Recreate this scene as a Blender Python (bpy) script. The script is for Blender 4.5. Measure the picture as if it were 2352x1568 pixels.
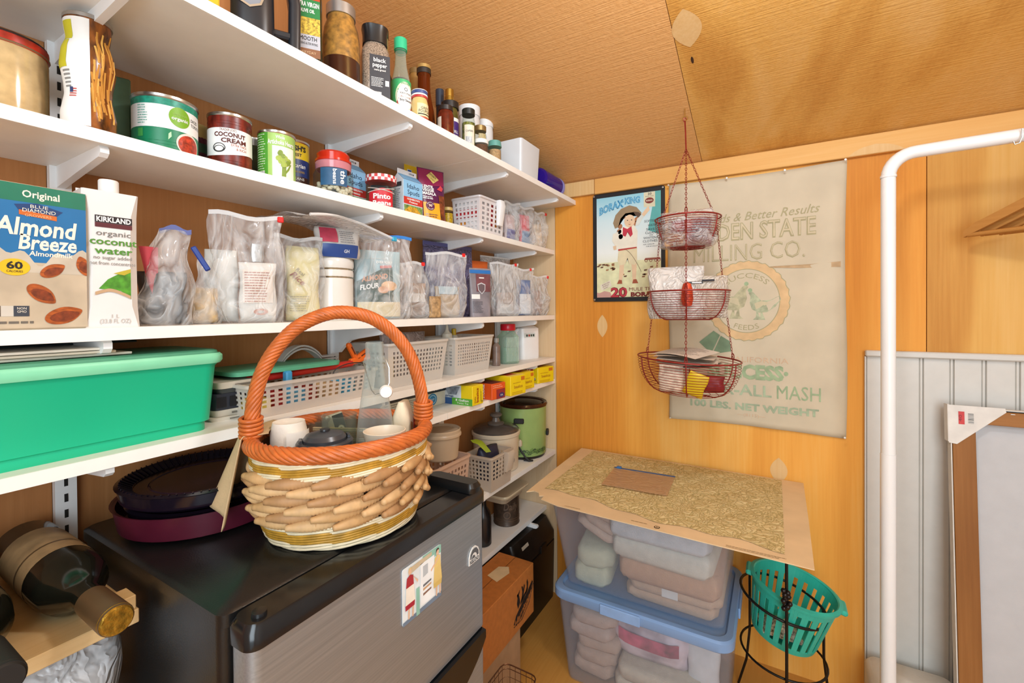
import bpy, bmesh, math, random
from mathutils import Vector, Matrix
from math import sin, cos, pi, radians, atan2, sqrt, hypot
random.seed(7)
scene = bpy.context.scene
COL = scene.collection
for o in list(bpy.data.objects):
    bpy.data.objects.remove(o)

# ------------------------------------------------------------------ camera
FPX, YAW, PIT, ROLL, SHY = 1028.08196, 0.530041549, 0.00983762435, -0.007666675, -60.049
_F = Vector((-sin(YAW), cos(YAW), 0)); _R = Vector((cos(YAW), sin(YAW), 0)); _U = Vector((0, 0, 1))
_F, _U = _F * cos(PIT) - _U * sin(PIT), _U * cos(PIT) + _F * sin(PIT)
_R, _U = _R * cos(ROLL) + _U * sin(ROLL), _U * cos(ROLL) - _R * sin(ROLL)
CAM = Vector((1.0, 0.0, 1.2))
cd = bpy.data.cameras.new('camera'); co = bpy.data.objects.new('camera', cd); COL.objects.link(co)
cd.sensor_width = 36.0; cd.lens = FPX / 2352 * 36.0; cd.shift_y = SHY / 2352; cd.clip_start = 0.02
co.matrix_world = Matrix(((_R.x, _U.x, -_F.x, CAM.x), (_R.y, _U.y, -_F.y, CAM.y), (_R.z, _U.z, -_F.z, CAM.z), (0, 0, 0, 1)))
scene.camera = co

# ------------------------------------------------------------------ light and exposure
scene.view_settings.view_transform = 'Standard'
scene.view_settings.look = 'None'
scene.view_settings.gamma = 1.0
scene.view_settings.use_curve_mapping = False
scene.view_settings.exposure = 0.85
wd = bpy.data.worlds.new('world'); scene.world = wd; wd.use_nodes = True
wd.node_tree.nodes['Background'].inputs[0].default_value = (0.86, 0.94, 1.0, 1)
wd.node_tree.nodes['Background'].inputs[1].default_value = 0.62
def area(name, loc, aim, sx, sy, power, col):
    d = bpy.data.lights.new(name, 'AREA'); d.shape = 'RECTANGLE'; d.size = sx; d.size_y = sy; d.energy = power; d.color = col
    o = bpy.data.objects.new(name, d); COL.objects.link(o); o.location = loc
    o.rotation_euler = (Vector(aim) - Vector(loc)).to_track_quat('-Z', 'Y').to_euler()
    return o
area('door_daylight', (1.7, -1.1, 1.5), (0.8, 1.3, 1.05), 1.05, 1.9, 25.0, (0.78, 0.91, 1.0))
d = bpy.data.lights.new('ceiling_bulb_light', 'POINT'); d.energy = 9.0; d.color = (0.9, 0.94, 1.0); d.shadow_soft_size = 0.06
o = bpy.data.objects.new('ceiling_bulb_light', d); COL.objects.link(o); o.location = (1.0, 0.6, 1.9)

# ------------------------------------------------------------------ materials
def lin(h):
    h = h.lstrip('#')
    c = [int(h[i:i + 2], 16) / 255 for i in (0, 2, 4)]
    return tuple(x / 12.92 if x <= 0.04045 else ((x + 0.055) / 1.055) ** 2.4 for x in c) + (1,)
_mc = {}
class NT:
    def __init__(s, name):
        s.m = bpy.data.materials.new(name); s.m.use_nodes = True; s.t = s.m.node_tree
        s.b = s.t.nodes['Principled BSDF']; s.out = s.t.nodes['Material Output']
    def n(s, typ, **kw):
        x = s.t.nodes.new(typ)
        for k, v in kw.items():
            if k in x.inputs: x.inputs[k].default_value = v
            else: setattr(x, k, v)
        return x
    def l(s, a, b): s.t.links.new(a, b)
    def ramp(s, stops, fac):
        r = s.n('ShaderNodeValToRGB'); e = r.color_ramp.elements
        while len(e) < len(stops): e.new(0.5)
        for i, (p, c) in enumerate(stops):
            e[i].position = p; e[i].color = lin(c) if isinstance(c, str) else c
        s.l(fac, r.inputs[0]); return r.outputs[0]
    def coord(s, scale=(1, 1, 1), kind='Object', rot=(0, 0, 0)):
        t = s.n('ShaderNodeTexCoord'); mp = s.n('ShaderNodeMapping'); mp.inputs['Scale'].default_value = scale; mp.inputs['Rotation'].default_value = rot
        s.l(t.outputs[kind], mp.inputs[0]); return mp.outputs[0]
    def bump(s, h, strength, dist=0.002):
        b = s.n('ShaderNodeBump'); b.inputs['Strength'].default_value = strength; b.inputs['Distance'].default_value = dist
        s.l(h, b.inputs['Height']); s.l(b.outputs[0], s.b.inputs['Normal'])

def M(col, rough=0.5, metal=0.0, var=0.06, vs=30.0, bump=0.0, bs=120.0, spec=0.5, emit=0.0, stretch=(1, 1, 1), alpha=1.0, sss=0.0, coat=0.0):
    k = (col, rough, metal, var, vs, bump, bs, spec, emit, stretch, alpha, sss, coat)
    if k in _mc: return _mc[k]
    n = NT('mat_' + col.strip('#') + '_%d' % len(_mc)); b = n.b
    c = lin(col)
    b.inputs['Roughness'].default_value = rough; b.inputs['Metallic'].default_value = metal
    b.inputs['Specular IOR Level'].default_value = spec
    b.inputs['Coat Weight'].default_value = coat; b.inputs['Coat Roughness'].default_value = 0.08
    if alpha < 1: b.inputs['Alpha'].default_value = alpha
    vec = n.coord(stretch)
    nz = n.n('ShaderNodeTexNoise'); nz.inputs['Scale'].default_value = vs; nz.inputs['Detail'].default_value = 3; n.l(vec, nz.inputs['Vector'])
    lo = tuple(max(0, x * (1 - var * 1.6)) for x in c[:3]) + (1,); hi = tuple(min(1, x * (1 + var * 1.6)) for x in c[:3]) + (1,)
    n.l(n.ramp([(0.25, lo), (0.75, hi)], nz.outputs[0]), b.inputs['Base Color'])
    if bump > 0:
        n2 = n.n('ShaderNodeTexNoise'); n2.inputs['Scale'].default_value = bs; n2.inputs['Detail'].default_value = 4; n.l(vec, n2.inputs['Vector'])
        n.bump(n2.outputs[0], bump)
    _mc[k] = n.m; return n.m

def CLEAR(tint='#ffffff', body='#ffffff', fac=0.12, edge=0.5, rough=0.08, wrinkle=0.0, ws=40.0, stretch=(1, 1, 1), frost=0.0):
    """see-through film, plastic or thin glass: transparent mixed with a glossy body, stronger towards the edges"""
    k = ('clear', tint, body, fac, edge, rough, wrinkle, ws, stretch, frost)
    if k in _mc: return _mc[k]
    n = NT('clear_%d' % len(_mc)); b = n.b
    b.inputs['Base Color'].default_value = lin(body); b.inputs['Roughness'].default_value = rough
    tr = n.n('ShaderNodeBsdfTransparent'); tr.inputs[0].default_value = lin(tint)
    lw = n.n('ShaderNodeLayerWeight'); lw.inputs['Blend'].default_value = 0.25
    mu = n.n('ShaderNodeMath', operation='MULTIPLY_ADD'); mu.inputs[1].default_value = edge; mu.inputs[2].default_value = fac
    n.l(lw.outputs['Facing'], mu.inputs[0]); fo = mu.outputs[0]
    if wrinkle > 0:
        vec = n.coord(stretch)
        nz = n.n('ShaderNodeTexNoise'); nz.inputs['Scale'].default_value = ws; nz.inputs['Detail'].default_value = 2.5; nz.inputs['Distortion'].default_value = 1.6; n.l(vec, nz.inputs['Vector'])
        ri = n.n('ShaderNodeMath', operation='PINGPONG'); ri.inputs[1].default_value = 0.09; n.l(nz.outputs[0], ri.inputs[0])
        n.bump(ri.outputs[0], 0.9, 0.045 * wrinkle)
        crease_glint = n.ramp([(0.0, (1, 1, 1, 1)), (0.1, (0, 0, 0, 1))], ri.outputs[0])
        m2 = n.n('ShaderNodeMath', operation='MULTIPLY_ADD'); m2.inputs[1].default_value = 0.32 * wrinkle; n.l(crease_glint, m2.inputs[0]); n.l(fo, m2.inputs[2]); fo = m2.outputs[0]  # more opaque crease lines paint white crinkle highlights into the film
    cl = n.n('ShaderNodeClamp'); cl.inputs['Max'].default_value = 0.97; n.l(fo, cl.inputs[0])
    mx = n.n('ShaderNodeMixShader'); n.l(cl.outputs[0], mx.inputs[0]); n.l(tr.outputs[0], mx.inputs[1]); n.l(b.outputs[0], mx.inputs[2]); n.l(mx.outputs[0], n.out.inputs[0])
    _mc[k] = n.m; return n.m

def PLY(name, stops, grain='z', wscale=3.0, dist=6.0, fine=0.5, bump=0.15, saw=0.0, seed=0.0, patch=0.0, rough=0.6):
    n = NT(name); b = n.b; b.inputs['Roughness'].default_value = rough; b.inputs['Specular IOR Level'].default_value = 0.3
    st = {'z': (1, 1, 0.16), 'x': (0.16, 1, 1), 'y': (1, 0.16, 1)}[grain]
    t = n.n('ShaderNodeTexCoord'); mp = n.n('ShaderNodeMapping'); mp.inputs['Scale'].default_value = st; mp.inputs['Location'].default_value = (seed, seed * 1.3, seed * 0.7)
    n.l(t.outputs['Object'], mp.inputs[0])
    w = n.n('ShaderNodeTexNoise'); w.inputs['Scale'].default_value = wscale; w.inputs['Detail'].default_value = 2; w.inputs['Distortion'].default_value = 0.6; n.l(mp.outputs[0], w.inputs['Vector'])
    mu = n.n('ShaderNodeMath', operation='MULTIPLY'); mu.inputs[1].default_value = dist * 9; n.l(w.outputs[0], mu.inputs[0])
    sn = n.n('ShaderNodeMath', operation='SINE'); n.l(mu.outputs[0], sn.inputs[0])
    ma = n.n('ShaderNodeMapRange'); ma.inputs['From Min'].default_value = -1; n.l(sn.outputs[0], ma.inputs[0])
    mp2 = n.n('ShaderNodeMapping'); mp2.inputs['Scale'].default_value = {'z': (160, 160, 5), 'x': (5, 160, 160), 'y': (160, 5, 160)}[grain]; n.l(t.outputs['Object'], mp2.inputs[0])
    f = n.n('ShaderNodeTexNoise'); f.inputs['Scale'].default_value = 1.0; f.inputs['Detail'].default_value = 3; n.l(mp2.outputs[0], f.inputs['Vector'])
    mix = n.n('ShaderNodeMix'); mix.inputs[0].default_value = fine; n.l(ma.outputs[0], mix.inputs[2]); n.l(f.outputs[0], mix.inputs[3])
    fac = mix.outputs[0]
    if patch > 0:
        pz = n.n('ShaderNodeTexNoise'); pz.inputs['Scale'].default_value = 2.2; pz.inputs['Detail'].default_value = 3; pz.inputs['Distortion'].default_value = 0.8
        pm = n.n('ShaderNodeMapping'); pm.inputs['Scale'].default_value = (1.6, 0.7, 1); n.l(t.outputs['Object'], pm.inputs[0]); n.l(pm.outputs[0], pz.inputs['Vector'])
        pr = n.ramp([(0.42, (0, 0, 0, 1)), (0.58, (1, 1, 1, 1))], pz.outputs[0])
        m3 = n.n('ShaderNodeMix'); m3.inputs[0].default_value = patch; n.l(fac, m3.inputs[2]); n.l(pr, m3.inputs[3]); fac = m3.outputs[0]
    n.l(n.ramp(stops, fac), b.inputs['Base Color'])
    h = f.outputs[0]
    if saw > 0:
        mp3 = n.n('ShaderNodeMapping'); mp3.inputs['Scale'].default_value = (6, 260, 260); n.l(t.outputs['Object'], mp3.inputs[0])
        s1 = n.n('ShaderNodeTexNoise'); s1.inputs['Scale'].default_value = 1; s1.inputs['Detail'].default_value = 4; n.l(mp3.outputs[0], s1.inputs['Vector'])
        s2 = n.n('ShaderNodeTexNoise'); s2.inputs['Scale'].default_value = 110; s2.inputs['Detail'].default_value = 4; n.l(t.outputs['Object'], s2.inputs['Vector'])
        m4 = n.n('ShaderNodeMix'); m4.inputs[0].default_value = 0.45; n.l(s1.outputs[0], m4.inputs[2]); n.l(s2.outputs[0], m4.inputs[3]); h = m4.outputs[0]
        bump = saw
    n.bump(h, bump, 0.003)
    return n.m

# ------------------------------------------------------------------ mesh builder
class MB:
    def __init__(s): s.v = []; s.f = []; s.mi = []; s.c = 0
    def add(s, vs, fs):
        k = len(s.v); s.v += [tuple(p) for p in vs]; s.f += [tuple(i + k for i in f) for f in fs]; s.mi += [s.c] * len(fs); return s
    def box(s, c, d, bev=0.0, rz=0.0, seg=1):
        bm = bmesh.new(); bmesh.ops.create_cube(bm, size=1.0)
        for v in bm.verts: v.co = Vector((v.co.x * d[0], v.co.y * d[1], v.co.z * d[2]))
        if bev > 0: bmesh.ops.bevel(bm, geom=list(bm.edges), offset=bev, segments=seg, affect='EDGES', profile=0.5)
        mt = Matrix.Translation(c) @ Matrix.Rotation(rz, 4, 'Z')
        bm.verts.ensure_lookup_table(); s.add([mt @ v.co for v in bm.verts], [[v.index for v in f.verts] for f in bm.faces]); bm.free(); return s
    def lathe(s, prof, seg=24, o=(0, 0, 0), axis='z', sx=1.0, sy=1.0):
        vs = []; fs = []; n = len(prof)
        rings = []
        for r, z in prof:
            if r <= 1e-6: rings.append([len(vs)]); vs.append((0, 0, z))
            else:
                rings.append(list(range(len(vs), len(vs) + seg)))
                vs += [(r * cos(2 * pi * i / seg) * sx, r * sin(2 * pi * i / seg) * sy, z) for i in range(seg)]
        for a, b in zip(rings, rings[1:]):
            for i in range(seg):
                j = (i + 1) % seg
                if len(a) == 1 and len(b) == 1: continue
                if len(a) == 1: fs.append((a[0], b[j], b[i]))
                elif len(b) == 1: fs.append((a[i], a[j], b[0]))
                else: fs.append((a[i], a[j], b[j], b[i]))
        if axis == 'x': vs = [(z, y, -x) for x, y, z in vs]
        if axis == 'y': vs = [(x, z, -y) for x, y, z in vs]
        return s.add([(x + o[0], y + o[1], z + o[2]) for x, y, z in vs], fs)
    def loft(s, rings, closed=True, cap0=True, cap1=True):
        n = len(rings[0]); vs = [p for r in rings for p in r]; fs = []
        for k in range(len(rings) - 1):
            for i in range(n if closed else n - 1):
                j = (i + 1) % n; fs.append((k * n + i, k * n + j, (k + 1) * n + j, (k + 1) * n + i))
        if cap0: fs.append(tuple(reversed(range(n))))
        if cap1: fs.append(tuple(range((len(rings) - 1) * n, len(rings) * n)))
        return s.add(vs, fs)
    def tube(s, pts, r, seg=6, closed=False, twist=None):
        pts = [Vector(p) for p in pts]; n = len(pts); rings = []
        up = None
        for i in range(n):
            if closed: t = pts[(i + 1) % n] - pts[i - 1]
            else: t = pts[min(i + 1, n - 1)] - pts[max(i - 1, 0)]
            t = t.normalized() if t.length > 1e-9 else Vector((0, 0, 1))
            if up is None:
                up = Vector((0, 0, 1)) if abs(t.z) < 0.9 else Vector((1, 0, 0))
            a = (up - t * up.dot(t))
            a = a.normalized() if a.length > 1e-6 else t.orthogonal().normalized()
            up = a; b = t.cross(a)
            rr = r(i / max(1, n - 1)) if callable(r) else r
            rings.append([tuple(pts[i] + a * (rr * cos(2 * pi * k / seg)) + b * (rr * sin(2 * pi * k / seg))) for k in range(seg)])
        if closed: rings.append(rings[0])
        return s.loft(rings, True, not closed, not closed)
    def grid(s, fn, nu, nv):
        vs = [tuple(fn(i / nu, j / nv)) for j in range(nv + 1) for i in range(nu + 1)]
        fs = [(j * (nu + 1) + i, j * (nu + 1) + i + 1, (j + 1) * (nu + 1) + i + 1, (j + 1) * (nu + 1) + i) for j in range(nv) for i in range(nu)]
        return s.add(vs, fs)
    def prism(s, out, z0, z1, fm=None):
        fm = fm or (lambda x, y, z: (x, y, z))
        return s.loft([[fm(x, y, z0) for x, y in out], [fm(x, y, z1) for x, y in out]])
    def mesh(s, name, mats, smooth=30):
        me = bpy.data.meshes.new(name); me.from_pydata(s.v, [], s.f)
        for m in (mats if isinstance(mats, (list, tuple)) else [mats]): me.materials.append(m)
        if any(s.mi): me.polygons.foreach_set('material_index', s.mi)
        if smooth:
            me.polygons.foreach_set('use_smooth', [True] * len(me.polygons))
            if smooth < 180: me.set_sharp_from_angle(angle=radians(smooth))
        me.update(); return me

def O(name, mesh, mat=None, parent=None, smooth=30, loc=None, rot=None, kind=None, label=None):
    if isinstance(mesh, MB): mesh = mesh.mesh(name, mat, smooth)
    o = bpy.data.objects.new(name, mesh); COL.objects.link(o)
    if parent is not None: o.parent = parent
    if loc is not None: o.location = loc
    if rot is not None: o.rotation_euler = rot
    if kind: o['kind'] = kind
    if label: o['label'] = label
    return o
def T(name, label, cat, loc=(0, 0, 0), rz=0.0, group=None, rot=None):
    o = bpy.data.objects.new(name, None); o.empty_display_size = 0.05; COL.objects.link(o)
    o.location = loc; o.rotation_euler = rot if rot else (0, 0, rz)
    o['label'] = label; o['category'] = cat
    if group: o['group'] = group
    return o
def tag(o, label, cat, group=None):
    o['label'] = label; o['category'] = cat
    if group: o['group'] = group
    return o
def S(name, mb, mat, smooth=30, **kw):
    return O(name, mb, mat, kind='structure', smooth=smooth, **kw)

# outlines
def rr(w, d, r, seg=4, z=0.0, cx=0.0, cy=0.0):
    """rounded rectangle ring of points; w along x, d along y"""
    r = max(1e-4, min(r, w / 2 - 1e-5, d / 2 - 1e-5)); out = []
    for sx, sy, a0 in ((1, 1, 0), (-1, 1, 90), (-1, -1, 180), (1, -1, 270)):
        for k in range(seg + 1):
            a = radians(a0 + 90 * k / seg); out.append((cx + sx * (w / 2 - r) + r * cos(a), cy + sy * (d / 2 - r) + r * sin(a), z))
    return out
def el(a, b, n=32, z=0.0, cx=0.0, cy=0.0): return [(cx + a * cos(2 * pi * i / n), cy + b * sin(2 * pi * i / n), z) for i in range(n)]
# surface maps: (u, v, e) -> point; u to the viewer's side, v up, e outwards
def flat(o, r=(0, 1, 0), u=(0, 0, 1)):
    o = Vector(o); r = Vector(r).normalized(); u = Vector(u).normalized(); n = r.cross(u)
    return lambda a, b, e=0.0: o + r * a + u * b + n * e
def cyl(rad, z0=0.0, a0=0.0, o=(0, 0)):
    return lambda u, v, e=0.0: Vector((o[0] + (rad + e) * cos(a0 + u / rad), o[1] + (rad + e) * sin(a0 + u / rad), z0 + v))
def arc(fm, cu, cv, R, down=False):
    """bends a line of writing round a circle"""
    if down: return lambda u, v, e=0.0: fm(cu + (R - v) * sin(u / R), cv - (R - v) * cos(u / R), e)
    return lambda u, v, e=0.0: fm(cu + (R + v) * sin(u / R), cv + (R + v) * cos(u / R), e)
def patch(fm, u0, u1, v0, v1, nu=1, nv=1, e=0.0004):
    return MB().grid(lambda a, b: fm(u0 + (u1 - u0) * a, v0 + (v1 - v0) * b, e), nu, nv)
def disc(fm, cu, cv, ru, rv, nr=2, na=24, e=0.0006, r0=0.0, f=None, mb=None):
    mb = mb or MB(); vs = []; fs = []
    for k in range(nr + 1):
        q = r0 + (1 - r0) * k / nr
        for i in range(na):
            a = 2 * pi * i / na; w = f(a) if f else 1.0
            vs.append(fm(cu + ru * q * w * cos(a), cv + rv * q * w * sin(a), e))
    for k in range(nr):
        for i in range(na): fs.append((k * na + i, (k + 1) * na + i, (k + 1) * na + (i + 1) % na, k * na + (i + 1) % na))
    return mb.add(vs, fs)
def shape(fm, pts, e=0.0006, mb=None):
    """a flat printed shape given as a star-convex outline"""
    mb = mb or MB(); cx = sum(p[0] for p in pts) / len(pts); cy = sum(p[1] for p in pts) / len(pts)
    vs = [fm(cx, cy, e)] + [fm(x, y, e) for x, y in pts]; n = len(pts)
    return mb.add(vs, [(0, 1 + i, 1 + (i + 1) % n) for i in range(n)])
_tc = {}
def _tmesh(s, bold, shear):
    k = (s, bold, shear)
    if k not in _tc:
        c = bpy.data.curves.new('t', 'FONT'); c.body = s; c.resolution_u = 2; c.size = 1.0; c.offset = bold; c.shear = shear
        o = bpy.data.objects.new('t', c); me = bpy.data.meshes.new_from_object(o)
        vs = [(v.co.x, v.co.y) for v in me.vertices]; fs = [tuple(p.vertices) for p in me.polygons]
        bpy.data.objects.remove(o); bpy.data.curves.remove(c); bpy.data.meshes.remove(me)
        xs = [v[0] for v in vs]; ys = [v[1] for v in vs]
        if not xs: vs = [(0, 0)]; xs = [0, 1]; ys = [0, 1]
        _tc[k] = (vs, fs, min(xs), max(xs), min(ys), max(ys))
    return _tc[k]
def W(parent, s, fm, u, v, h, mat, w=None, bold=0.0, shear=0.0, al='c', e=0.0009, name='lettering', maxw=None, mb=None, label=None):
    """writing s, cap height h, at (u, v) on surface fm; w squeezes or stretches it to a width"""
    vs, fs, x0, x1, y0, y1 = _tmesh(s, bold, shear)
    sy = h / 0.69; sx = sy if w is None else w / (x1 - x0)
    if maxw and (x1 - x0) * sx > maxw: sx = maxw / (x1 - x0)
    ox = {'c': (x0 + x1) / 2, 'l': x0, 'r': x1}[al]
    out = [fm(u + (x - ox) * sx, v + y * sy, e) for x, y in vs]
    if mb is not None: mb.add(out, fs); return None
    return O(name, MB().add(out, fs), mat, parent, smooth=0, label=label)

# ------------------------------------------------------------------ room shell
YB = 1.721
def zc(y): return 1.722 + (YB - y) / 3.0
P_WALL = PLY('plywood_wall', [(0.0, '#c67724'), (0.3, '#e09538'), (0.65, '#eda94a'), (1.0, '#f3bf6a')], 'z', 2.6, 1.5, 0.34, 0.14, seed=1.0)
P_WALL2 = PLY('plywood_wall_pale', [(0.0, '#b9792c'), (0.35, '#d09645'), (0.7, '#dda957'), (1.0, '#e6b86f')], 'z', 6.5, 1.2, 0.38, 0.12, seed=4.4)
P_STRIP = PLY('plywood_strip', [(0.0, '#c9a478'), (0.5, '#dcbc92'), (1.0, '#e6caa4')], 'z', 4, 0.5, 0.6, 0.1, seed=2)
P_LEFT = PLY('plywood_shelf_wall', [(0.0, '#96602d'), (0.4, '#a97040'), (0.7, '#b67c4a'), (1.0, '#c38a57')], 'z', 3.0, 0.7, 0.5, 0.1, seed=7)
P_CEIL = PLY('rough_sawn_ceiling', [(0.0, '#cf9250'), (0.45, '#dba262'), (1.0, '#e6b276')], 'y', 2.2, 0.5, 0.6, 0.2, saw=0.85, seed=3)
P_CEIL2 = PLY('weathered_ceiling', [(0.0, '#c28438'), (0.45, '#dca555'), (1.0, '#eabd7a')], 'y', 4.5, 1.1, 0.5, 0.2, saw=0.75, seed=9, patch=0.35)
P_TRIM = PLY('pine_trim', [(0.0, '#d89b50'), (0.5, '#e3ae66'), (1.0, '#ecbf80')], 'x', 6, 0.8, 0.45, 0.08, seed=5)
P_FLOOR = PLY('plywood_floor', [(0.0, '#bc8238'), (0.4, '#cf964a'), (1.0, '#dea85a')], 'y', 3, 0.9, 0.4, 0.1, seed=6)
P_PLUG = PLY('wood_plug', [(0.0, '#d0a05f'), (0.5, '#dcb277'), (1.0, '#e6c28c')], 'z', 20, 0.5, 0.7, 0.08, seed=8)

S('floor', MB().box((1.2, 0.3, -0.05), (2.9, 3.0, 0.1)), P_FLOOR, 0)
S('wall_left', MB().box((-0.03, 0.3, 1.2), (0.06, 3.0, 2.6)), P_LEFT, 0)
wb = S('wall_back', MB().box((1.25, 1.77, 1.0), (2.7, 0.06, 2.1)), P_WALL, 0)
for nm, x0, x1, mt in (('plywood_strip', 0.0, 0.203, P_STRIP), ('plywood_panel', 0.205, 1.379, P_WALL), ('plywood_panel', 1.381, 2.6, P_WALL2)):
    O(nm, MB().box(((x0 + x1) / 2, 1.7325, 0.86), (x1 - x0, 0.019, 1.72)), mt, wb, 0)
PAINT = M('#dfe2e4', 0.7, var=0.02)
S('wall_right', MB().box((2.63, 0.3, 1.4), (0.06, 3.0, 2.8)), PAINT, 0)
rw = MB(); rw.box((0.57, -1.23, 1.4), (1.14, 0.06, 2.8)); rw.box((2.43, -1.23, 1.4), (0.34, 0.06, 2.8)); rw.box((1.7, -1.23, 2.65), (1.12, 0.06, 0.3))
S('wall_rear', rw, PAINT, 0)
# sloping ceiling: a deck with two plywood panels under it, seam at x = 0.78
def slope_box(x0, x1, y0, y1, t0, t1):
    return MB().add([(x, y, zc(y) + t) for t in (t0, t1) for x, y in ((x0, y0), (x1, y0), (x1, y1), (x0, y1))],
                    [(3, 2, 1, 0), (4, 5, 6, 7), (0, 1, 5, 4), (1, 2, 6, 5), (2, 3, 7, 6), (3, 0, 4, 7)])
ce = S('ceiling', slope_box(-0.06, 2.66, -1.26, 1.8, 0.013, 0.06), P_CEIL, 0)
O('plywood_panel', slope_box(0.0, 0.7792, -1.2, YB, 0.0, 0.012), P_CEIL, ce, 0)
O('plywood_panel', slope_box(0.7808, 2.0, -1.2, YB, 0.0, 0.012), P_CEIL2, ce, 0)
O('plywood_panel', slope_box(2.0016, 2.6, -1.2, YB, 0.0, 0.012), P_CEIL2, ce, 0)
# trim board along the top of the back wall, in two lengths
t1 = S('trim_1', MB().box((0.1915, 1.714, 1.692), (0.381, 0.018, 0.058), 0.002), P_PLUG, 0)
t2 = S('trim_2', MB().box((1.492, 1.714, 1.691), (2.216, 0.018, 0.06), 0.002), P_TRIM, 0)
# boat-shaped repair plugs let into the plywood
def plug(fm, L, w, parent, n=10):
    pts = []
    for k in range(n + 1):
        t = -1 + 2 * k / n; pts.append((w / 2 * (1 - t * t) , L / 2 * t))
    for k in range(1, n):
        t = 1 - 2 * k / n; pts.append((-w / 2 * (1 - t * t), L / 2 * t))
    O('wood_plug', shape(fm, pts, 0.0006), P_PLUG, parent, 0)
wf = flat((0, 1.723, 0), (1, 0, 0), (0, 0, 1))
def wmap(x, z): return lambda u, v, e=0.0: wf(x + u, z + v, e)
plug(wmap(0.408, 1.137), 0.09, 0.042, wb)
plug(wmap(1.012, 0.664), 0.085, 0.05, wb)
O('wood_plug', shape(flat((1.262, 1.705, 1.6625), (1, 0, 0), (0, 0, 1)), [(-0.068, 0.0), (0.068, 0.0), (0.05, 0.013), (0.03, 0.022), (0.0, 0.027), (-0.03, 0.022), (-0.05, 0.013)], 0.0006), P_PLUG, t2, 0)
cf = lambda x, y: (lambda u, v, e=0.0: Vector((x + u, y + v * 0.9487, zc(y) - v * 0.3162 - e)))
plug(cf(0.813, 1.19), 0.115, 0.07, ce)
O('knot_hole', disc(cf(0.812, 1.285), 0, 0, 0.0035, 0.012, 1, 10, 0.0007), M('#3a1f0c', 0.8), ce, 0)

# white beadboard panel with cap, boards each its own piece
WHITE = M('#cfccc5', 0.45, var=0.02)
bb = S('trim_3', MB().box((1.81, 1.7145, 1.064), (1.145, 0.028, 0.018), 0.003), WHITE)
bp = [(0, 0), (0.0022, 0.006), (0.058, 0.006), (0.0602, 0), (0.0622, 0.0045), (0.0656, 0.0045), (0.0676, 0)]
x = 1.241; k = 0
while x < 2.35:
    m = MB()
    pr = [(0.0, 0.0), (0.0018, 0.006), (0.0555, 0.006), (0.0573, 0.0015), (0.059, 0.005), (0.0632, 0.005), (0.065, 0.0)]
    m.loft([[(x + a, 1.7215 - b - 0.001, z) for a, b in pr] for z in (0.0, 1.055)], closed=False, cap0=False, cap1=False)
    m.add([(x + a, 1.7215 - 0.0005, z) for z in (0.0, 1.055) for a in (0, 0.065)], [(0, 1, 3, 2)])
    O('beadboard_plank', m, WHITE, bb, 20); x += 0.065
O('panel_edge', MB().box((1.2385, 1.7165, 0.527), (0.004, 0.012, 1.055)), WHITE, bb, 0)

# ------------------------------------------------------------------ shelving on the side wall
SHELF = {'top': 1.650, 'second': 1.454, 'third': 1.181, 'fourth': 1.003, 'fifth': 0.912, 'sixth': 0.613, 'lowest': 0.368}
A, B, C, D, E, F, G = SHELF.values()
MELA = M('#efece6', 0.4, var=0.015); EDGE = M('#f4f2ec', 0.35, var=0.015); STEEL_W = M('#f0f0f0', 0.35, var=0.01); DARK = M('#15120f', 0.7)
JOIN = {'top': 1.05, 'second': 1.0, 'third': 0.985, 'fourth': 1.0, 'fifth': 1.0, 'sixth': 1.0, 'lowest': 1.0}
for nm, z in SHELF.items():
    dep = 0.298 if nm == 'top' else 0.156 if nm == 'lowest' else 0.2
    j = JOIN[nm]; y0 = -0.25 if z > 0.95 else (0.80 if z < 0.85 else 0.66)
    for k, (a, b) in enumerate(((y0, j - 0.0006), (j + 0.0006, YB))):
        if b - a < 0.1: continue
        t = T('shelf_board', 'white shelf board, %s in height, %s' % (nm, 'long length towards the fridge end' if k == 0 else 'short length reaching the plywood back wall'), 'shelf', (0, a, z - 0.018), group='white shelf boards')
        O('board', MB().box(((dep - 0.002) / 2, (b - a) / 2, 0.009), (dep - 0.002, b - a, 0.018), 0.0008), MELA, t)
        O('edge_band', MB().box((dep - 0.001, (b - a) / 2, 0.009), (0.002, b - a, 0.018)), EDGE, t)
STD = (0.256, 0.770, 1.199, 1.575)
sname = ('beside the wine bottles', 'second from the wine bottles', 'second from the plywood back wall', 'beside the plywood back wall')
for yy, sn in zip(STD, sname):
    t = T('wall_standard', 'white slotted steel wall strip carrying shelves, ' + sn, 'shelf rail', (0.0, yy, 0.3))
    m = MB(); zt = 1.42 if yy < 2 else 1
    m.box((0.001, 0, 0.69), (0.002, 0.026, 1.38)); m.box((0.006, -0.012, 0.69), (0.012, 0.002, 1.38)); m.box((0.006, 0.012, 0.69), (0.012, 0.002, 1.38)); m.box((0.0125, 0, 0.69), (0.002, 0.026, 1.38))
    O('channel', m, STEEL_W, t, 0)
    m = MB()
    for i in range(54):
        m.box((0.0137, 0, 0.02 + i * 0.0254), (0.0008, 0.0045, 0.013))
    O('slot_pattern', m, DARK, t, 0, kind='stuff')
def bracket_mesh(L, deep=True):
    pr = [(0.0, 0.0), (L, 0.0), (L + 0.004, -0.004), (L + 0.004, -0.010), (L - 0.003, -0.015), (0.085, -0.024), (0.0, -0.034)] if not deep else [(0.0, 0.0), (L, 0.0), (L + 0.004, -0.004), (L + 0.004, -0.012), (L - 0.002, -0.018), (0.085, -0.03), (0.06, -0.036), (0.04, -0.05), (0.022, -0.066), (0.0, -0.066)]
    return MB().loft([[(0.0135 + x, yo, z) for x, z in pr] for yo in (-0.005, 0.005)])
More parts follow.
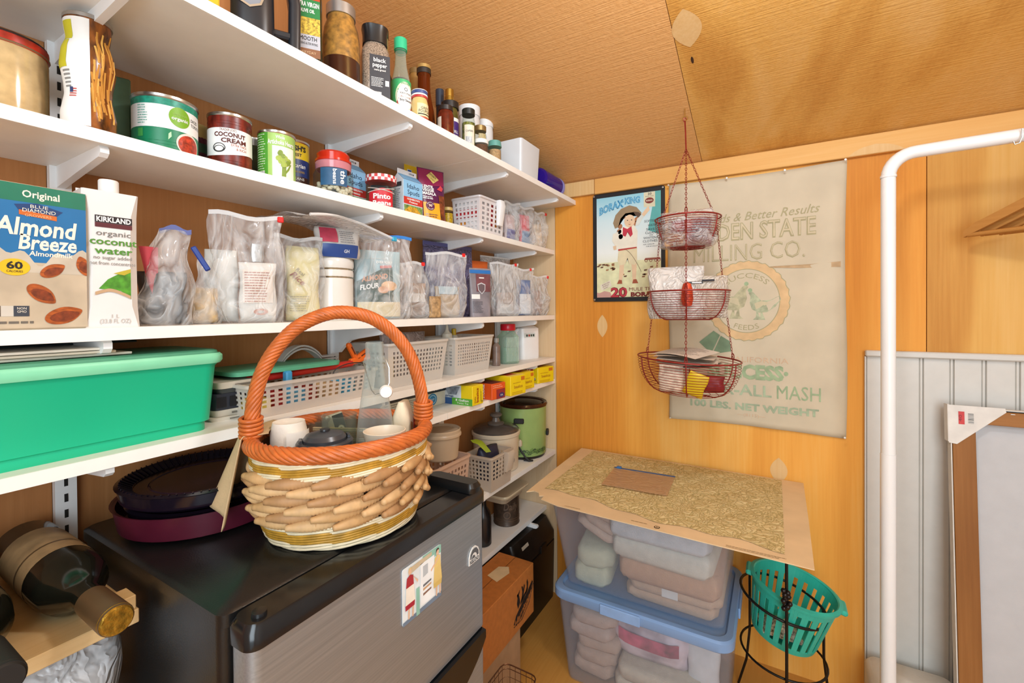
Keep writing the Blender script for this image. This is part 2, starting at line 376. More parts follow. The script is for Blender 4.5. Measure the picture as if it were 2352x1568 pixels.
bm8 = bracket_mesh(0.172).mesh('bracket8', STEEL_W, 0); bm8s = bracket_mesh(0.172, False).mesh('bracket8s', STEEL_W, 0); bm12 = bracket_mesh(0.268, False).mesh('bracket12', STEEL_W, 0)
for nm, z in SHELF.items():
    for yy, sn in zip(STD, sname):
        if z < 0.9 and yy < 0.9: continue
        if nm == 'fifth' and yy < 0.9: continue
        o = O('shelf_bracket', bm12 if nm == 'top' else bm8s if nm != 'third' else bm8, loc=(0, yy, z - 0.018))
        tag(o, 'white steel bracket under the %s shelf, strip %s' % (nm, sn), 'bracket', 'shelf brackets')

# ------------------------------------------------------------------ common builders for groceries
def face(x, y): return atan2(-y, 1.0 - x)
K = M('#1b1a1a', 0.6); WH = M('#f2f0ec', 0.5, var=0.02); METAL = M('#c9c9c6', 0.28, 1.0, var=0.03); RED = M('#c8202a', 0.5); GOLD = M('#c9a24a', 0.32, 0.9)
GLASS = CLEAR('#f4f8f4', '#4a4f4c', 0.04, 0.4, 0.04); GLASS_G = CLEAR('#cfe6d3', '#5c6a60', 0.06, 0.45, 0.04)
PLAST = CLEAR('#f4f4f4', '#f2f2f2', 0.30, 0.4, 0.25)
def lbl(t, fm, u0, u1, v0, v1, mat, name='label', e=0.0004, nu=1, nv=1): return O(name, patch(fm, u0, u1, v0, v1, nu, nv, e), mat, t, 180)
def can(name, label, x, y, z, r, h, bands, rot=0.0, mats=METAL, group=None):
    """tin with rolled rims; bands: (v0, v1, material) wrapped round the tin"""
    t = T(name, label, 'can', (x, y, z), face(x, y) + rot, group)
    q = r * 0.96
    O('tin', MB().lathe([(0, 0.002), (r * 0.9, 0.002), (r, 0), (r, 0.004), (q, 0.006), (q, h - 0.006), (r, h - 0.004), (r, h), (r * 0.93, h), (r * 0.91, h - 0.004), (0, h - 0.004)], 32), mats, t)
    fm = cyl(q)
    L = pi * q
    for a, b, m in bands: lbl(t, fm, -L, L, a, b, m, nu=32)
    return t, fm
def bottle(name, label, x, y, z, prof, mat, cat='bottle', rot=0.0, group=None, seg=24, sx=1.0, sy=1.0):
    t = T(name, label, cat, (x, y, z), face(x, y) + rot, group)
    O('glass_body' if mat in (GLASS, GLASS_G) else 'body', MB().lathe(prof, seg, sx=sx, sy=sy), mat, t)
    return t
def cap(t, r, z0, z1, mat, name='cap', ribs=0, r2=None):
    r2 = r2 or r
    m = MB().lathe([(0, z0), (r, z0), (r, z0 + 0.001), (r2, z1 - 0.0012), (r2 - 0.0012, z1), (0, z1)], 28)
    return O(name, m, mat, t)
def rings(t, r, zs, mat, name='ring', th=0.0012):
    for zz in zs: O(name, MB().lathe([(r, zz - th), (r + th, zz), (r, zz + th)], 28), mat, t)
def carton(name, label, cat, x, y, z, d, w, h, mat, rz, bev=0.002, group=None):
    t = T(name, label, cat, (x, y, z), rz, group)
    O('box_body', MB().box((0, 0, h / 2), (d, w, h), bev), mat, t)
    return t, flat((d / 2, 0, 0)), flat((0, -w / 2, 0), (1, 0, 0)), flat((0, 0, h), (0, 1, 0), (-1, 0, 0))
def lines(t, fm, u0, u1, v1, n, dv, h, mat, seed=1, e=0.0008):
    """small print too fine to read: rows of short dashes"""
    rg = random.Random(seed); m = MB()
    for i in range(n):
        u = u0; v = v1 - i * dv
        end = u1 - (u1 - u0) * rg.random() * 0.25
        while u < end:
            l = min(end - u, h * rg.uniform(1.2, 5)); 
            if l < h * 0.4: break
            m.add([fm(u, v, e), fm(u + l, v, e), fm(u + l, v + h, e), fm(u, v + h, e)], [(0, 1, 2, 3)]); u += l + h * 0.6
    return O('small_print', m, mat, t, 0, kind='stuff')

# ------------------------------------------------------------------ top shelf
# dark carafe with a window and a handle
t = T('coffee_carafe', 'black plastic carafe with clear window and open handle on the top shelf', 'carafe', (0.215, 0.452, A), face(0.2, 0.46))
BLK = M('#20242b', 0.35, var=0.1)
O('body', MB().loft([rr(0.075, 0.062, 0.02, 4, 0.0), rr(0.08, 0.066, 0.022, 4, 0.02), rr(0.078, 0.064, 0.022, 4, 0.18), rr(0.06, 0.05, 0.02, 4, 0.21)]), BLK, t)
fm = flat((0.0395, -0.004, 0.086))
O('window_ring', disc(fm, 0, 0, 0.024, 0.027, 1, 8, 0.0015, r0=0.86), METAL, t, 0)
O('window_pane', disc(fm, 0, 0, 0.0205, 0.0235, 1, 8, 0.001), CLEAR('#cfd3da', '#b9bfca', 0.5, 0.3, 0.1), t, 0)
O('handle', MB().loft([rr(0.034, 0.02, 0.007, 3, z_, 0.0, 0.064 + dy_) for z_, dy_ in ((0.0, 0), (0.05, 0.001), (0.1, 0.002), (0.15, -0.004), (0.185, -0.022), (0.2, -0.036))]), BLK, t, 40)
O('handle_bridge', MB().box((0.0, 0.045, 0.043), (0.03, 0.034, 0.013), 0.003), BLK, t)
t, f1, f2, f3 = carton('tea_box', 'yellow box beside the black carafe on the top shelf', 'box', 0.2, 0.375, A, 0.06, 0.05, 0.12, M('#d7b21f', 0.5), -0.4)
O('stripe', patch(f1, -0.025, 0.025, 0.02, 0.035, e=0.0005), M('#b33a1c'), t, 0)
# olive oil
OIL = M('#1d2414', 0.15, var=0.1)
t = T('oil_bottle', 'olive oil bottle with green, red and grey label on the top shelf', 'bottle', (0.222, 0.553, A), face(0.22, 0.553))
O('body', MB().loft([rr(0.05, 0.05, 0.012, 4, 0.0), rr(0.053, 0.053, 0.014, 4, 0.006), rr(0.053, 0.053, 0.014, 4, 0.155), rr(0.04, 0.04, 0.016, 4, 0.178), rr(0.026, 0.026, 0.0129, 4, 0.2), rr(0.026, 0.026, 0.0129, 4, 0.225)]), OIL, t, 40)
O('cap', MB().lathe([(0, 0.225), (0.015, 0.225), (0.015, 0.25), (0, 0.25)], 20), K, t)
fm = flat((0.0266, 0, 0)); g = M('#1f7a3c', 0.45)
lbl(t, fm, -0.0225, 0.0225, 0.03, 0.084, M('#b9b9c0', 0.45)); lbl(t, fm, -0.0225, 0.0225, 0.03, 0.046, M('#8a5a3a', 0.45), e=0.0006)
lbl(t, fm, -0.0225, 0.0225, 0.072, 0.112, M('#c8a63c', 0.5, var=0.5, vs=220), 'pasta_print', 0.0006)
lbl(t, fm, -0.0225, 0.0225, 0.104, 0.142, g, e=0.0008)
lbl(t, fm, -0.0225, 0.0225, 0.138, 0.156, M('#c2401c', 0.45), e=0.001)
W(t, 'POMPEIAN', fm, 0, 0.1425, 0.0085, M('#efe0b0'), w=0.041, bold=0.02, e=0.0013)
W(t, 'EXTRA VIRGIN', fm, 0, 0.124, 0.0085, WH, w=0.042, bold=0.02, e=0.0012); W(t, 'OLIVE OIL', fm, 0, 0.113, 0.0065, WH, w=0.027, bold=0.02, e=0.0012)
W(t, 'SMOOTH', fm, 0, 0.061, 0.0075, K, w=0.033, e=0.0012); W(t, 'SAUTEING & STIR FRYING', fm, 0, 0.053, 0.0042, K, w=0.036, e=0.0012)
W(t, 'EVERYDAY', fm, 0, 0.036, 0.005, M('#d9b48a'), w=0.03, e=0.0012)
# big glass jar of brown sugar syrup
t = bottle('honey_jar', 'big glass jar half full of dark brown syrup, grey metal lid, on the top shelf', 0.216, 0.637, A, [(0, 0), (0.034, 0), (0.0375, 0.004), (0.0375, 0.115), (0.034, 0.14), (0.0275, 0.157), (0.0275, 0.172)], GLASS, 'jar', 0, seg=32)
O('syrup', MB().lathe([(0, 0.002), (0.033, 0.002), (0.0362, 0.006), (0.0362, 0.072), (0, 0.074)], 32), M('#4a1d0b', 0.12, var=0.1), t)
O('sugar_crust', MB().lathe([(0.0364, 0.072), (0.0364, 0.114), (0.033, 0.138), (0.0265, 0.156), (0.0265, 0.166)], 32), M('#b87f36', 0.5, var=0.35, vs=90), t)
cap(t, 0.0292, 0.164, 0.187, M('#a9abad', 0.35, 0.8), 'lid')
# ground black pepper
t = T('pepper_jar', 'black-capped jar of ground black pepper with black label on the top shelf', 'jar', (0.238, 0.709, A), face(0.236, 0.709) + 0.1)
O('jar_body', MB().loft([rr(0.052, 0.054, 0.012, 4, 0), rr(0.055, 0.057, 0.014, 4, 0.005), rr(0.055, 0.057, 0.014, 4, 0.118), rr(0.044, 0.046, 0.02, 4, 0.136)]), M('#8c7c6c', 0.3, var=0.6, vs=500), t, 40)
O('lid', MB().loft([rr(0.05, 0.052, 0.02, 5, 0.136), rr(0.05, 0.052, 0.02, 5, 0.158), rr(0.054, 0.056, 0.02, 5, 0.172), rr(0.05, 0.052, 0.02, 5, 0.174)]), M('#17191d', 0.3), t, 40)
fm = flat((0.0276, 0.004, 0)); lbl(t, fm, -0.018, 0.0245, 0.012, 0.105, M('#33343a', 0.5))
for s, v, h, w_ in (('black', 0.09, 0.0085, 0.026), ('pepper', 0.079, 0.0085, 0.03), ('coarse ground', 0.071, 0.004, 0.024)): W(t, s, fm, 0.003, v, h, WH, w=w_, bold=0.015)
lines(t, fm, -0.015, 0.012, 0.055, 7, 0.003, 0.001, WH, 3); lbl(t, fm, 0.014, 0.022, 0.04, 0.052, M('#cfcfcf', 0.5, var=0.4, vs=600), 'stamp', 0.0007); lbl(t, fm, -0.016, 0.006, 0.016, 0.026, M('#d8d8d8', 0.5, var=0.5, vs=500, stretch=(1, 6, 0.2)), 'barcode', 0.0007)
# tall dark bottle with gold neck foil
def wine_prof(r, h, nr, ns=0.62): return [(0, 0), (r * 0.9, 0), (r, 0.004), (r, h * ns * 0.8), (r * 0.85, h * ns * 0.92), (nr * 1.15, h * ns * 1.08), (nr, h * ns * 1.16), (nr, h)]
t = bottle('vinegar_bottle', 'dark bottle with gold neck foil and black cap behind the black pepper jar', 0.14, 0.828, A, wine_prof(0.028, 0.245, 0.0115), M('#1d1a12', 0.12))
cap(t, 0.0135, 0.245, 0.268, M('#23221f', 0.4)); cap(t, 0.0128, 0.205, 0.246, M('#b9a66c', 0.3, 0.6), 'neck_foil')
# soy sauce
t = bottle('soy_sauce_bottle', 'soy sauce bottle with mint green cap and green label on the top shelf', 0.222, 0.805, A, [(0, 0), (0.021, 0), (0.0235, 0.003), (0.0235, 0.09), (0.021, 0.108), (0.0145, 0.14), (0.0128, 0.16), (0.0128, 0.182)], CLEAR('#e8efe2', '#e6efe0', 0.1, 0.5, 0.05), rot=0.15)
O('sauce', MB().lathe([(0, 0.002), (0.0225, 0.002), (0.0225, 0.09), (0.0195, 0.108), (0, 0.11)], 24), M('#1c0d08', 0.2), t)
cap(t, 0.0155, 0.18, 0.207, M('#2fc08a', 0.4)); rings(t, 0.0135, (0.176,), M('#2a8a62'))
fm = cyl(0.0236); lbl(t, fm, -0.05, 0.05, 0.018, 0.102, M('#3fae6c', 0.45), nu=20)
O('label_disc', disc(fm, 0.008, 0.062, 0.025, 0.034, 3, 28, 0.0007), M('#d9e8c6', 0.5), t, 0); O('label_centre', disc(fm, 0.008, 0.06, 0.021, 0.028, 3, 28, 0.0011), WH, t, 0)
O('red_band', disc(fm, 0.008, 0.048, 0.022, 0.022, 1, 28, 0.0009, r0=0.86, f=lambda a: 1.0 if sin(a) < 0.15 else 0.86), M('#c4453a'), t, 0)
O('emblem', disc(fm, 0.008, 0.078, 0.0045, 0.0045, 1, 6, 0.0015, r0=0.72), K, t, 0)
W(t, 'KIKKOMAN', fm, 0.008, 0.0665, 0.004, K, w=0.026, e=0.0015); W(t, 'Less Sodium', fm, 0.008, 0.058, 0.0045, M('#9a9a96'), w=0.027, e=0.0015); W(t, 'Soy Sauce', fm, 0.008, 0.05, 0.0052, K, w=0.028, e=0.0015, bold=0.02)
W(t, 'MILDER', arc(fm, 0.008, 0.064, 0.0265), 0, 0, 0.0042, g, e=0.0012)
# amber syrup bottle and the tan bottle behind it
t = bottle('syrup_bottle', 'amber syrup bottle with flared neck and gold cap on the top shelf', 0.172, 0.945, A, [(0, 0), (0.026, 0), (0.029, 0.004), (0.029, 0.07), (0.026, 0.1), (0.0175, 0.15), (0.0165, 0.19), (0.0185, 0.2), (0.0185, 0.206)], CLEAR('#a8501c', '#8a3a10', 0.35, 0.4, 0.04))
O('syrup', MB().lathe([(0, 0.002), (0.0275, 0.003), (0.0275, 0.07), (0.0245, 0.1), (0.016, 0.15), (0.0155, 0.188), (0, 0.19)], 24), CLEAR('#b85a1c', '#7a2e0a', 0.55, 0.3, 0.1), t)
cap(t, 0.0195, 0.198, 0.212, M('#2e2a26', 0.4), 'neck_ring'); cap(t, 0.0195, 0.2122, 0.222, M('#c7a867', 0.3, 0.5))
fm = cyl(0.0291); lbl(t, fm, -0.012, 0.036, 0.012, 0.062, WH, nu=12); W(t, 'PURE', fm, 0.012, 0.048, 0.005, K, w=0.02); lines(t, fm, -0.006, 0.03, 0.042, 6, 0.004, 0.0014, K, 9)
t = bottle('liqueur_bottle', 'tan bottle half hidden behind the amber syrup bottle', 0.105, 0.985, A, wine_prof(0.028, 0.235, 0.016, 0.6), M('#a5793e', 0.25)); cap(t, 0.017, 0.235, 0.25, M('#8a6a3a', 0.4))
# small mustard jar
t = bottle('mustard_jar', 'small mustard jar with red, white and blue striped lid on the top shelf', 0.255, 0.834, A, [(0, 0), (0.018, 0), (0.0205, 0.003), (0.0205, 0.052), (0.018, 0.064), (0.0165, 0.068)], M('#d8bd7a', 0.25), 'jar', 0.2)
for a, b, c in ((0.066, 0.071, '#c03a3a'), (0.0711, 0.0755, '#f2f0ee'), (0.0756, 0.083, '#3c4f86'), (0.0831, 0.085, '#f0f0f0')): cap(t, 0.0195, a, b, M(c, 0.35), 'lid_band')
fm = cyl(0.0206); lbl(t, fm, -0.01, 0.026, 0.012, 0.05, M('#e4d3a4', 0.5), nu=10); W(t, 'GREY', fm, 0.009, 0.036, 0.006, K, w=0.02); W(t, 'POUPON', fm, 0.009, 0.028, 0.0068, K, w=0.03); lbl(t, fm, -0.008, 0.024, 0.023, 0.0255, K, 'rule', 0.0007, 8); lbl(t, fm, -0.008, 0.024, 0.014, 0.019, M('#b5543a'), 'rule', 0.0007, 8)
# foil-topped bottles behind
t = bottle('sauce_bottle', 'bottle with dark blue foil neck behind the red sauce jar', 0.1, 1.10, A, wine_prof(0.026, 0.2, 0.0115, 0.6), M('#1a1d22', 0.2)); cap(t, 0.0128, 0.19, 0.241, M('#333d4c', 0.4), 'neck_foil')
t = bottle('sauce_bottle', 'bottle with ribbed gold screw cap behind the red sauce jar', 0.15, 1.085, A, wine_prof(0.022, 0.195, 0.0115, 0.6), M('#3b3216', 0.2)); cap(t, 0.0128, 0.178, 0.222, GOLD); rings(t, 0.0128, (0.186, 0.19, 0.194, 0.198), GOLD, 'cap_rib', 0.0008)
# sauce jars along the front
t = bottle('sauce_jar', 'small jar of dark red sauce with black lid at the front of top shelf', 0.245, 0.947, A, [(0, 0), (0.019, 0), (0.0215, 0.003), (0.0215, 0.07), (0.019, 0.078), (0.0175, 0.084)], M('#5e1d10', 0.12, var=0.2, vs=100), 'jar'); cap(t, 0.0195, 0.082, 0.0945, M('#26201f', 0.35), 'lid')
fm = cyl(0.0216); lbl(t, fm, -0.03, -0.012, 0.012, 0.062, M('#d8d2c4'), nu=6)
t = bottle('relish_jar', 'dill relish jar with black lid and purple label behind the red sauce jar', 0.198, 1.026, A, [(0, 0), (0.021, 0), (0.024, 0.003), (0.024, 0.105), (0.022, 0.12), (0.0205, 0.13)], M('#5c5326', 0.15), 'jar'); cap(t, 0.025, 0.128, 0.147, M('#211f1f', 0.35), 'lid')
fm = cyl(0.0241); lbl(t, fm, -0.006, 0.04, 0.012, 0.088, M('#4b2f7a', 0.45), nu=12); lbl(t, fm, -0.006, 0.04, 0.088, 0.098, WH, e=0.0005, nu=12); W(t, 'DILL', fm, 0.016, 0.055, 0.008, WH, w=0.018, bold=0.02); W(t, 'RELISH', fm, 0.016, 0.042, 0.008, WH, w=0.022, bold=0.02)
t = bottle('caper_jar', 'slim jar of green capers with black lid and pale label on top shelf', 0.248, 1.046, A, [(0, 0), (0.017, 0), (0.0192, 0.003), (0.0192, 0.085), (0.017, 0.096), (0.016, 0.108)], GLASS, 'jar'); cap(t, 0.0185, 0.107, 0.1235, M('#1e2422', 0.35), 'lid')
O('capers', MB().lathe([(0, 0.002), (0.0182, 0.002), (0.0182, 0.084), (0, 0.088)], 24), M('#7e7c33', 0.4, var=0.5, vs=170), t); fm = cyl(0.0193); lbl(t, fm, -0.012, 0.018, 0.018, 0.075, M('#ddd5c0'), nu=10); lbl(t, fm, -0.008, 0.01, 0.024, 0.042, M('#b9bcc4', 0.5, var=0.6, vs=500, stretch=(1, 5, 0.2)), 'barcode', 0.0007, 6); W(t, 'CAPERS', fm, 0.003, 0.055, 0.005, K, w=0.02)
# white lidded tubs
for n_, xx, yy, r, h, lab in ((0, 0.125, 1.222, 0.035, 0.226, 'large white plastic tub with screw lid behind the caper jar'), (1, 0.125, 1.318, 0.027, 0.224, 'narrow white plastic tub with screw lid beside the larger white tub')):
    t = bottle('supplement_tub', lab, xx, yy, A, [(0, 0), (r * 0.95, 0), (r, 0.004), (r, h - 0.045), (r * 0.92, h - 0.03)], M('#eceae6', 0.4, var=0.01), 'tub'); cap(t, r * 1.04, h - 0.032, h, M('#f2f1ee', 0.4, var=0.01), 'lid')
    fm = cyl(r); lbl(t, fm, -r * 1.4, r * 1.4, 0.03, 0.115, M('#4a4038' if n_ else '#8f8b80'), nu=14)
# spice jars
t = bottle('herb_jar', 'small glass jar of dried herbs with gold lid behind two spice jars', 0.222, 1.142, A, [(0, 0), (0.018, 0), (0.0202, 0.003), (0.0202, 0.085), (0.018, 0.095), (0.017, 0.1)], GLASS, 'jar'); cap(t, 0.0192, 0.099, 0.115, M('#a58f5f', 0.35, 0.7), 'lid'); O('herbs', MB().lathe([(0, 0.002), (0.0192, 0.002), (0.0192, 0.06), (0, 0.064)], 20), M('#8a7448', 0.7, var=0.5, vs=300), t); fm = cyl(0.0203); lbl(t, fm, -0.004, 0.02, 0.062, 0.088, M('#b9a878', 0.5, var=0.3, vs=300), nu=8)
t = bottle('spice_jar', 'short spice jar of brown powder with white lid at top shelf edge', 0.262, 1.085, A, [(0, 0), (0.021, 0), (0.0225, 0.002), (0.0225, 0.034)], GLASS, 'jar'); cap(t, 0.0235, 0.034, 0.046, M('#e8e6e2', 0.35), 'lid'); O('spice', MB().lathe([(0, 0.001), (0.0214, 0.001), (0.0214, 0.03), (0, 0.032)], 20), M('#6d4630', 0.8, var=0.3, vs=300), t)
t = bottle('spice_jar', 'spice jar of tan powder with teal lid beside the translucent white bin', 0.262, 1.162, A, [(0, 0), (0.0185, 0), (0.02, 0.002), (0.02, 0.05)], GLASS, 'jar'); cap(t, 0.0215, 0.05, 0.068, M('#5f9e93', 0.4), 'lid', r2=0.0195); O('spice', MB().lathe([(0, 0.001), (0.019, 0.001), (0.019, 0.04), (0, 0.042)], 20), M('#c69c72', 0.8, var=0.25, vs=300), t)
# translucent white bin
def bin_shell(w, d, h, taper, r, th=0.0022, rim=0.0, seg=5):
    """open box: w along x, d along y, narrower at the bottom by taper"""
    return MB().loft([rr(w - taper, d - taper, r, seg, 0), rr(w, d, r, seg, h), rr(w - 2 * th, d - 2 * th, r, seg, h), rr(w - taper - 2 * th, d - taper - 2 * th, r, seg, th)])
FROST = CLEAR('#f3f6f8', '#eef2f5', 0.72, 0.2, 0.3)
t = T('storage_bin', 'translucent white plastic bin near the end of the top shelf', 'bin', (0.225, 1.378, A), 0)
O('bin_body', bin_shell(0.1, 0.14, 0.128, 0.012, 0.01), FROST, t, 40)
# purple bottle lying down
t = T('water_bottle', 'purple translucent water bottle lying at the end of top shelf', 'bottle', (0.243, 1.55, A + 0.0405), 0)
PUR = CLEAR('#5a3fd0', '#3a1f9a', 0.5, 0.4, 0.08)
O('bottle_body', MB().lathe([(0, 0.085), (0.034, 0.085), (0.04, 0.078), (0.04, -0.06), (0.034, -0.07), (0, -0.072)], 28, axis='y'), PUR, t)
O('inner_wall', MB().lathe([(0, 0.078), (0.0365, 0.078), (0.0365, -0.055), (0, -0.055)], 28, axis='y'), M('#3b2aa8', 0.25), t)
O('neck_ring', MB().lathe([(0.03, 0.085), (0.0408, 0.085), (0.0408, 0.098), (0.03, 0.098)], 28, axis='y'), M('#8d8ac8', 0.3), t)
O('cap', MB().lathe([(0.0, 0.098), (0.028, 0.098), (0.026, 0.112), (0, 0.112)], 20, axis='y'), M('#3f3a66', 0.4), t)

# ------------------------------------------------------------------ second shelf
# big jar with a dark red lid
t = bottle('storage_jar', 'wide jar of pale meal with red patterned lid on second shelf', 0.085, 0.181, B, [(0, 0), (0.041, 0), (0.045, 0.004), (0.045, 0.1), (0.0435, 0.108)], M('#cfae7c', 0.12, var=0.12, vs=60), 'jar', seg=32)
cap(t, 0.0455, 0.106, 0.119, M('#b3301c', 0.3, var=0.35, vs=60), 'lid'); cap(t, 0.044, 0.119, 0.1225, M('#2b1614', 0.35), 'lid_top'); rings(t, 0.0455, (0.1075,), M('#8a7050', 0.3), 'lid_rim')
# pretzel-stick jar with a waist
pp = [(0, 0), (0.0285, 0), (0.031, 0.006), (0.0315, 0.03), (0.0265, 0.058), (0.0275, 0.075), (0.0315, 0.1), (0.029, 0.125), (0.024, 0.14), (0.0265, 0.158), (0.0275, 0.17)]
t = bottle('pretzel_jar', 'wavy plastic jar of pretzel sticks with silver lid on second shelf', 0.15, 0.252, B, [(r * 0.945, q * 0.945) for r, q in pp], M('#7a4416', 0.25, var=0.6, vs=110, stretch=(1, 1, 0.35)), 'jar', seg=40)
cap(t, 0.027, 0.1597, 0.166, M('#a9a49f', 0.35, 0.7), 'lid')
def pr_r(z):
    for (r0, z0), (r1, z1) in zip(pp[1:], pp[2:]):
        if z0 <= z <= z1 and z1 > z0: return r0 + (r1 - r0) * (z - z0) / (z1 - z0)
    return pp[-1][0]
pfm = lambda u, v, e=0.0: Vector(((pr_r(v) + e) * cos(u), (pr_r(v) + e) * sin(u), v)) * 0.945
O('label', patch(pfm, -1.75, 0.05, 0.008, 0.167, 18, 40, 0.0006), WH, t, 180)
O('yellow_print', patch(pfm, -1.35, -0.72, 0.135, 0.162, 8, 8, 0.001), M('#c9c02a', 0.45), t, 180); O('yellow_print', patch(pfm, -1.5, -0.85, 0.092, 0.134, 8, 12, 0.001), M('#c9c02a', 0.45), t, 180)
for i in range(5): O('small_print', patch(pfm, -1.15 + 0.02 * i, -0.75, 0.086 - i * 0.0055, 0.0885 - i * 0.0055, 6, 1, 0.001), M('#8b8a88', 0.5), t, 180)
for i in range(4): O('flag_stripe', patch(pfm, -0.82, -0.5, 0.05 + i * 0.0035, 0.0518 + i * 0.0035, 4, 1, 0.001), M('#c4554f', 0.5), t, 180)
O('flag_canton', patch(pfm, -0.82, -0.66, 0.056, 0.0638, 3, 2, 0.0013), M('#33406e', 0.5), t, 180)
rg = random.Random(4)
for i in range(34):
    u = rg.uniform(0.15, 1.15); v = rg.uniform(0.012, 0.12); L_ = rg.uniform(0.02, 0.05); sl = rg.uniform(-6, 6)
    O('pretzel_stick', MB().tube([pfm(u + sl * k * L_ / 5 * 0.9, min(0.165, v + L_ * k / 5), -0.0002) for k in range(6)], 0.0013, 5), M('#c98a34' if i % 3 else '#e0aa52', 0.5), t, 60)
t, f1, f2, f3 = carton('tea_carton', 'dark green carton behind the pretzel jar', 'box', 0.045, 0.314, B, 0.03, 0.044, 0.14, M('#4c6b50', 0.55, var=0.15), face(0.05, 0.31))
# diced tomatoes
GREEN = M('#0f7d54', 0.4); TEAL = M('#1f8a70', 0.4, var=0.2, vs=150)
t, fm = can('food_can', 'large can with green and white diced tomatoes label on second shelf', 0.11, 0.362, B, 0.0465, 0.1, [(0.046, 0.083, WH), (0.083, 0.094, TEAL), (0.006, 0.046, GREEN)], 0.0)
O('label_disc', disc(fm, 0.0195, 0.068, 0.0155, 0.0165, 3, 28, 0.0008), M('#78a91e', 0.45), t, 0)
W(t, 'simple truth', fm, 0.0195, 0.071, 0.0036, M('#a8cc62'), w=0.021, e=0.0013); W(t, 'organic', fm, 0.0195, 0.0625, 0.0055, WH, w=0.024, bold=0.02, e=0.0013)
W(t, 'DICED', fm, 0.0375, 0.068, 0.0052, K, al='l', w=0.016, e=0.0008); W(t, 'TOMATOES', fm, 0.0375, 0.06, 0.0052, K, al='l', w=0.028, e=0.0008)
O('bowl_print', disc(fm, 0.034, 0.027, 0.0205, 0.019, 3, 28, 0.0008), M('#e8dcd0', 0.5), t, 0); O('tomato_print', disc(fm, 0.034, 0.026, 0.018, 0.0165, 3, 28, 0.0011), M('#b23a22', 0.4, var=0.5, vs=150), t, 0)
O('leaf_print', shape(fm, [(0.003, 0.028), (0.0075, 0.034), (0.007, 0.042), (0.0035, 0.038)], 0.0008), M('#b9dcb4'), t, 0); lbl(t, fm, -0.0395, -0.031, 0.03, 0.043, M('#3f9a4a'), 'badge', 0.0008, 4); lines(t, fm, -0.04, -0.024, 0.079, 8, 0.004, 0.0014, M('#6fae9a'), 5)
rings(t, 0.0448, (0.015, 0.02, 0.025), M('#0d6f4b', 0.4), 'rib', 0.0005)
t = bottle('relish_jar', 'pickled jar with pale top, half hidden between two large cans', 0.055, 0.4295, B, [(0, 0), (0.024, 0), (0.026, 0.003), (0.026, 0.07), (0.023, 0.08), (0.023, 0.09)], M('#6a3a44', 0.25, var=0.4, vs=60), 'jar'); cap(t, 0.025, 0.062, 0.098, M('#c9ad6a', 0.4), 'lid'); fm = cyl(0.0262); lbl(t, fm, -0.04, 0.04, 0.045, 0.062, M('#3c5a46'), nu=10)
# coconut cream
CC = M('#6f1f12', 0.35, var=0.5, vs=120, stretch=(1, 1, 0.3))
t, fm = can('food_can', 'dark red coconut cream can with white wavy label band on second shelf', 0.12, 0.461, B, 0.0365, 0.108, [(0.005, 0.103, CC)], 0.0)
O('label', MB().grid(lambda a, b: fm(-0.055 + 0.11 * a, 0.034 + 0.046 * b - 0.004 * sin(a * 5.2) * (1 - b), 0.0008), 24, 4), WH, t, 180)
W(t, "TRADER JOE'S", fm, -0.003, 0.0745, 0.0042, M('#7a4a3a'), w=0.026, e=0.0013); BR = M('#58180e', 0.5)
W(t, 'COCONUT', fm, 0.0, 0.0645, 0.0075, BR, w=0.05, bold=0.035, e=0.0013); W(t, 'CREAM', fm, 0.006, 0.054, 0.0075, BR, w=0.04, bold=0.035, e=0.0013); W(t, 'EXTRA THICK', fm, 0.0145, 0.048, 0.0045, M('#b05a40'), w=0.026, e=0.0013); W(t, '& RICH', fm, 0.018, 0.0415, 0.0045, M('#b05a40'), w=0.017, e=0.0013)
O('coconut_print', disc(fm, -0.0175, 0.044, 0.0105, 0.0085, 2, 24, 0.0013, r0=0.86), K, t, 0); O('coconut_print', disc(fm, -0.0175, 0.0425, 0.0085, 0.0055, 2, 24, 0.0014, r0=0.84), K, t, 0)
rings(t, 0.0351, (0.012, 0.017, 0.022, 0.088, 0.093), CC, 'rib', 0.0007)
t, fm = can('food_can', 'plain metal can with green edge behind the coconut cream can', 0.055, 0.5405, B, 0.028, 0.106, [(0.004, 0.09, M('#56603f', 0.4, var=0.3, vs=40))], 0)
# artichoke hearts
GR = M('#4c9a2c', 0.4); LG = M('#8fbf3e', 0.45)
t, fm = can('food_can', 'green artichoke hearts can with artichoke picture on second shelf', 0.14, 0.54, B, 0.0345, 0.1, [(0.004, 0.096, M('#a3c866', 0.4))], 0.0)
lbl(t, fm, -0.054, -0.016, 0.004, 0.096, GR, nu=12, e=0.0006); lbl(t, fm, -0.008, 0.034, 0.006, 0.07, M('#e9ecdc', 0.45), 'panel', 0.0006, 12)
W(t, 'Whole', fm, 0.006, 0.084, 0.0065, WH, w=0.016, bold=0.02, e=0.001); W(t, 'Artichoke Hearts', fm, 0.009, 0.073, 0.0085, WH, w=0.05, bold=0.03, e=0.001)
lines(t, fm, -0.05, -0.02, 0.09, 16, 0.0047, 0.0017, M('#cfe4bc'), 8, 0.001); lbl(t, fm, -0.043, -0.022, 0.008, 0.021, M('#dfe3d6', 0.5, var=0.5, vs=500, stretch=(1, 5, 0.2)), 'barcode', 0.0009, 6)
rg = random.Random(2); LEAF = M('#a5b84a', 0.5, var=0.15); LEAF2 = M('#7d9430', 0.5)
O('artichoke_stem', shape(fm, [(0.008, 0.012), (0.016, 0.012), (0.0165, 0.034), (0.009, 0.034)], 0.001), LEAF2, t, 0)
O('artichoke_stem', shape(fm, [(0.016, 0.018), (0.022, 0.026), (0.027, 0.038), (0.0245, 0.038), (0.019, 0.028), (0.015, 0.022)], 0.0011), LEAF2, t, 0)
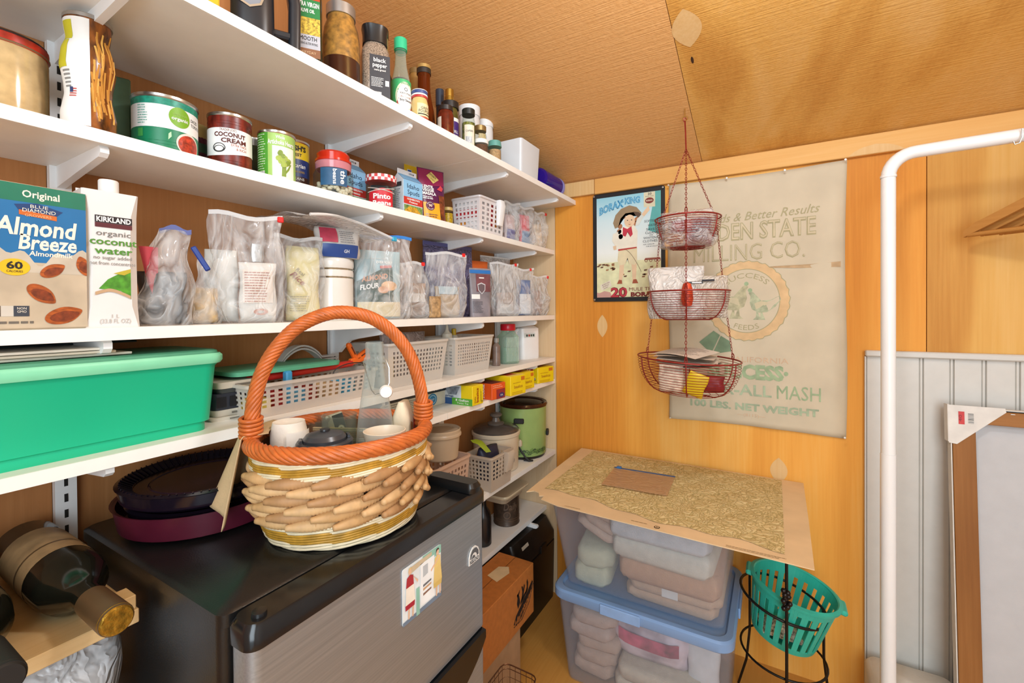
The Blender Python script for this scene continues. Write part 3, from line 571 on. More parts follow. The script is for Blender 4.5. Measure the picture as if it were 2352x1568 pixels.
for i in range(22):
    a = rg.uniform(0, 6.28); q = sqrt(rg.random()); O('artichoke_leaf', disc(fm, 0.0125 + 0.0105 * q * cos(a), 0.047 + 0.0135 * q * sin(a), 0.0042, 0.0048, 1, 10, 0.0012 + i * 0.00004), LEAF if i % 3 else LEAF2, t, 0)
# beans
t, fm = can('food_can', 'baked beans can with yellow and navy label behind the artichoke can', 0.07, 0.622, B, 0.034, 0.124, [(0.082, 0.118, M('#e0bd1c', 0.4)), (0.044, 0.082, M('#27386e', 0.4)), (0.004, 0.044, M('#3a1c14', 0.4))], 0.0)
W(t, "BUSH'S", fm, 0.006, 0.1, 0.0105, K, w=0.044, bold=0.04, e=0.001); W(t, 'BEST', fm, 0.008, 0.088, 0.006, K, w=0.019, bold=0.02, e=0.001); W(t, 'Vegetarian', fm, 0.004, 0.063, 0.009, WH, w=0.044, shear=0.25, bold=0.01, e=0.001); W(t, 'NO SUGAR ADDED', fm, 0.006, 0.052, 0.0042, M('#c7a03a'), w=0.036, e=0.001); W(t, 'BEANS', fm, 0.01, 0.036, 0.0055, WH, w=0.026, e=0.001)
rg = random.Random(5)
for i in range(12): O('bean_print', disc(fm, rg.uniform(-0.004, 0.03), rg.uniform(0.01, 0.028), 0.0055, 0.004, 1, 10, 0.0009 + 0.00004 * i), M('#8a4630' if i % 2 else '#6a3020', 0.4), t, 0)
# bean jar with a domed red lid
t = bottle('bean_jar', 'glass jar of white beans with domed bright red lid on second shelf', 0.142, 0.672, B, [(0, 0), (0.04, 0), (0.0425, 0.004), (0.0425, 0.052), (0.039, 0.06), (0.0365, 0.062), (0.0365, 0.066)], GLASS, 'jar', seg=36)
O('lid_collar', MB().lathe([(0.034, 0.063), (0.0375, 0.063), (0.0385, 0.078), (0.0365, 0.0805), (0.034, 0.0805)], 36), M('#c87f88', 0.15), t)
O('lid', MB().lathe([(0, 0.08), (0.0385, 0.08), (0.0385, 0.085), (0.034, 0.0865), (0.035, 0.098), (0.031, 0.1025), (0, 0.104)], 36), M('#c92c14', 0.18), t)
rg = random.Random(11); bean = MB().lathe([(0, -0.0062), (0.0034, -0.005), (0.0046, -0.002), (0.0046, 0.002), (0.0034, 0.005), (0, 0.0062)], 8).mesh('bean', M('#e0d3bd', 0.4), 180)
for i in range(58):
    a = rg.uniform(-2.2, 2.2); q = 0.0355 if i < 44 else 0.028 * sqrt(rg.random())
    O('bean', bean, None, t, loc=(q * cos(a), q * sin(a), 0.005 + 0.022 * rg.random() if i < 44 else 0.028), rot=(rg.uniform(0, 3), rg.uniform(0, 3), rg.uniform(0, 3)))
fm = cyl(0.0427); BL = M('#2b5a82', 0.5, var=0.15); lbl(t, fm, -0.028, 0.03, 0.022, 0.06, BL, nu=14)
rf = lambda u, v, e=0.0: fm(v, -u, e)
W(t, 'the', lambda u, v, e=0.0: fm(0.0145 + v, 0.041 - u, e), 0, 0, 0.011, WH, w=0.03, bold=0.02); W(t, 'beans', lambda u, v, e=0.0: fm(-0.001 + v, 0.041 - u, e), 0, 0, 0.008, WH, w=0.033, bold=0.02)
# potato cartons
def spud(label, x, y, rz, h=0.1):
    t = T('potato_carton', label, 'carton', (x, y, B), rz, None)
    d, w = 0.046, 0.07
    m = MB(); m.loft([rr(d, w, 0.001, 1, 0), rr(d, w, 0.001, 1, h)], cap1=False)
    m.add([(-d / 2, -w / 2, h), (d / 2, -w / 2, h), (d / 2, w / 2, h), (-d / 2, w / 2, h), (0, -w / 2, h + 0.02), (0, w / 2, h + 0.02)], [(0, 1, 4), (2, 3, 5), (1, 2, 5, 4), (3, 0, 4, 5)])
    O('carton_body', m, M('#dfe3e6', 0.45), t, 10); O('gable_fin', MB().box((0, 0, h + 0.026), (0.0016, w, 0.015), 0.0004), M('#e8e8ea', 0.45), t, 0)
    fm = flat((d / 2, 0, 0)); lbl(t, fm, -w / 2, w / 2, 0.0, h, M('#8fc3e6', 0.45)); lbl(t, fm, -w / 2, w / 2, 0.0, 0.05, M('#cfe3ef', 0.45), 'panel', 0.0006)
    lbl(t, fm, -w / 2, w / 2, 0.036, 0.055, M('#c93428', 0.45), 'band', 0.0008); W(t, 'Idaho', fm, 0.0, 0.079, 0.012, M('#22314a'), w=0.044); W(t, 'Spuds', fm, 0.001, 0.063, 0.012, M('#22314a'), w=0.044)
    W(t, 'HASHBROWN', fm, 0.0, 0.0475, 0.0048, WH, w=0.046, bold=0.02, e=0.0013); W(t, 'Potatoes', fm, 0.0, 0.04, 0.005, WH, w=0.03, bold=0.02, e=0.0013)
    O('greens_print', shape(fm, [(-0.034, 0.001), (0.034, 0.001), (0.034, 0.034), (-0.034, 0.034)], 0.0008), M('#7d9a52', 0.5, var=0.4, vs=120), t, 0)
    O('potato_print', disc(fm, -0.003, 0.014, 0.028, 0.0165, 2, 24, 0.0011, f=lambda a: 1 + 0.08 * sin(7 * a)), M('#d99c2e', 0.5, var=0.45, vs=260), t, 0)
    sf = flat((0, -w / 2, 0), (1, 0, 0)); lines(t, sf, -0.018, 0.012, 0.075, 14, 0.005, 0.0017, M('#8c9197'), 4); lbl(t, sf, -0.02, 0.016, 0.083, 0.095, M('#3a3a3e'), 'panel', 0.0006)
    gf = flat((d / 4 + 0.0004, 0, h + 0.01), (0, 1, 0), (-0.75, 0, 0.66)); lbl(t, gf, -w / 2, w / 2, -0.014, 0.015, M('#7fb4dc', 0.45), 'gable_print', 0.0008)
    ff = flat((0.0008, 0, h + 0.026)); W(t, 'OPEN', ff, 0.012, -0.002, 0.005, K, w=0.014); O('arrow', shape(ff, [(0.021, -0.003), (0.025, 0.0005), (0.021, 0.004)], 0.0008), K, t, 0)
    return t
spud('blue potato carton between the bean jar and gingham-lidded jar', 0.076, 0.768, 0.06); spud('blue potato carton beside the gingham-lidded jar, whole front showing', 0.128, 0.922, -0.05)
# jar with a gingham lid
t = bottle('bean_jar', 'faceted jar with red and white gingham lid and dark beans pack inside', 0.143, 0.813, B, [(0, 0), (0.034, 0), (0.037, 0.004), (0.037, 0.062), (0.035, 0.068), (0.035, 0.072)], GLASS, 'jar', seg=12)
lw_, lr = M('#efe8e6', 0.4), M('#d04848', 0.4)
m = MB(); n_ = 30
for i in range(n_):
    a0, a1 = 2 * pi * i / n_, 2 * pi * (i + 1) / n_
    for z0, z1, k in ((0.07, 0.0775, 0), (0.0775, 0.085, 1)):
        m.c = (i + k) % 2; m.add([(0.0385 * cos(a0), 0.0385 * sin(a0), z0), (0.0385 * cos(a1), 0.0385 * sin(a1), z0), (0.0385 * cos(a1), 0.0385 * sin(a1), z1), (0.0385 * cos(a0), 0.0385 * sin(a0), z1)], [(0, 1, 2, 3)])
m.c = 1; m.lathe([(0.0385, 0.085), (0, 0.086)], n_); m.lathe([(0, 0.0699), (0.0385, 0.07)], n_); O('lid', m, [lw_, lr], t, 0)
O('bean_pack', MB().loft([rr(0.04, 0.052, 0.012, 3, 0.003), rr(0.044, 0.056, 0.012, 3, 0.03), rr(0.03, 0.05, 0.012, 3, 0.062)]), M('#2c2c30', 0.3, var=0.4, vs=60), t, 40)
fm = cyl(0.0372); O('label', MB().grid(lambda a, b: fm(-0.032 + 0.062 * a, 0.002 + (0.036 + 0.012 * sin(a * 2.6)) * b, 0.0005), 16, 3), M('#c8202e', 0.45), t, 180); W(t, 'Pinto', fm, 0.002, 0.024, 0.012, WH, w=0.042, bold=0.03, e=0.0013); W(t, 'Beans', fm, 0.002, 0.009, 0.01, WH, w=0.044, bold=0.03, e=0.0013)
for s_ in (-1, 1): O('rubber_band', MB().tube([fm(-0.035 + 0.07 * k / 12, 0.046 - s_ * 0.012 * (k / 12 - 0.5), 0.001) for k in range(13)], 0.0012, 5), M('#cfc4bc', 0.5), t, 60)
# pouches
def pouch(name, label, x, y, z, rz, w, h, d, mat, cat='pouch', lean=0.0, topw=1.0, botw=0.92, group=None):
    t = T(name, label, cat, (x, y, z), rz, group)
    def ring(v):
        dd = d * (0.92 if v < 0.05 else max(0.025, (1 - v) ** 0.7)) ; ww = w * (botw + (topw - botw) * v); n = 20
        return [(lean * v + dd / 2 * cos(2 * pi * i / n) * abs(sin(pi * 0.5)) , ww / 2 * (1 if sin(2 * pi * i / n) >= 0 else -1) * abs(sin(2 * pi * i / n)) ** 0.5, v * h) for i in range(n)]
    O('pouch_body', MB().loft([ring(v) for v in (0, 0.03, 0.15, 0.3, 0.45, 0.6, 0.75, 0.88, 0.97, 1.0)]), mat, t, 60)
    def fm(u, v, e=0.0):
        q = v / h; dd = d * max(0.025, (1 - q) ** 0.7); ww = w * (botw + (topw - botw) * q) / 2; s = min(0.999, abs(u) / ww)
        return Vector((lean * q + dd / 2 * sqrt(max(0, 1 - s ** 4)) + 0.0008 + e, u, v))
    return t, fm
PURP = M('#5a1b4a', 0.3, var=0.12)
t, fm = pouch('curry_pouch', 'purple stand-up meal pouch with yellow base panel on second shelf', 0.152, 1.0, B, -0.35, 0.088, 0.157, 0.036, PURP, lean=-0.012, topw=1.0, botw=0.86)
O('top_panel', MB().grid(lambda a, b: fm(-0.041 + 0.08 * a, 0.112 + 0.042 * b + 0.012 * (1 - a) * (1 - b) * -1, 0.0006), 8, 6), M('#8a1d48', 0.35), t, 180)
O('side_photo', MB().grid(lambda a, b: fm(0.016 + 0.021 * a + 0.006 * (1 - b) * (a), 0.006 + 0.075 * b, 0.0008), 6, 8), M('#7a3b1e', 0.45, var=0.5, vs=90), t, 180)
O('yellow_panel', MB().grid(lambda a, b: fm(-0.034 + 0.05 * a, 0.006 + 0.05 * b, 0.001), 8, 4), M('#e0a423', 0.4), t, 180)
O('badge', disc(fm, -0.014, 0.046, 0.0135, 0.0135, 2, 24, 0.0014), PURP, t, 0); W(t, '90', fm, -0.014, 0.0435, 0.007, M('#f0d8c0'), w=0.011, bold=0.03, e=0.002); W(t, 'READY IN', arc(fm, -0.014, 0.046, 0.0085), 0, 0, 0.0032, WH, e=0.002); W(t, 'SECONDS', arc(fm, -0.014, 0.046, 0.0115, True), 0, 0, 0.0032, WH, e=0.002)
O('diamond', shape(fm, [(-0.018, 0.135), (0.0, 0.149), (0.022, 0.128), (0.002, 0.114)], 0.0016), M('#d8c070', 0.4), t, 0)
W(t, "PATAK'S", lambda u, v, e=0.0: fm(0.002 + u * 0.82 - v * -0.5, 0.134 - u * 0.55 + v * 0.85, e), -0.002, 0.0, 0.006, M('#5a4a1a'), w=0.026, bold=0.02, e=0.002); W(t, 'Original', lambda u, v, e=0.0: fm(0.0 + u * 0.82 + v * 0.5, 0.127 - u * 0.55 + v * 0.85, e), 0.002, -0.002, 0.004, M('#5a4a1a'), w=0.015, e=0.002)
for s_, v in (('LENTIL', 0.098), ('VEGGIE', 0.088), ('MASALA', 0.078)): W(t, s_, fm, -0.034, v, 0.0082, WH, w=0.036 if v > 0.08 else 0.042, bold=0.04, al='l', e=0.0014)
lines(t, fm, -0.034, 0.004, 0.071, 2, 0.005, 0.0028, WH, 2, 0.0014); O('pepper_print', shape(fm, [(0.012, 0.098), (0.028, 0.094), (0.034, 0.104), (0.026, 0.112), (0.02, 0.105)], 0.0014), M('#d0434a'), t, 0); lines(t, fm, -0.03, 0.012, 0.02, 2, 0.006, 0.0022, PURP, 12, 0.0016)
t, fm = pouch('rice_pouch', 'yellow and blue meal pouch behind the purple pouch', 0.078, 1.008, B, -0.2, 0.07, 0.178, 0.028, M('#dcae1a', 0.35), lean=-0.004)
O('blue_panel', MB().grid(lambda a, b: fm(-0.033 + 0.066 * a, 0.01 + 0.07 * b, 0.0008), 8, 5), M('#244a94', 0.4), t, 180); O('red_label', MB().grid(lambda a, b: fm(-0.012 + 0.04 * a, 0.095 + 0.03 * b, 0.001), 6, 3), M('#b8261e', 0.4), t, 180); O('corner_badge', MB().grid(lambda a, b: fm(-0.027 + 0.015 * a, 0.15 + 0.014 * b, 0.001), 3, 2), M('#e6e6e0'), t, 180); O('corner_badge', MB().grid(lambda a, b: fm(-0.0255 + 0.012 * a, 0.1515 + 0.011 * b, 0.0016), 3, 2), M('#33539a'), t, 180)
# corn jar
t = bottle('corn_jar', 'small jar of yellow corn kernels between pouch and white basket', 0.125, 1.104, B, [(0, 0), (0.015, 0), (0.0165, 0.003), (0.0165, 0.05), (0.014, 0.056), (0.014, 0.06)], GLASS, 'jar'); O('corn', MB().lathe([(0, 0.001), (0.0158, 0.001), (0.0158, 0.049), (0, 0.05)], 20), M('#d6a41a', 0.35, var=0.35, vs=260), t); cap(t, 0.0152, 0.058, 0.068, M('#c9a860', 0.4), 'lid')
# perforated basket builder
def lattice(p00, p10, p01, p11, nx, ny, bar=0.35, mb=None, a0=0.0, a1=1.0, b0=0.0, b1=1.0):
    """a wall of a basket: bilinear panel whose cells nx by ny inside (a0..a1, b0..b1) are open"""
    mb = mb or MB(); P = lambda a, b: Vector(p00) * (1 - a) * (1 - b) + Vector(p10) * a * (1 - b) + Vector(p01) * (1 - a) * b + Vector(p11) * a * b
    us = [0.0]; vs = [0.0]
    for i in range(nx):
        c = (a1 - a0) / nx; us += [a0 + c * (i + bar / 2), a0 + c * (i + 1 - bar / 2)]
    us.append(1.0)
    for j in range(ny):
        c = (b1 - b0) / ny; vs += [b0 + c * (j + bar / 2), b0 + c * (j + 1 - bar / 2)]
    vs.append(1.0)
    nu = len(us); fs = []
    pts = [P(a, b) for b in vs for a in us]
    for j in range(len(vs) - 1):
        for i in range(nu - 1):
            if i % 2 == 1 and j % 2 == 1: continue
            fs.append((j * nu + i, j * nu + i + 1, (j + 1) * nu + i + 1, (j + 1) * nu + i))
    return mb.add(pts, fs)
def solid(o, th=0.0016):
    md = o.modifiers.new('solid', 'SOLIDIFY'); md.thickness = th; md.offset = 0.0; return o
def basket(name, label, x, y, z, rz, w, d, h, mat, taper=0.02, nx=10, nd=6, ny=5, b0=0.16, b1=0.86, handle=None, group=None, rim=0.006):
    """perforated plastic basket: d along local x, w along local y"""
    t = T(name, label, 'basket', (x, y, z), rz, group)
    a, b = d / 2, w / 2; q = taper / 2
    bt = [(a - q, -b + q, 0), (a - q, b - q, 0), (-a + q, b - q, 0), (-a + q, -b + q, 0)]; tp = [(a, -b, h), (a, b, h), (-a, b, h), (-a, -b, h)]
    for i, n_ in ((0, nx), (1, nd), (2, nx), (3, nd)):
        j = (i + 1) % 4
        solid(O('basket_wall', lattice(bt[i], bt[j], tp[i], tp[j], n_, ny, 0.42, None, 0.06, 0.94, b0, b1), mat, t, 0))
    solid(O('basket_base', MB().add(bt, [(0, 1, 2, 3)]), mat, t, 0), 0.002)
    O('basket_rim', MB().loft([rr(d + rim * 2, w + rim * 2, 0.012, 4, h - 0.004), rr(d + rim * 2, w + rim * 2, 0.012, 4, h + 0.002), rr(d - 0.002, w - 0.002, 0.008, 4, h + 0.002), rr(d - 0.002, w - 0.002, 0.008, 4, h - 0.004), rr(d + rim * 2, w + rim * 2, 0.012, 4, h - 0.004)], cap0=False, cap1=False), mat, t, 40)
    if handle:
        yy, hw, hl = handle
        O('handle', MB().loft([rr(0.012, hw, 0.004, 2, 0.0, a + 0.006, yy), rr(0.022, hw, 0.004, 2, hl * 0.8, a + 0.012, yy), rr(0.022, hw, 0.004, 2, hl, a + 0.008, yy)]), STEEL_W if handle[2] > 0.07 else mat, t, 40).location = (0.0, 0, h - hl + 0.004)
    return t
WB = CLEAR('#ffffff', '#f6efee', 0.62, 0.3, 0.25)
basket('plastic_basket', 'white perforated basket with handle holding red and white boxes', 0.128, 1.27, B + 0.0, 0, 0.152, 0.11, 0.118, WB, 0.012, 5, 6, 6, 0.1, 0.9, (0.035, 0.03, 0.085))
for i, (c, yy, hh, lb) in enumerate((('#c8343a', -0.052, 0.112, 'red and white seasoning box standing first in the white perforated basket'), ('#e6e2e0', -0.016, 0.104, 'white seasoning box standing second in the white perforated basket'), ('#c8343a', 0.02, 0.12, 'tall red topped box standing third in the white perforated basket'), ('#e0912a', 0.053, 0.1, 'orange seasoning box standing last in the white perforated basket'))):
    t, f1, f2, f3 = carton('seasoning_box', lb, 'box', 0.124, 1.27 + yy, B + 0.0035, 0.084, 0.03, hh, M('#e9e4e0', 0.5), 0, 0.001)
    lbl(t, f1, -0.015, 0.015, 0.03, hh, M(c, 0.5)); lbl(t, f2, -0.042, 0.042, hh * 0.45, hh * 0.7, M(c, 0.5)); lbl(t, f3, -0.015, 0.015, -0.042, 0.042, M(c, 0.5)); lbl(t, f2, -0.03, 0.0, hh * 0.15, hh * 0.35, M('#e0912a'), e=0.0006)
# clear zip bags
FILM = CLEAR('#fcfcfc', '#ffffff', 0.045, 0.26, 0.08, 0.85, 11.0, (1, 1, 0.45))
FILM2 = CLEAR('#f6f6f5', '#ffffff', 0.08, 0.3, 0.1, 0.9, 13.0, (1, 1, 0.5))
def bag(name, label, x, y, z, rz, w, h, d, seed=1, film=None, zip_=None, slider=None, flop=0.0, topw=0.9, lean=0.0, skew=0.0, fill=0.6, group=None, cat='bag'):
    t = T(name, label, cat, (x, y, z), rz, group); rg = random.Random(seed); n = 28; nv = 16; d *= 1.25
    ph = [rg.uniform(0, 6.28) for _ in range(8)]
    def ring(v):
        dd = d * (0.75 if v < 0.02 else 1.0 if v < fill else max(0.03, 1 - ((v - fill) / (1 - fill)) ** 0.8))
        ww = w * (0.9 + 0.1 * min(1, v * 5)) * (1 + (topw - 1) * v); out = []
        for i in range(n):
            a = 2 * pi * i / n; s_ = sin(a); c_ = cos(a)
            wr = (0.10 * sin(3 * a + ph[0] + 6 * v) + 0.09 * sin(5 * a + ph[1] - 9 * v) + 0.06 * sin(9 * a + ph[2] + 17 * v) + 0.05 * sin(13 * v * 2 + ph[3] + 2 * a))
            xx = dd / 2 * c_ * (1 + wr * 1.6); yy = ww / 2 * (1 if s_ >= 0 else -1) * abs(s_) ** 0.6 * (1 + wr * 0.25)
            out.append((lean * v + xx + flop * max(0, v - 0.6) ** 1.5, yy + skew * v + 0.004 * sin(11 * v + ph[4]), h * v - abs(flop) * 0.6 * max(0, v - 0.75)))
        return out
    O('bag_film', MB().loft([ring(k / nv) for k in range(nv + 1)]), film or FILM, t, 180)
    r = ring(1.0); ys = sorted(r, key=lambda p: p[1]); p0 = Vector(ys[0]); p1 = Vector(ys[-1])
    if zip_:
        O('zip_strip', MB().loft([[tuple(p0.lerp(p1, k / 8) + Vector((dx, 0, dz + 0.004 * sin(k * 0.9 + seed)))) for dx, dz in ((-0.0012, -0.004), (0.0012, -0.004), (0.0012, 0.004), (-0.0012, 0.004))] for k in range(9)]), zip_, t, 0)
    if slider:
        q = p0.lerp(p1, slider[0]); O('slider', MB().box(tuple(q), (0.006, 0.011, 0.011), 0.0015), slider[1], t, 0)
    return t
SL = M('#e02420', 0.35); ZC = CLEAR('#f4f4f4', '#ffffff', 0.45, 0.3, 0.15)
def pack(name, label, cat, x, y, z, rz, w, h, d, mat, seed=1, band=None):
    """soft packet: a pillow of paper or foil"""
    if name not in ('cereal_packet', 'plastic_sack', 'bag_roll', 'snack_bag', 'linen_bag'): d *= 0.75; w *= 0.9
    t = T(name, label, cat, (x, y, z), rz); rg = random.Random(seed); p_ = [rg.uniform(0, 6) for _ in range(4)]; n = 20
    def ring(v):
        dd = d * max(0.08, sin(pi * min(0.97, 0.12 + 0.88 * v) * 0.98) ** 0.55)
        return [((dd / 2 * cos(2 * pi * i / n) * (1 + 0.12 * sin(5 * 2 * pi * i / n + p_[0] + 7 * v))), w / 2 * (1 if sin(2 * pi * i / n) >= 0 else -1) * abs(sin(2 * pi * i / n)) ** 0.5 * (1 + 0.05 * sin(9 * v + p_[1])), h * v) for i in range(n)]
    O('packet_body', MB().loft([ring(k / 10) for k in range(11)]), mat, t, 180)
    fm = lambda u, v, e=0.0: Vector((d / 2 * max(0.08, sin(pi * min(0.97, 0.12 + 0.88 * v / h) * 0.98) ** 0.55) * sqrt(max(0.0, 1 - min(1, abs(u) / (w / 2)) ** 4)) * 1.12 + 0.001 + e, u, v))
    if band: O('label', MB().grid(lambda a, b: fm(-w * 0.4 + w * 0.8 * a, h * (band[0] + (band[1] - band[0]) * b), 0.0006), 8, 5), band[2], t, 180)
    return t, fm
bag('zip_bag', 'clear zip bag beside the white perforated basket, purple packet inside', 0.15, 1.432, B, -0.35, 0.085, 0.15, 0.055, 1, FILM, ZC, None, flop=0.05, skew=0.005)
pack('snack_packet', 'purple and pink packet in the bag beside the white perforated basket', 'packet', 0.15, 1.435, B + 0.003, -0.35, 0.055, 0.1, 0.03, M('#c9a8a4', 0.4, var=0.2), 3, (0.05, 0.45, M('#4a3f86', 0.4)))
bag('zip_bag', 'clear zip bag with red and blue packet inside on second shelf', 0.155, 1.533, B, -0.3, 0.09, 0.152, 0.055, 2, FILM, ZC, None, flop=0.05, skew=0.01)
pack('snack_packet', 'red and blue packet in the middle bag at the shelf end', 'packet', 0.158, 1.535, B + 0.003, -0.3, 0.06, 0.115, 0.032, M('#d44a52', 0.4, var=0.25), 5, (0.04, 0.45, M('#54779e', 0.4, var=0.3, vs=80)))
bag('zip_bag', 'clear zip bag with red slider hanging over the end of second shelf', 0.163, 1.632, B, -0.3, 0.09, 0.148, 0.06, 3, FILM, ZC, (0.95, SL), flop=0.03, skew=0.012, topw=0.75)
pack('snack_packet', 'pale pasta packet in the bag with red slider on second shelf', 'packet', 0.163, 1.632, B + 0.003, -0.3, 0.055, 0.095, 0.035, M('#d9c4a8', 0.45, var=0.25, vs=60), 8)

# ------------------------------------------------------------------ third shelf
t = T('milk_carton', 'blue and teal almond drink carton beside the white coconut carton on third shelf', 'carton', (0.158, 0.1875, C), 0)
O('carton_body', MB().box((0, 0, 0.0915), (0.064, 0.0945, 0.183), 0.002), M('#c9b9a0', 0.4), t); fm = flat((0.0322, 0, 0)); w2 = 0.0468
lbl(t, fm, -w2, w2, 0.002, 0.181, M('#bfae95', 0.4, var=0.12, vs=25), 'front_print'); lbl(t, fm, -w2, w2, 0.085, 0.165, M('#1f6ea6', 0.4, var=0.1, vs=12), 'blue_print', 0.0005)
O('cloud_edge', MB().grid(lambda a, b: fm(-w2 + 2 * w2 * a, 0.072 + b * (0.022 + 0.008 * sin(a * 9) + 0.006 * sin(a * 21)), 0.0006), 24, 1), M('#c3b7a4', 0.45, var=0.1), t, 180)
lbl(t, fm, -w2, w2, 0.16, 0.182, M('#1c7359', 0.4), 'teal_band', 0.0006); CRM = M('#efe6d6', 0.45)
W(t, 'Original', fm, 0.004, 0.1665, 0.0085, CRM, w=0.034, bold=0.02); 
O('brand_panel', shape(fm, [(-0.02, 0.156), (0.0, 0.16), (0.024, 0.153), (0.018, 0.1465), (0.0, 0.1475), (-0.016, 0.149)], 0.0008), M('#1d3f72', 0.4), t, 0); O('brand_ribbon', shape(fm, [(-0.016, 0.15), (0.018, 0.1465), (0.018, 0.1405), (-0.016, 0.144)], 0.001), M('#cf6a26', 0.4), t, 0)
W(t, 'BLUE', fm, 0.002, 0.1535, 0.0042, CRM, w=0.016, e=0.0013); W(t, 'DIAMOND', fm, 0.002, 0.148, 0.0045, CRM, w=0.03, e=0.0014); W(t, 'GROWERS', fm, 0.001, 0.1425, 0.003, M('#f0c090'), w=0.024, e=0.0014)
W(t, 'Almond', fm, 0.0, 0.119, 0.021, CRM, w=0.075, shear=0.15, bold=0.025); W(t, 'Breeze', fm, 0.01, 0.1015, 0.018, CRM, w=0.054, shear=0.15, bold=0.025); W(t, 'Almondmilk', fm, 0.0125, 0.0935, 0.006, CRM, w=0.041, shear=0.1, bold=0.02)
O('badge', disc(fm, -0.0205, 0.078, 0.0135, 0.0105, 1, 28, 0.001), M('#e0b81c', 0.4), t, 0); W(t, '60', fm, -0.0205, 0.076, 0.0085, K, w=0.014, bold=0.03, e=0.0014); W(t, 'CALORIES', fm, -0.0205, 0.0715, 0.0026, K, w=0.014, e=0.0014)
ALM = M('#a4501c', 0.45, var=0.3, vs=120, stretch=(1, 1, 3)); ALM2 = M('#7d3513', 0.5, var=0.3, vs=150)
for cu, cv, L, rot_ in ((0.0135, 0.076, 0.0135, 0.6), (0.044, 0.084, 0.0135, 1.9), (0.003, 0.045, 0.0165, -0.75), (0.0235, 0.018, 0.019, 0.35)):
    pts = []
    for k in range(28):
        a = 2 * pi * k / 28; q = L * (1 if cos(a) > 0 else 1); px = L * cos(a); py = L * 0.56 * sin(a) * (1 - 0.45 * max(0, cos(a)) ** 2); pts.append((min(w2, cu + px * cos(rot_) - py * sin(rot_)), cv + px * sin(rot_) + py * cos(rot_)))
    O('almond_print', shape(fm, pts, 0.0011), ALM, t, 0); O('almond_shade', shape(fm, [(min(w2, cu + (x_ - cu) * 0.8 + 0.001), cv + (y_ - cv) * 0.62 - 0.0012) for x_, y_ in pts], 0.0013), ALM2, t, 0)
lbl(t, fm, -0.045, -0.033, 0.017, 0.03, M('#3a3a44'), 'badge', 0.001); lbl(t, fm, -0.0325, -0.0085, 0.017, 0.03, M('#c9c2b6'), 'badge', 0.0008); lbl(t, fm, -0.022, -0.0085, 0.017, 0.03, M('#3a3f4a'), 'badge', 0.001)
W(t, 'NON', fm, -0.015, 0.0255, 0.0028, CRM, w=0.008, e=0.0014); W(t, 'GMO', fm, -0.015, 0.0215, 0.0028, CRM, w=0.008, e=0.0014); lines(t, fm, -0.04, 0.004, 0.008, 1, 0.01, 0.0028, M('#6a6258'), 6, 0.001)
# coconut water
t = T('juice_carton', 'white coconut water carton with white screw cap on third shelf', 'carton', (0.159, 0.2635, C), -0.05)
WC = M('#e2e0de', 0.35, var=0.015)
m = MB(); q = 0.012
def oct_(w, d, c_, z, tx=0.0): return [(d / 2, w / 2 - c_, z + tx), (d / 2 - c_, w / 2, z + tx), (-d / 2 + c_, w / 2, z), (-d / 2, w / 2 - c_, z), (-d / 2, -w / 2 + c_, z), (-d / 2 + c_, -w / 2, z), (d / 2 - c_, -w / 2, z + tx), (d / 2, -w / 2 + c_, z + tx)]
m.loft([oct_(0.062, 0.062, 0.002, 0), oct_(0.062, 0.062, 0.009, 0.03), oct_(0.062, 0.062, 0.011, 0.1), oct_(0.062, 0.062, 0.009, 0.16), oct_(0.062, 0.062, 0.002, 0.1915, 0.0)])
O('carton_body', m, WC, t, 20); O('top_fin', MB().box((0, 0.0, 0.193), (0.0015, 0.06, 0.006)), WC, t, 0)
O('cap', MB().lathe([(0, 0.192), (0.0125, 0.192), (0.0125, 0.195), (0.0115, 0.196), (0.0115, 0.211), (0.0105, 0.2125), (0, 0.2125)], 24, o=(0.006, 0.004, 0)), M('#ecebe8', 0.4, var=0.01), t)
fm = flat((0.0312, 0.001, 0)); lbl(t, fm, -0.019, 0.022, 0.147, 0.157, M('#241c20'), 'brand_panel', 0.0005); lbl(t, fm, -0.019, 0.022, 0.1405, 0.1468, M('#5a1e26'), 'brand_panel', 0.0005)
W(t, 'KIRKLAND', fm, 0.0015, 0.1485, 0.0068, WH, w=0.038, bold=0.03); W(t, 'organic', fm, 0.001, 0.129, 0.0075, M('#6d6b68'), w=0.038); OG = M('#4f8a30', 0.45)
W(t, 'coconut', fm, 0.001, 0.1165, 0.0095, OG, w=0.052, bold=0.02); W(t, 'water', fm, 0.001, 0.1035, 0.0095, OG, w=0.042, bold=0.02); W(t, 'no sugar added', fm, 0.0, 0.096, 0.005, M('#7c7a76'), w=0.042); W(t, 'not from concentrate', fm, 0.0, 0.088, 0.005, M('#7c7a76'), w=0.05)
O('coconut_print', shape(fm, [(-0.016, 0.0545), (-0.006, 0.068), (0.01, 0.079), (0.0195, 0.082), (0.0195, 0.04), (0.008, 0.052)], 0.0006), M('#4d8f2a', 0.4, var=0.3, vs=100), t, 0)
O('coconut_print', shape(fm, [(0.0, 0.0765), (0.01, 0.0805), (0.0195, 0.084), (0.0195, 0.079), (0.012, 0.0745)], 0.0009), M('#b9a832', 0.45), t, 0)
O('coconut_rim', MB().grid(lambda a, b: fm(-0.02 + 0.039 * a, (0.05 if b else 0.0455) + 0.006 * sin(min(1, a * 1.7) * pi * 0.5) - (0.02 * max(0, a - 0.35) ** 1.4), 0.0011), 14, 1), M('#c2a07c', 0.5), t, 180)
W(t, '1 L', fm, 0.0015, 0.0135, 0.005, M('#b5b2ad'), w=0.008); W(t, '(33.8 FL OZ)', fm, 0.0015, 0.006, 0.006, M('#b5b2ad'), w=0.034)
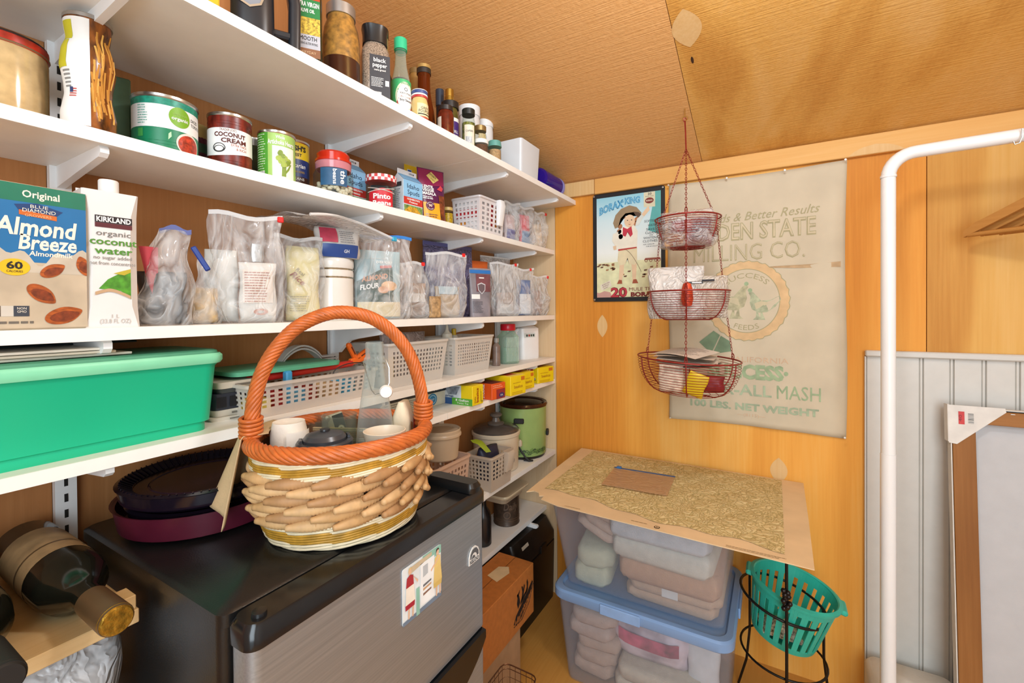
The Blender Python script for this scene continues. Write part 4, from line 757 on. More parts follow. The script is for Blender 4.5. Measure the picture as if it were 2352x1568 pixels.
# bag of dark dried meat and red paper
bag('zip_bag', 'clear zip bag of dark dried food beside the white carton', 0.137, 0.345, C, -0.45, 0.085, 0.158, 0.05, 11, FILM2, M('#4f5590', 0.4), None, topw=0.5, skew=0.012, fill=0.5, lean=0.0)
t, fm = pack('jerky_packet', 'dark dried food in the bag beside the white carton', 'packet', 0.137, 0.343, C + 0.002, -0.45, 0.07, 0.085, 0.034, M('#2b2320', 0.45, var=0.5, vs=60), 2)
t = T('paper_slip', 'red paper slip standing in the bag of dark dried food', 'paper', (0.125, 0.335, C + 0.03), -0.45); O('sheet', MB().grid(lambda a, b: Vector((0.016 + 0.004 * sin(a * 5), (a - 0.5) * 0.024 * (0.25 + 0.75 * b) - 0.008 * b + 0.004, 0.096 * b)), 6, 8), M('#c9485a', 0.5), t, 180)
# ginger bag with blue clip
bag('food_bag', 'small twisted bag of golden food closed with a blue clip', 0.118, 0.412, C, -0.5, 0.058, 0.115, 0.045, 12, FILM2, None, None, topw=0.35, fill=0.4, skew=0.006)
pack('dried_fruit', 'golden dried food in the small bag with blue clip', 'packet', 0.118, 0.412, C + 0.002, -0.5, 0.048, 0.062, 0.034, M('#c9a052', 0.6, var=0.3, vs=90), 4)
t = T('bag_clip', 'blue plastic clip on the small bag of golden food', 'clip', (0.155, 0.392, C + 0.112), -0.45); m = MB(); m.box((0, 0, 0), (0.007, 0.0085, 0.045), 0.0015); o = O('clip_arm', m, M('#1f3f96', 0.4), t); o.rotation_euler = (0.5, 0, 0)
o = O('clip_arm', MB().box((0.006, 0, 0), (0.003, 0.0075, 0.043), 0.001), M('#1b3786', 0.4), t); o.rotation_euler = (0.5, 0, 0)
# big bag with white packets
bag('zip_bag', 'large clear zip bag holding a white printed packet on third shelf', 0.128, 0.486, C, -0.42, 0.125, 0.2, 0.07, 13, FILM, ZC, (0.97, SL), topw=0.95, fill=0.5, skew=0.0, lean=0.02)
t, fm = pack('starch_packet', 'white packet with red nutrition print in the large zip bag', 'packet', 0.142, 0.497, C + 0.003, -0.5, 0.068, 0.112, 0.03, M('#dcd8d0', 0.5, var=0.06), 6)
lbl(t, fm, -0.025, 0.025, 0.035, 0.098, M('#e3d6c8', 0.55), nu=4, nv=5); lines(t, fm, -0.022, 0.022, 0.092, 12, 0.005, 0.0018, M('#a5604a'), 3, 0.0012); O('stamp', disc(fm, 0.004, 0.018, 0.012, 0.006, 1, 16, 0.0012, r0=0.5), M('#c08a78'), t, 0)
pack('starch_packet', 'plain white packet crumpled behind the printed packet in zip bag', 'packet', 0.1, 0.452, C + 0.003, -0.4, 0.06, 0.135, 0.03, M('#d5d5d0', 0.5, var=0.08), 9)
t = T('foil_sachet', 'silver foil neck sticking up from the white printed packet', 'sachet', (0.14, 0.497, C + 0.117), -0.45); O('foil', MB().loft([rr(0.012, 0.02, 0.004, 3, 0), rr(0.01, 0.024, 0.004, 3, 0.012), rr(0.008, 0.02, 0.003, 3, 0.034)]), M('#b9bcbd', 0.25, 0.9, var=0.3, vs=80), t, 40)
# yellow pasta bag
bag('zip_bag', 'clear bag leaning against the white canister with yellow pasta packet', 0.118, 0.602, C, -0.3, 0.096, 0.178, 0.056, 14, FILM, ZC, None, topw=1.0, fill=0.8, skew=0.0)
t, fm = pack('pasta_packet', 'pale yellow pasta packet with red print in leaning bag', 'packet', 0.124, 0.605, C + 0.002, -0.3, 0.075, 0.158, 0.034, M('#d9cc92', 0.35, var=0.12, vs=20), 7)
for o in t.children: pass
W(t, 'Rice', lambda u, v, e=0.0: fm(-0.018 + u * 0.75 + v * 0.65, 0.085 + v * 0.7 - u * 0.7, e), 0, 0, 0.012, M('#8a4a34'), w=0.032, bold=0.02, shear=0.2, e=0.0015); W(t, 'Real', lambda u, v, e=0.0: fm(-0.012 + u * 0.75 + v * 0.65, 0.1 + v * 0.7 - u * 0.7, e), 0, 0, 0.008, M('#6a6048'), w=0.018, e=0.0015); lines(t, fm, -0.03, 0.01, 0.05, 7, 0.005, 0.0016, M('#9a9070'), 3, 0.0014)
# enamel canister with two bands
t = bottle('canister', 'white enamel canister with two metal bands on third shelf', 0.098, 0.7, C, [(0, 0), (0.044, 0), (0.0465, 0.003), (0.0465, 0.098), (0, 0.099)], M('#e3ddd4', 0.15, var=0.01), 'canister', seg=40)
O('lid', MB().lathe([(0.0465, 0.099), (0.0475, 0.104), (0.0475, 0.112), (0.0465, 0.116), (0.0465, 0.122), (0.0482, 0.126), (0.0482, 0.138), (0.045, 0.144), (0, 0.145)], 40), M('#e3ddd4', 0.15, var=0.01), t)
rings(t, 0.0466, (0.1, 0.119), M('#b5a48a', 0.2, 1.0), 'metal_band', 0.0022)
# sealed packet lying on the canister, in a bag
t, fm = pack('cereal_packet', 'red, white and blue packet resting on the white canister', 'packet', 0.125, 0.694, C + 0.145, -0.35, 0.1, 0.068, 0.05, M('#d5d2cd', 0.4), 15, (0.0, 0.42, M('#2f4f92', 0.4)))
lbl(t, fm, -0.044, -0.008, 0.032, 0.066, M('#c2405a', 0.4, var=0.2), 'label', 0.0008, 5, 3); lines(t, fm, -0.003, 0.034, 0.058, 6, 0.005, 0.0016, M('#7a7a80'), 4, 0.0012); W(t, 'GH', fm, 0.012, 0.01, 0.007, M('#dfe3ea'), w=0.012, bold=0.02, e=0.0014)
# empty bag lying across on top
t = T('zip_bag', 'empty zip bag with blue slider draped over the packet on the canister', 'bag', (0.15, 0.68, C + 0.213), 0)
bgfn = lambda a, b, k: Vector((-0.12 + 0.2 * b + 0.006 * sin(7 * a + k), -0.135 + 0.235 * a, 0.012 * sin(3.0 * a + 0.4) + k * 0.004 * sin(pi * b) - 0.028 * max(0, a - 0.6) - 0.012 * b + 0.003 * sin(13 * b + 5 * a)))
m = MB(); m.grid(lambda a, b: bgfn(a, b, 0), 16, 10); m.grid(lambda a, b: bgfn(a, b, 2.2), 16, 10); O('bag_film', m, CLEAR('#f6f4f4', '#ffffff', 0.36, 0.35, 0.15, 0.7, 18.0), t, 180)
O('zip_strip', MB().tube([bgfn(k / 14, 1.0, 1.1) for k in range(15)], 0.0028, 6), ZC, t, 60); O('slider', MB().box(tuple(bgfn(0.93, 1.0, 1.1)), (0.007, 0.013, 0.01), 0.0015), M('#2fa3c9', 0.4), t)
# almond flour
bag('zip_bag', 'large clear zip bag with bright blue zip around the almond flour pouch', 0.128, 0.828, C, -0.42, 0.158, 0.212, 0.07, 21, FILM, M('#2c7fd0', 0.4), None, topw=1.03, fill=0.5, lean=0.0)
t, fm = pouch('flour_pouch', 'pale blue and dark green almond flour pouch inside zip bag', 0.128, 0.812, C + 0.003, -0.42, 0.122, 0.172, 0.05, M('#9fb9bf', 0.4, var=0.06), topw=0.98, botw=0.95)
DG = M('#2f4a42', 0.4)
O('dark_panel', MB().grid(lambda a, b: fm(-0.055 + 0.09 * a, 0.042 + (0.05 + 0.04 * min(1, a * 1.2)) * b, 0.0008), 10, 5), DG, t, 180); O('cream_panel', MB().grid(lambda a, b: fm(-0.055 + 0.11 * a, 0.004 + 0.037 * b, 0.0008), 10, 4), M('#d6c7a2', 0.45), t, 180)
W(t, 'EVERYDAY', fm, 0.015, 0.139, 0.0062, WH, w=0.042, bold=0.02, e=0.0016); O('red_tag', MB().grid(lambda a, b: fm(0.003 + 0.03 * a, 0.126 + 0.007 * b + 0.003 * a, 0.0012), 4, 1), M('#c0574f'), t, 180)
W(t, 'ALMOND', lambda u, v, e=0.0: fm(u, v + u * 0.16, e), -0.012, 0.098, 0.0125, M('#c98a62'), w=0.066, bold=0.03, shear=0.1, e=0.0018); W(t, 'FLOUR', lambda u, v, e=0.0: fm(u, v + u * 0.16, e), -0.026, 0.078, 0.012, WH, w=0.046, bold=0.03, shear=0.1, e=0.0018)
O('almond_print', disc(fm, 0.024, 0.082, 0.021, 0.0125, 2, 20, 0.0016), M('#d6a878', 0.5, var=0.15, vs=80), t, 0); O('almond_print', disc(fm, 0.008, 0.072, 0.014, 0.009, 2, 20, 0.0019), M('#c98d5c', 0.5, var=0.15, vs=80), t, 0)
O('outline', MB().tube([fm(-0.04, 0.15, 0.001), fm(0.03, 0.152, 0.001), fm(0.026, 0.1, 0.001), fm(0.022, 0.045, 0.001)], 0.0005, 4), WH, t, 0)
# brown sugar bag
bag('zip_bag', 'clear zip bag of brown granules beside the almond flour bag', 0.118, 0.958, C, -0.45, 0.092, 0.155, 0.055, 22, FILM2, ZC, (0.97, SL), topw=0.95, fill=0.45, skew=-0.012)
pack('sugar_packet', 'brown granules in a packet beside the almond flour bag', 'packet', 0.118, 0.958, C + 0.002, -0.45, 0.075, 0.098, 0.036, M('#9c7f68', 0.6, var=0.25, vs=50), 5, (0.45, 0.7, M('#d2ccc6', 0.5)))
# big bag hanging over the edge
bag('zip_bag', 'large clear zip bag with red slider, its corner hanging over the shelf edge', 0.148, 1.064, C, -0.4, 0.12, 0.192, 0.062, 23, FILM, ZC, (0.93, SL), topw=1.15, fill=0.45, lean=0.0)
pack('grain_packet', 'tan grain in the large zip bag with red slider', 'packet', 0.146, 1.07, C + 0.002, -0.4, 0.09, 0.092, 0.038, M('#b39c7e', 0.6, var=0.2, vs=60), 6, (0.75, 1.0, M('#a9bcc4', 0.5)))
pack('nut_packet', 'small packet of whole nuts in front of the brown granules', 'packet', 0.17, 0.985, C + 0.002, -0.4, 0.04, 0.06, 0.02, M('#a8865c', 0.5, var=0.35, vs=110), 7)
t = T('zip_bag', 'dark blue topped zip bag standing behind the other bags', 'bag', (0.05, 1.2, C), -0.15)
O('bag_film', MB().loft([rr(0.03, 0.2, 0.012, 3, 0.0), rr(0.04, 0.215, 0.015, 3, 0.08), rr(0.012, 0.22, 0.005, 3, 0.2), rr(0.004, 0.22, 0.002, 3, 0.235)]), CLEAR('#b9b4c8', '#8c86b0', 0.42, 0.3, 0.2, 0.8, 24.0), t, 180); O('zip_strip', MB().box((0.0, 0, 0.238), (0.004, 0.222, 0.018), 0.001), M('#55568c', 0.4, var=0.2, vs=30, stretch=(1, 0.2, 1)), t)
# grey box pouch with shield
t, fm = pouch('protein_pouch', 'grey pouch with blue zip and shield emblem on third shelf', 0.135, 1.262, C, -0.4, 0.084, 0.165, 0.03, M('#8d868c', 0.35, var=0.2, vs=20), topw=1.02, botw=0.95)
O('blue_zip', MB().grid(lambda a, b: fm(-0.042 + 0.084 * a, 0.147 + 0.012 * b, 0.0008), 8, 1), M('#2b74c0', 0.4), t, 180); O('red_panel', MB().grid(lambda a, b: fm(-0.02 + 0.06 * a, 0.085 + 0.06 * b, 0.0006), 8, 4), M('#7a4a50', 0.4, var=0.2), t, 180); O('white_panel', MB().grid(lambda a, b: fm(-0.038 + 0.03 * a, 0.06 + 0.016 * b, 0.001), 4, 2), WH, t, 180); lines(t, fm, -0.036, 0.004, 0.05, 9, 0.0045, 0.0018, M('#5d5a60'), 8, 0.001)
sh = [(-0.016, 0.11), (0.0, 0.116), (0.016, 0.11), (0.014, 0.09), (0.0, 0.076), (-0.014, 0.09)]; O('shield', shape(fm, sh, 0.0012), M('#cfcfd2'), t, 0); O('shield', shape(fm, [(x_ * 0.82, 0.096 + (y_ - 0.096) * 0.82) for x_, y_ in sh], 0.0016), M('#6a5a60'), t, 0); O('pill', shape(fm, [(-0.008, 0.13), (0.012, 0.13), (0.012, 0.134), (-0.008, 0.134)], 0.0012), WH, t, 0)
t, fm = pack('snack_packet', 'orange packet top showing behind the grey shield pouch', 'packet', 0.075, 1.345, C, -0.3, 0.09, 0.2, 0.03, M('#d9662a', 0.4), 3)
# bags at the end of the shelf
bag('zip_bag', 'clear zip bag with red slider next to the orange packet', 0.14, 1.42, C, -0.4, 0.115, 0.192, 0.055, 31, FILM2, ZC, (0.9, SL), topw=1.12, fill=0.4)
pack('snack_packet', 'brown and white packet in the bag next to the orange packet', 'packet', 0.138, 1.42, C + 0.002, -0.4, 0.085, 0.085, 0.03, M('#b8a8a0', 0.45, var=0.2, vs=40), 4, (0.1, 0.5, M('#c9c4c0')))
bag('zip_bag', 'clear zip bag holding a blue and white box packet', 0.148, 1.532, C, -0.35, 0.11, 0.182, 0.055, 32, FILM, ZC, (0.85, SL), topw=1.1, fill=0.45)
pack('salt_packet', 'blue and white packet in the next to last bag', 'packet', 0.15, 1.54, C + 0.002, -0.4, 0.078, 0.138, 0.032, M('#2b5c9c', 0.4, var=0.15), 5, (0.04, 0.6, M('#d9dde2', 0.45)))
bag('zip_bag', 'clear zip bag with trailing corner at the very end of third shelf', 0.158, 1.64, C, -0.3, 0.095, 0.158, 0.06, 33, FILM2, ZC, (0.96, SL), topw=1.15, fill=0.45, lean=0.01)
pack('snack_packet', 'brown packet in the last bag at the end of third shelf', 'packet', 0.155, 1.64, C + 0.002, -0.3, 0.06, 0.1, 0.035, M('#a98d80', 0.45, var=0.3, vs=40), 6)
t = T('zip_bag', 'clear bag with hanging hole standing tall behind the last bags', 'bag', (0.06, 1.48, C), -0.2)
O('bag_film', MB().loft([rr(0.02, 0.15, 0.008, 3, 0.0), rr(0.03, 0.16, 0.01, 3, 0.1), rr(0.006, 0.165, 0.003, 3, 0.226)]), CLEAR('#f4f4f4', '#ffffff', 0.22, 0.3, 0.15, 0.8, 24.0), t, 180); O('zip_strip', MB().box((0.0, 0, 0.227), (0.004, 0.166, 0.008), 0.001), ZC, t); O('hang_hole', disc(flat((0.006, -0.06, 0.2)), 0, 0, 0.005, 0.005, 1, 12, 0.001), K, t, 0)

# ------------------------------------------------------------------ fourth shelf
GT = M('#18b88a', 0.35, var=0.04, vs=4); GTL = M('#84d8ae', 0.4, var=0.03)
t = T('storage_tub', 'long green plastic tub with pale green rim on fourth shelf', 'tub', (0.095, 0.185, D), 0)
O('tub_body', MB().loft([rr(0.15, 0.42, 0.02, 5, 0), rr(0.15, 0.42, 0.02, 5, 0.014), rr(0.158, 0.432, 0.022, 5, 0.016), rr(0.172, 0.446, 0.022, 5, 0.108), rr(0.182, 0.458, 0.024, 5, 0.116), rr(0.178, 0.454, 0.024, 5, 0.116), rr(0.168, 0.44, 0.02, 5, 0.106), rr(0.15, 0.424, 0.02, 5, 0.018)]), GT, t, 40)
O('tub_rim', MB().loft([rr(0.184, 0.46, 0.026, 5, 0.113), rr(0.188, 0.466, 0.026, 5, 0.118), rr(0.188, 0.466, 0.026, 5, 0.126), rr(0.182, 0.458, 0.024, 5, 0.13), rr(0.174, 0.45, 0.022, 5, 0.126)], cap0=False, cap1=False), GTL, t, 40)
O('tub_lid', MB().loft([rr(0.182, 0.458, 0.024, 5, 0.121), rr(0.176, 0.452, 0.024, 5, 0.134), rr(0.168, 0.444, 0.024, 5, 0.136)]), M('#4f9a78', 0.4), t, 40)
for i, (z_, c, r_) in enumerate(((0.137, '#e6dccb', 0.02), (0.1415, '#d8cdb9', -0.01), (0.146, '#efe6d8', 0.015))):
    t = T('file_folder', 'cream cardboard folder, %s of three lying on the green tub' % ('lowest', 'middle', 'topmost')[i], 'folder', (0.088, 0.1 - 0.02 * i, D + z_), r_, 'folders on the green tub'); O('cover', MB().box((0, 0, 0.002), (0.165 + 0.01 * i, 0.38, 0.0035), 0.0008), M(c, 0.55), t)
t = T('mesh_tray', 'dark perforated tray lying behind the folders on the green tub', 'tray', (0.045, 0.21, D + 0.151), 0)
solid(O('mesh_sheet', lattice((0.03, -0.15, 0), (0.03, 0.12, 0), (-0.03, -0.15, 0.022), (-0.03, 0.12, 0.022), 30, 8, 0.5, None, 0.03, 0.97, 0.06, 0.94), M('#3c4648', 0.4), t, 0), 0.002)
# lids, racks and trays behind the first basket
t = T('plastic_cover', 'pale green flat lid lying on trays behind the orange clip basket', 'lid', (0.075, 0.575, D + 0.077), 0)
O('lid_panel', MB().loft([rr(0.125, 0.24, 0.02, 4, 0), rr(0.128, 0.243, 0.02, 4, 0.008), rr(0.115, 0.23, 0.018, 4, 0.01)]), M('#5fae88', 0.45), t, 40)
for i, (z_, c, h_, d_, nm, lb) in enumerate(((0.0, '#d2cabb', 0.007, 0.12, 'plastic_cover', 'cream lid at the bottom of the stack beside the green tub'), (0.0075, '#c3bcae', 0.012, 0.11, 'shallow_tray', 'cream shallow tray, second up in the stack beside green tub'), (0.02, '#252a36', 0.03, 0.115, 'ice_tray', 'dark blue ice cube tray in the stack beside green tub'), (0.0505, '#3a3f40', 0.008, 0.12, 'plastic_cover', 'black lid on the dark blue ice cube tray'), (0.059, '#c8bfae', 0.012, 0.125, 'shallow_tray', 'cream tray under the pale green flat lid'))):
    t = T(nm, lb, 'lid' if 'cover' in nm else 'tray', (0.075, 0.47 + 0.004 * (i % 2), D + z_), 0.03 * (i - 2)); O('tray_body', MB().loft([rr(d_ - 0.006, 0.094, 0.01, 4, 0), rr(d_, 0.1, 0.012, 4, h_)]), M(c, 0.45, var=0.1), t, 40)
    if nm == 'ice_tray':
        for q in range(4): lbl(t, flat((d_ / 2 - 0.0008, 0, 0)), -0.045 + 0.023 * q, -0.028 + 0.023 * q, 0.005, 0.024, M('#0f121a', 0.4), 'ice_cell', 0.0006)
    else: lbl(t, flat((d_ / 2, 0, 0)), -0.02, 0.015, h_ * 0.3, h_ * 0.6, M('#6a655c'), 'slot', 0.0006)
CLB = CLEAR('#fbf9f4', '#efe9e2', 0.42, 0.3, 0.2)
basket('plastic_basket', 'long low clear perforated basket of red and blue utensils', 0.125, 0.607, D, 0.0, 0.3, 0.11, 0.063, CLEAR('#fbf6f0', '#efe6dc', 0.4, 0.3, 0.2), 0.014, 16, 6, 4, 0.26, 0.84)
def stick(name, label, cat, p0, p1, r, mat, flat_=1.0):
    t = T(name, label, cat, p0, 0); v = Vector(p1) - Vector(p0)
    O('shaft', MB().tube([(0, 0, 0), tuple(v * 0.5), tuple(v)], r, 8), mat, t, 60); return t
stick('spatula_handle', 'long red plastic handle lying along the long low basket', 'utensil', (0.115, 0.49, D + 0.066), (0.125, 0.73, D + 0.074), 0.008, M('#c0281a', 0.4))
t = T('brush_head', 'blue scrubbing tool upright in the long low basket', 'brush', (0.14, 0.557, D + 0.006), 0); O('brush_grip', MB().box((0, 0, 0.036), (0.016, 0.014, 0.072), 0.003), M('#3f96c4', 0.4), t); O('brush_block', MB().box((0, 0.016, 0.018), (0.02, 0.05, 0.03), 0.004), M('#5aa3cf', 0.45), t)
t = T('lighter_box', 'yellow box lying in the near end of long low basket', 'box', (0.14, 0.487, D + 0.004), 0); O('box_body', MB().box((0, 0, 0.016), (0.06, 0.035, 0.03), 0.002), M('#d9bf5a', 0.5), t)
for i, (yy, c, lb) in enumerate(((0.53, '#9a2020', 'dark red utensil in the long low basket near the yellow box'), (0.6, '#8e2b22', 'dark red utensil in the middle of long low basket'), (0.655, '#c9a578', 'tan wooden utensil in the long low basket'), (0.7, '#3d9ac0', 'blue utensil at the far end of long low basket'))):
    t = T('utensil', lb, 'utensil', (0.13, yy, D + 0.004), 0.2 * i); O('utensil_body', MB().box((0, 0, 0.02), (0.05, 0.03, 0.034), 0.004), M(c, 0.45), t)
t = T('chip_clip', 'bright orange plastic clip gripping the long low basket rim', 'clip', (0.122, 0.745, D + 0.08), 0); OR = M('#e8661a', 0.35)
o = O('clip_jaw', MB().box((0, 0.012, 0.0), (0.014, 0.06, 0.016), 0.003), OR, t); o.rotation_euler = (0.18, 0, 0)
for a_, nm in ((2.1, 'clip_grip'), (0.45, 'clip_grip')):
    m = MB(); m.box((0, 0.022, 0), (0.014, 0.046, 0.012), 0.004); o = O(nm, m, OR, t); o.rotation_euler = (a_, 0, 0); o.location = (0, 0.0, 0.004)
    O('grip_slot', MB().box((0.0072, 0.024, 0), (0.0008, 0.022, 0.003)), M('#5a2408', 0.5), o, 0)
t = T('cable_tie', 'thin black cable arching over the long low basket rim', 'cable', (0.188, 0.68, D + 0.066), 0); O('cable', MB().tube([(0, 0.05 * cos(pi * k / 14) * -1, 0.018 * sin(pi * k / 14)) for k in range(15)], 0.0012, 5), K, t, 60); O('cable_end', MB().box((0, 0.05, -0.002), (0.004, 0.007, 0.006), 0.001), K, t)
t = T('rack_tongs', 'clear curved plastic tongs leaning behind the pale green flat lid', 'tongs', (0.035, 0.68, D + 0.087), 0)
for k, dz in ((0, 0.0), (1, -0.007)):
    m = MB(); pts = [(-0.0, -0.075 + 0.15 * s_ / 16, dz + 0.03 * max(0, sin(pi * min(1, s_ / 11))) ** 0.8) for s_ in range(17)]
    m.loft([[(x_ - 0.012, y_, z_), (x_ + 0.012, y_, z_), (x_ + 0.012, y_, z_ + 0.004), (x_ - 0.012, y_, z_ + 0.004)] for x_, y_, z_ in pts]); O('tong_arm', m, CLEAR('#f0ece6', '#efeae4', 0.5, 0.3, 0.2), t, 40)
# two tall clear baskets
basket('plastic_basket', 'clear perforated basket with plastic bag inside, behind the glass bottle', 0.1, 0.925, D, 0, 0.235, 0.135, 0.115, CLB, 0.025, 16, 6, 6, 0.24, 0.84)
basket('plastic_basket', 'clear perforated basket beside the red lidded square jar', 0.1, 1.185, D, 0, 0.21, 0.135, 0.115, CLB, 0.025, 15, 6, 7, 0.24, 0.84)
t, fm = pack('paper_bag', 'crumpled clear bag of dark food in the basket behind bottle', 'packet', 0.1, 0.93, D + 0.004, 0, 0.19, 0.135, 0.085, CLEAR('#cfc4c0', '#b5a6a2', 0.55, 0.3, 0.2, 0.8, 24.0), 21)
t, f1, f2, f3 = carton('baking_box', 'cream box standing in the basket behind the glass bottle', 'box', 0.128, 0.842, D + 0.004, 0.02, 0.03, 0.075, M('#d8c492', 0.5), 0)
pack('paper_bag', 'dark food packet deeper in the basket behind the bottle', 'packet', 0.07, 0.935, D + 0.004, 0, 0.15, 0.085, 0.03, M('#574a48', 0.5, var=0.4, vs=40), 22)
t = bottle('squeeze_bottle', 'squeeze bottle with cream nozzle in the basket beside red lidded jar', 0.1, 1.125, D + 0.004, [(0, 0), (0.02, 0), (0.022, 0.004), (0.022, 0.09), (0.016, 0.108)], M('#d5d0c6', 0.4), 'bottle'); O('nozzle', MB().lathe([(0.017, 0.106), (0.0165, 0.122), (0.009, 0.127), (0.0055, 0.134), (0.003, 0.15), (0, 0.151)], 20), M('#e0dac9', 0.4), t)
t = bottle('squeeze_bottle', 'squeeze bottle with small yellow tip behind the cream nozzle', 0.085, 1.18, D + 0.004, [(0, 0), (0.018, 0), (0.02, 0.004), (0.02, 0.1), (0.01, 0.115)], M('#c9c3b8', 0.4), 'bottle'); cap(t, 0.0075, 0.113, 0.136, M('#c9a51c', 0.4))
t = bottle('spice_shaker', 'clear tumbler standing in the basket beside red lidded jar', 0.135, 1.12, D + 0.004, [(0, 0), (0.018, 0), (0.022, 0.07), (0.02, 0.07), (0.017, 0.003)], CLEAR('#f6f6f6', '#e8e8e8', 0.4, 0.3, 0.2), 'tumbler')
pack('snack_packet', 'pink and grey packet in the basket beside red lidded jar', 'packet', 0.09, 1.24, D + 0.004, 0, 0.09, 0.09, 0.05, M('#b5a29c', 0.5, var=0.3, vs=40), 24)
# red-lidded square glass jar
t = T('glass_jar', 'square ribbed green glass jar with bright red screw lid', 'jar', (0.132, 1.45, D), -0.5)
O('glass_body', MB().loft([rr(0.062, 0.066, 0.016, 5, 0), rr(0.068, 0.072, 0.018, 5, 0.006), rr(0.068, 0.072, 0.018, 5, 0.098), rr(0.058, 0.06, 0.026, 5, 0.112), rr(0.05, 0.05, 0.0249, 5, 0.118), rr(0.05, 0.05, 0.0249, 5, 0.126)]), CLEAR('#dcefe0', '#cfe6d6', 0.22, 0.5, 0.06), t, 40)
for k in range(-4, 5): O('glass_rib', MB().tube([(0.0345, k * 0.0062, 0.01), (0.0345, k * 0.0062, 0.1)], 0.0012, 5), CLEAR('#e6f5ea', '#ffffff', 0.35, 0.4, 0.06), t, 60)
O('lid', MB().lathe([(0, 0.124), (0.0275, 0.124), (0.0285, 0.126), (0.0285, 0.145), (0.027, 0.148), (0, 0.149)], 32), M('#c8142c', 0.3), t)
O('contents', MB().loft([rr(0.056, 0.06, 0.014, 4, 0.004), rr(0.058, 0.062, 0.014, 4, 0.06)]), CLEAR('#c9dccb', '#b9d2bf', 0.35, 0.2, 0.4), t, 40)
t = bottle('extract_bottle', 'small dark bottle beside the clear basket and square jar', 0.135, 1.363, D, [(0, 0), (0.013, 0), (0.0145, 0.002), (0.0145, 0.07), (0.007, 0.082), (0.007, 0.09)], M('#7d6a60', 0.2, var=0.2)); cap(t, 0.0095, 0.084, 0.1, M('#8f8880', 0.35))
t, f1, f2, f3 = carton('kitchen_timer', 'small grey timer with screen standing behind the square jar', 'timer', 0.09, 1.54, D, 0.02, 0.05, 0.088, M('#b9bfc2', 0.4), -0.4); lbl(t, f1, -0.018, 0.018, 0.03, 0.072, M('#8b9599', 0.3), 'screen', 0.0006); lines(t, f1, -0.015, 0.015, 0.06, 6, 0.005, 0.002, M('#5d666a'), 2)
# white jug
t = T('detergent_jug', 'white plastic jug with red cap near the back wall', 'jug', (0.112, 1.632, D), -0.35)
O('jug_body', MB().loft([rr(0.06, 0.096, 0.014, 4, 0), rr(0.064, 0.1, 0.016, 4, 0.008), rr(0.064, 0.1, 0.016, 4, 0.09), rr(0.06, 0.098, 0.014, 4, 0.125), rr(0.036, 0.06, 0.014, 4, 0.137)]), M('#eeeeed', 0.35, var=0.01), t, 40); O('cap', MB().lathe([(0, 0.134), (0.015, 0.134), (0.015, 0.152), (0, 0.153)], 20, o=(0, 0.012, 0)), RED, t)
O('jug_handle', MB().tube([(0.0, -0.035, 0.125), (0.0, -0.058, 0.115), (0, -0.06, 0.07), (0, -0.045, 0.05)], 0.008, 8), M('#eeeeed', 0.35, var=0.01), t, 60); fm = flat((0.0322, 0, 0)); lbl(t, fm, -0.04, 0.02, 0.088, 0.106, M('#cfd5d2', 0.45)); 
for q in range(4): lbl(t, fm, -0.03 + 0.012 * q, -0.021 + 0.012 * q, 0.092, 0.101, M('#3c4a42' if q != 1 else '#9a3a32'), 'icon', 0.0008)

# ------------------------------------------------------------------ fifth shelf: boxes of bags and film
YEL = M('#e8cc12', 0.4, var=0.03)
t, f1, f2, f3 = carton('foil_box', 'long cream and black box with round blue emblem on fifth shelf', 'box', 0.078, 0.97, E, 0.06, 0.27, 0.062, M('#d9d2bd', 0.45), 0.0); f1 = flat((0.03, 0, 0)); lbl(t, f1, -0.135, 0.135, 0.041, 0.062, M('#22242c', 0.4)); W(t, 'basics', f1, 0.1, 0.048, 0.012, WH, w=0.045, bold=0.03)
O('emblem', disc(f1, 0.072, 0.022, 0.021, 0.018, 2, 28, 0.0008), M('#2a78a8', 0.4), t, 0); O('emblem', disc(f1, 0.072, 0.022, 0.016, 0.0135, 1, 28, 0.0012, r0=0.86), M('#b9d8e6', 0.4), t, 0); W(t, 'EASY', f1, 0.072, 0.02, 0.005, WH, w=0.018, e=0.0013); lines(t, f1, -0.03, 0.04, 0.034, 6, 0.005, 0.0018, M('#7a766a'), 4); lines(t, f1, -0.12, -0.06, 0.034, 5, 0.006, 0.0018, M('#7a766a'), 7)
t, f1, f2, f3 = carton('bag_box', 'yellow garbage bag box with green corner label on fifth shelf', 'box', 0.14, 1.133, E, 0.145, 0.058, 0.06, YEL, 0.0, 0.0015)
lbl(t, f2, -0.0725, 0.03, 0.0, 0.06, M('#d5dce2', 0.4), 'picture'); lbl(t, f2, -0.0725, 0.01, 0.0, 0.02, M('#2f5a94', 0.4), 'picture', 0.0006); lbl(t, f2, -0.0725, -0.035, 0.0, 0.03, M('#d9cf3a'), 'picture', 0.0008)
O('bag_print', shape(f2, [(-0.035, 0.054), (0.026, 0.056), (0.012, 0.03), (-0.02, 0.03)], 0.0009), M('#8f98a6', 0.35, var=0.4, vs=60), t, 0); W(t, 'garbage', f2, -0.015, 0.023, 0.006, M('#2f4a7a'), w=0.032, bold=0.02, e=0.0012); lbl(t, f2, -0.005, 0.0725, -0.0, 0.021, M('#5aa83a', 0.4), 'green_label', 0.001); W(t, '8 Gallon', f2, 0.034, 0.012, 0.0062, WH, w=0.05, bold=0.02, e=0.0014); W(t, 'Twist Tie', f2, 0.036, 0.0035, 0.0055, WH, w=0.044, e=0.0014); W(t, 'basics', f2, -0.05, 0.043, 0.014, M('#3a3c48'), w=0.045, bold=0.03, e=0.0014)
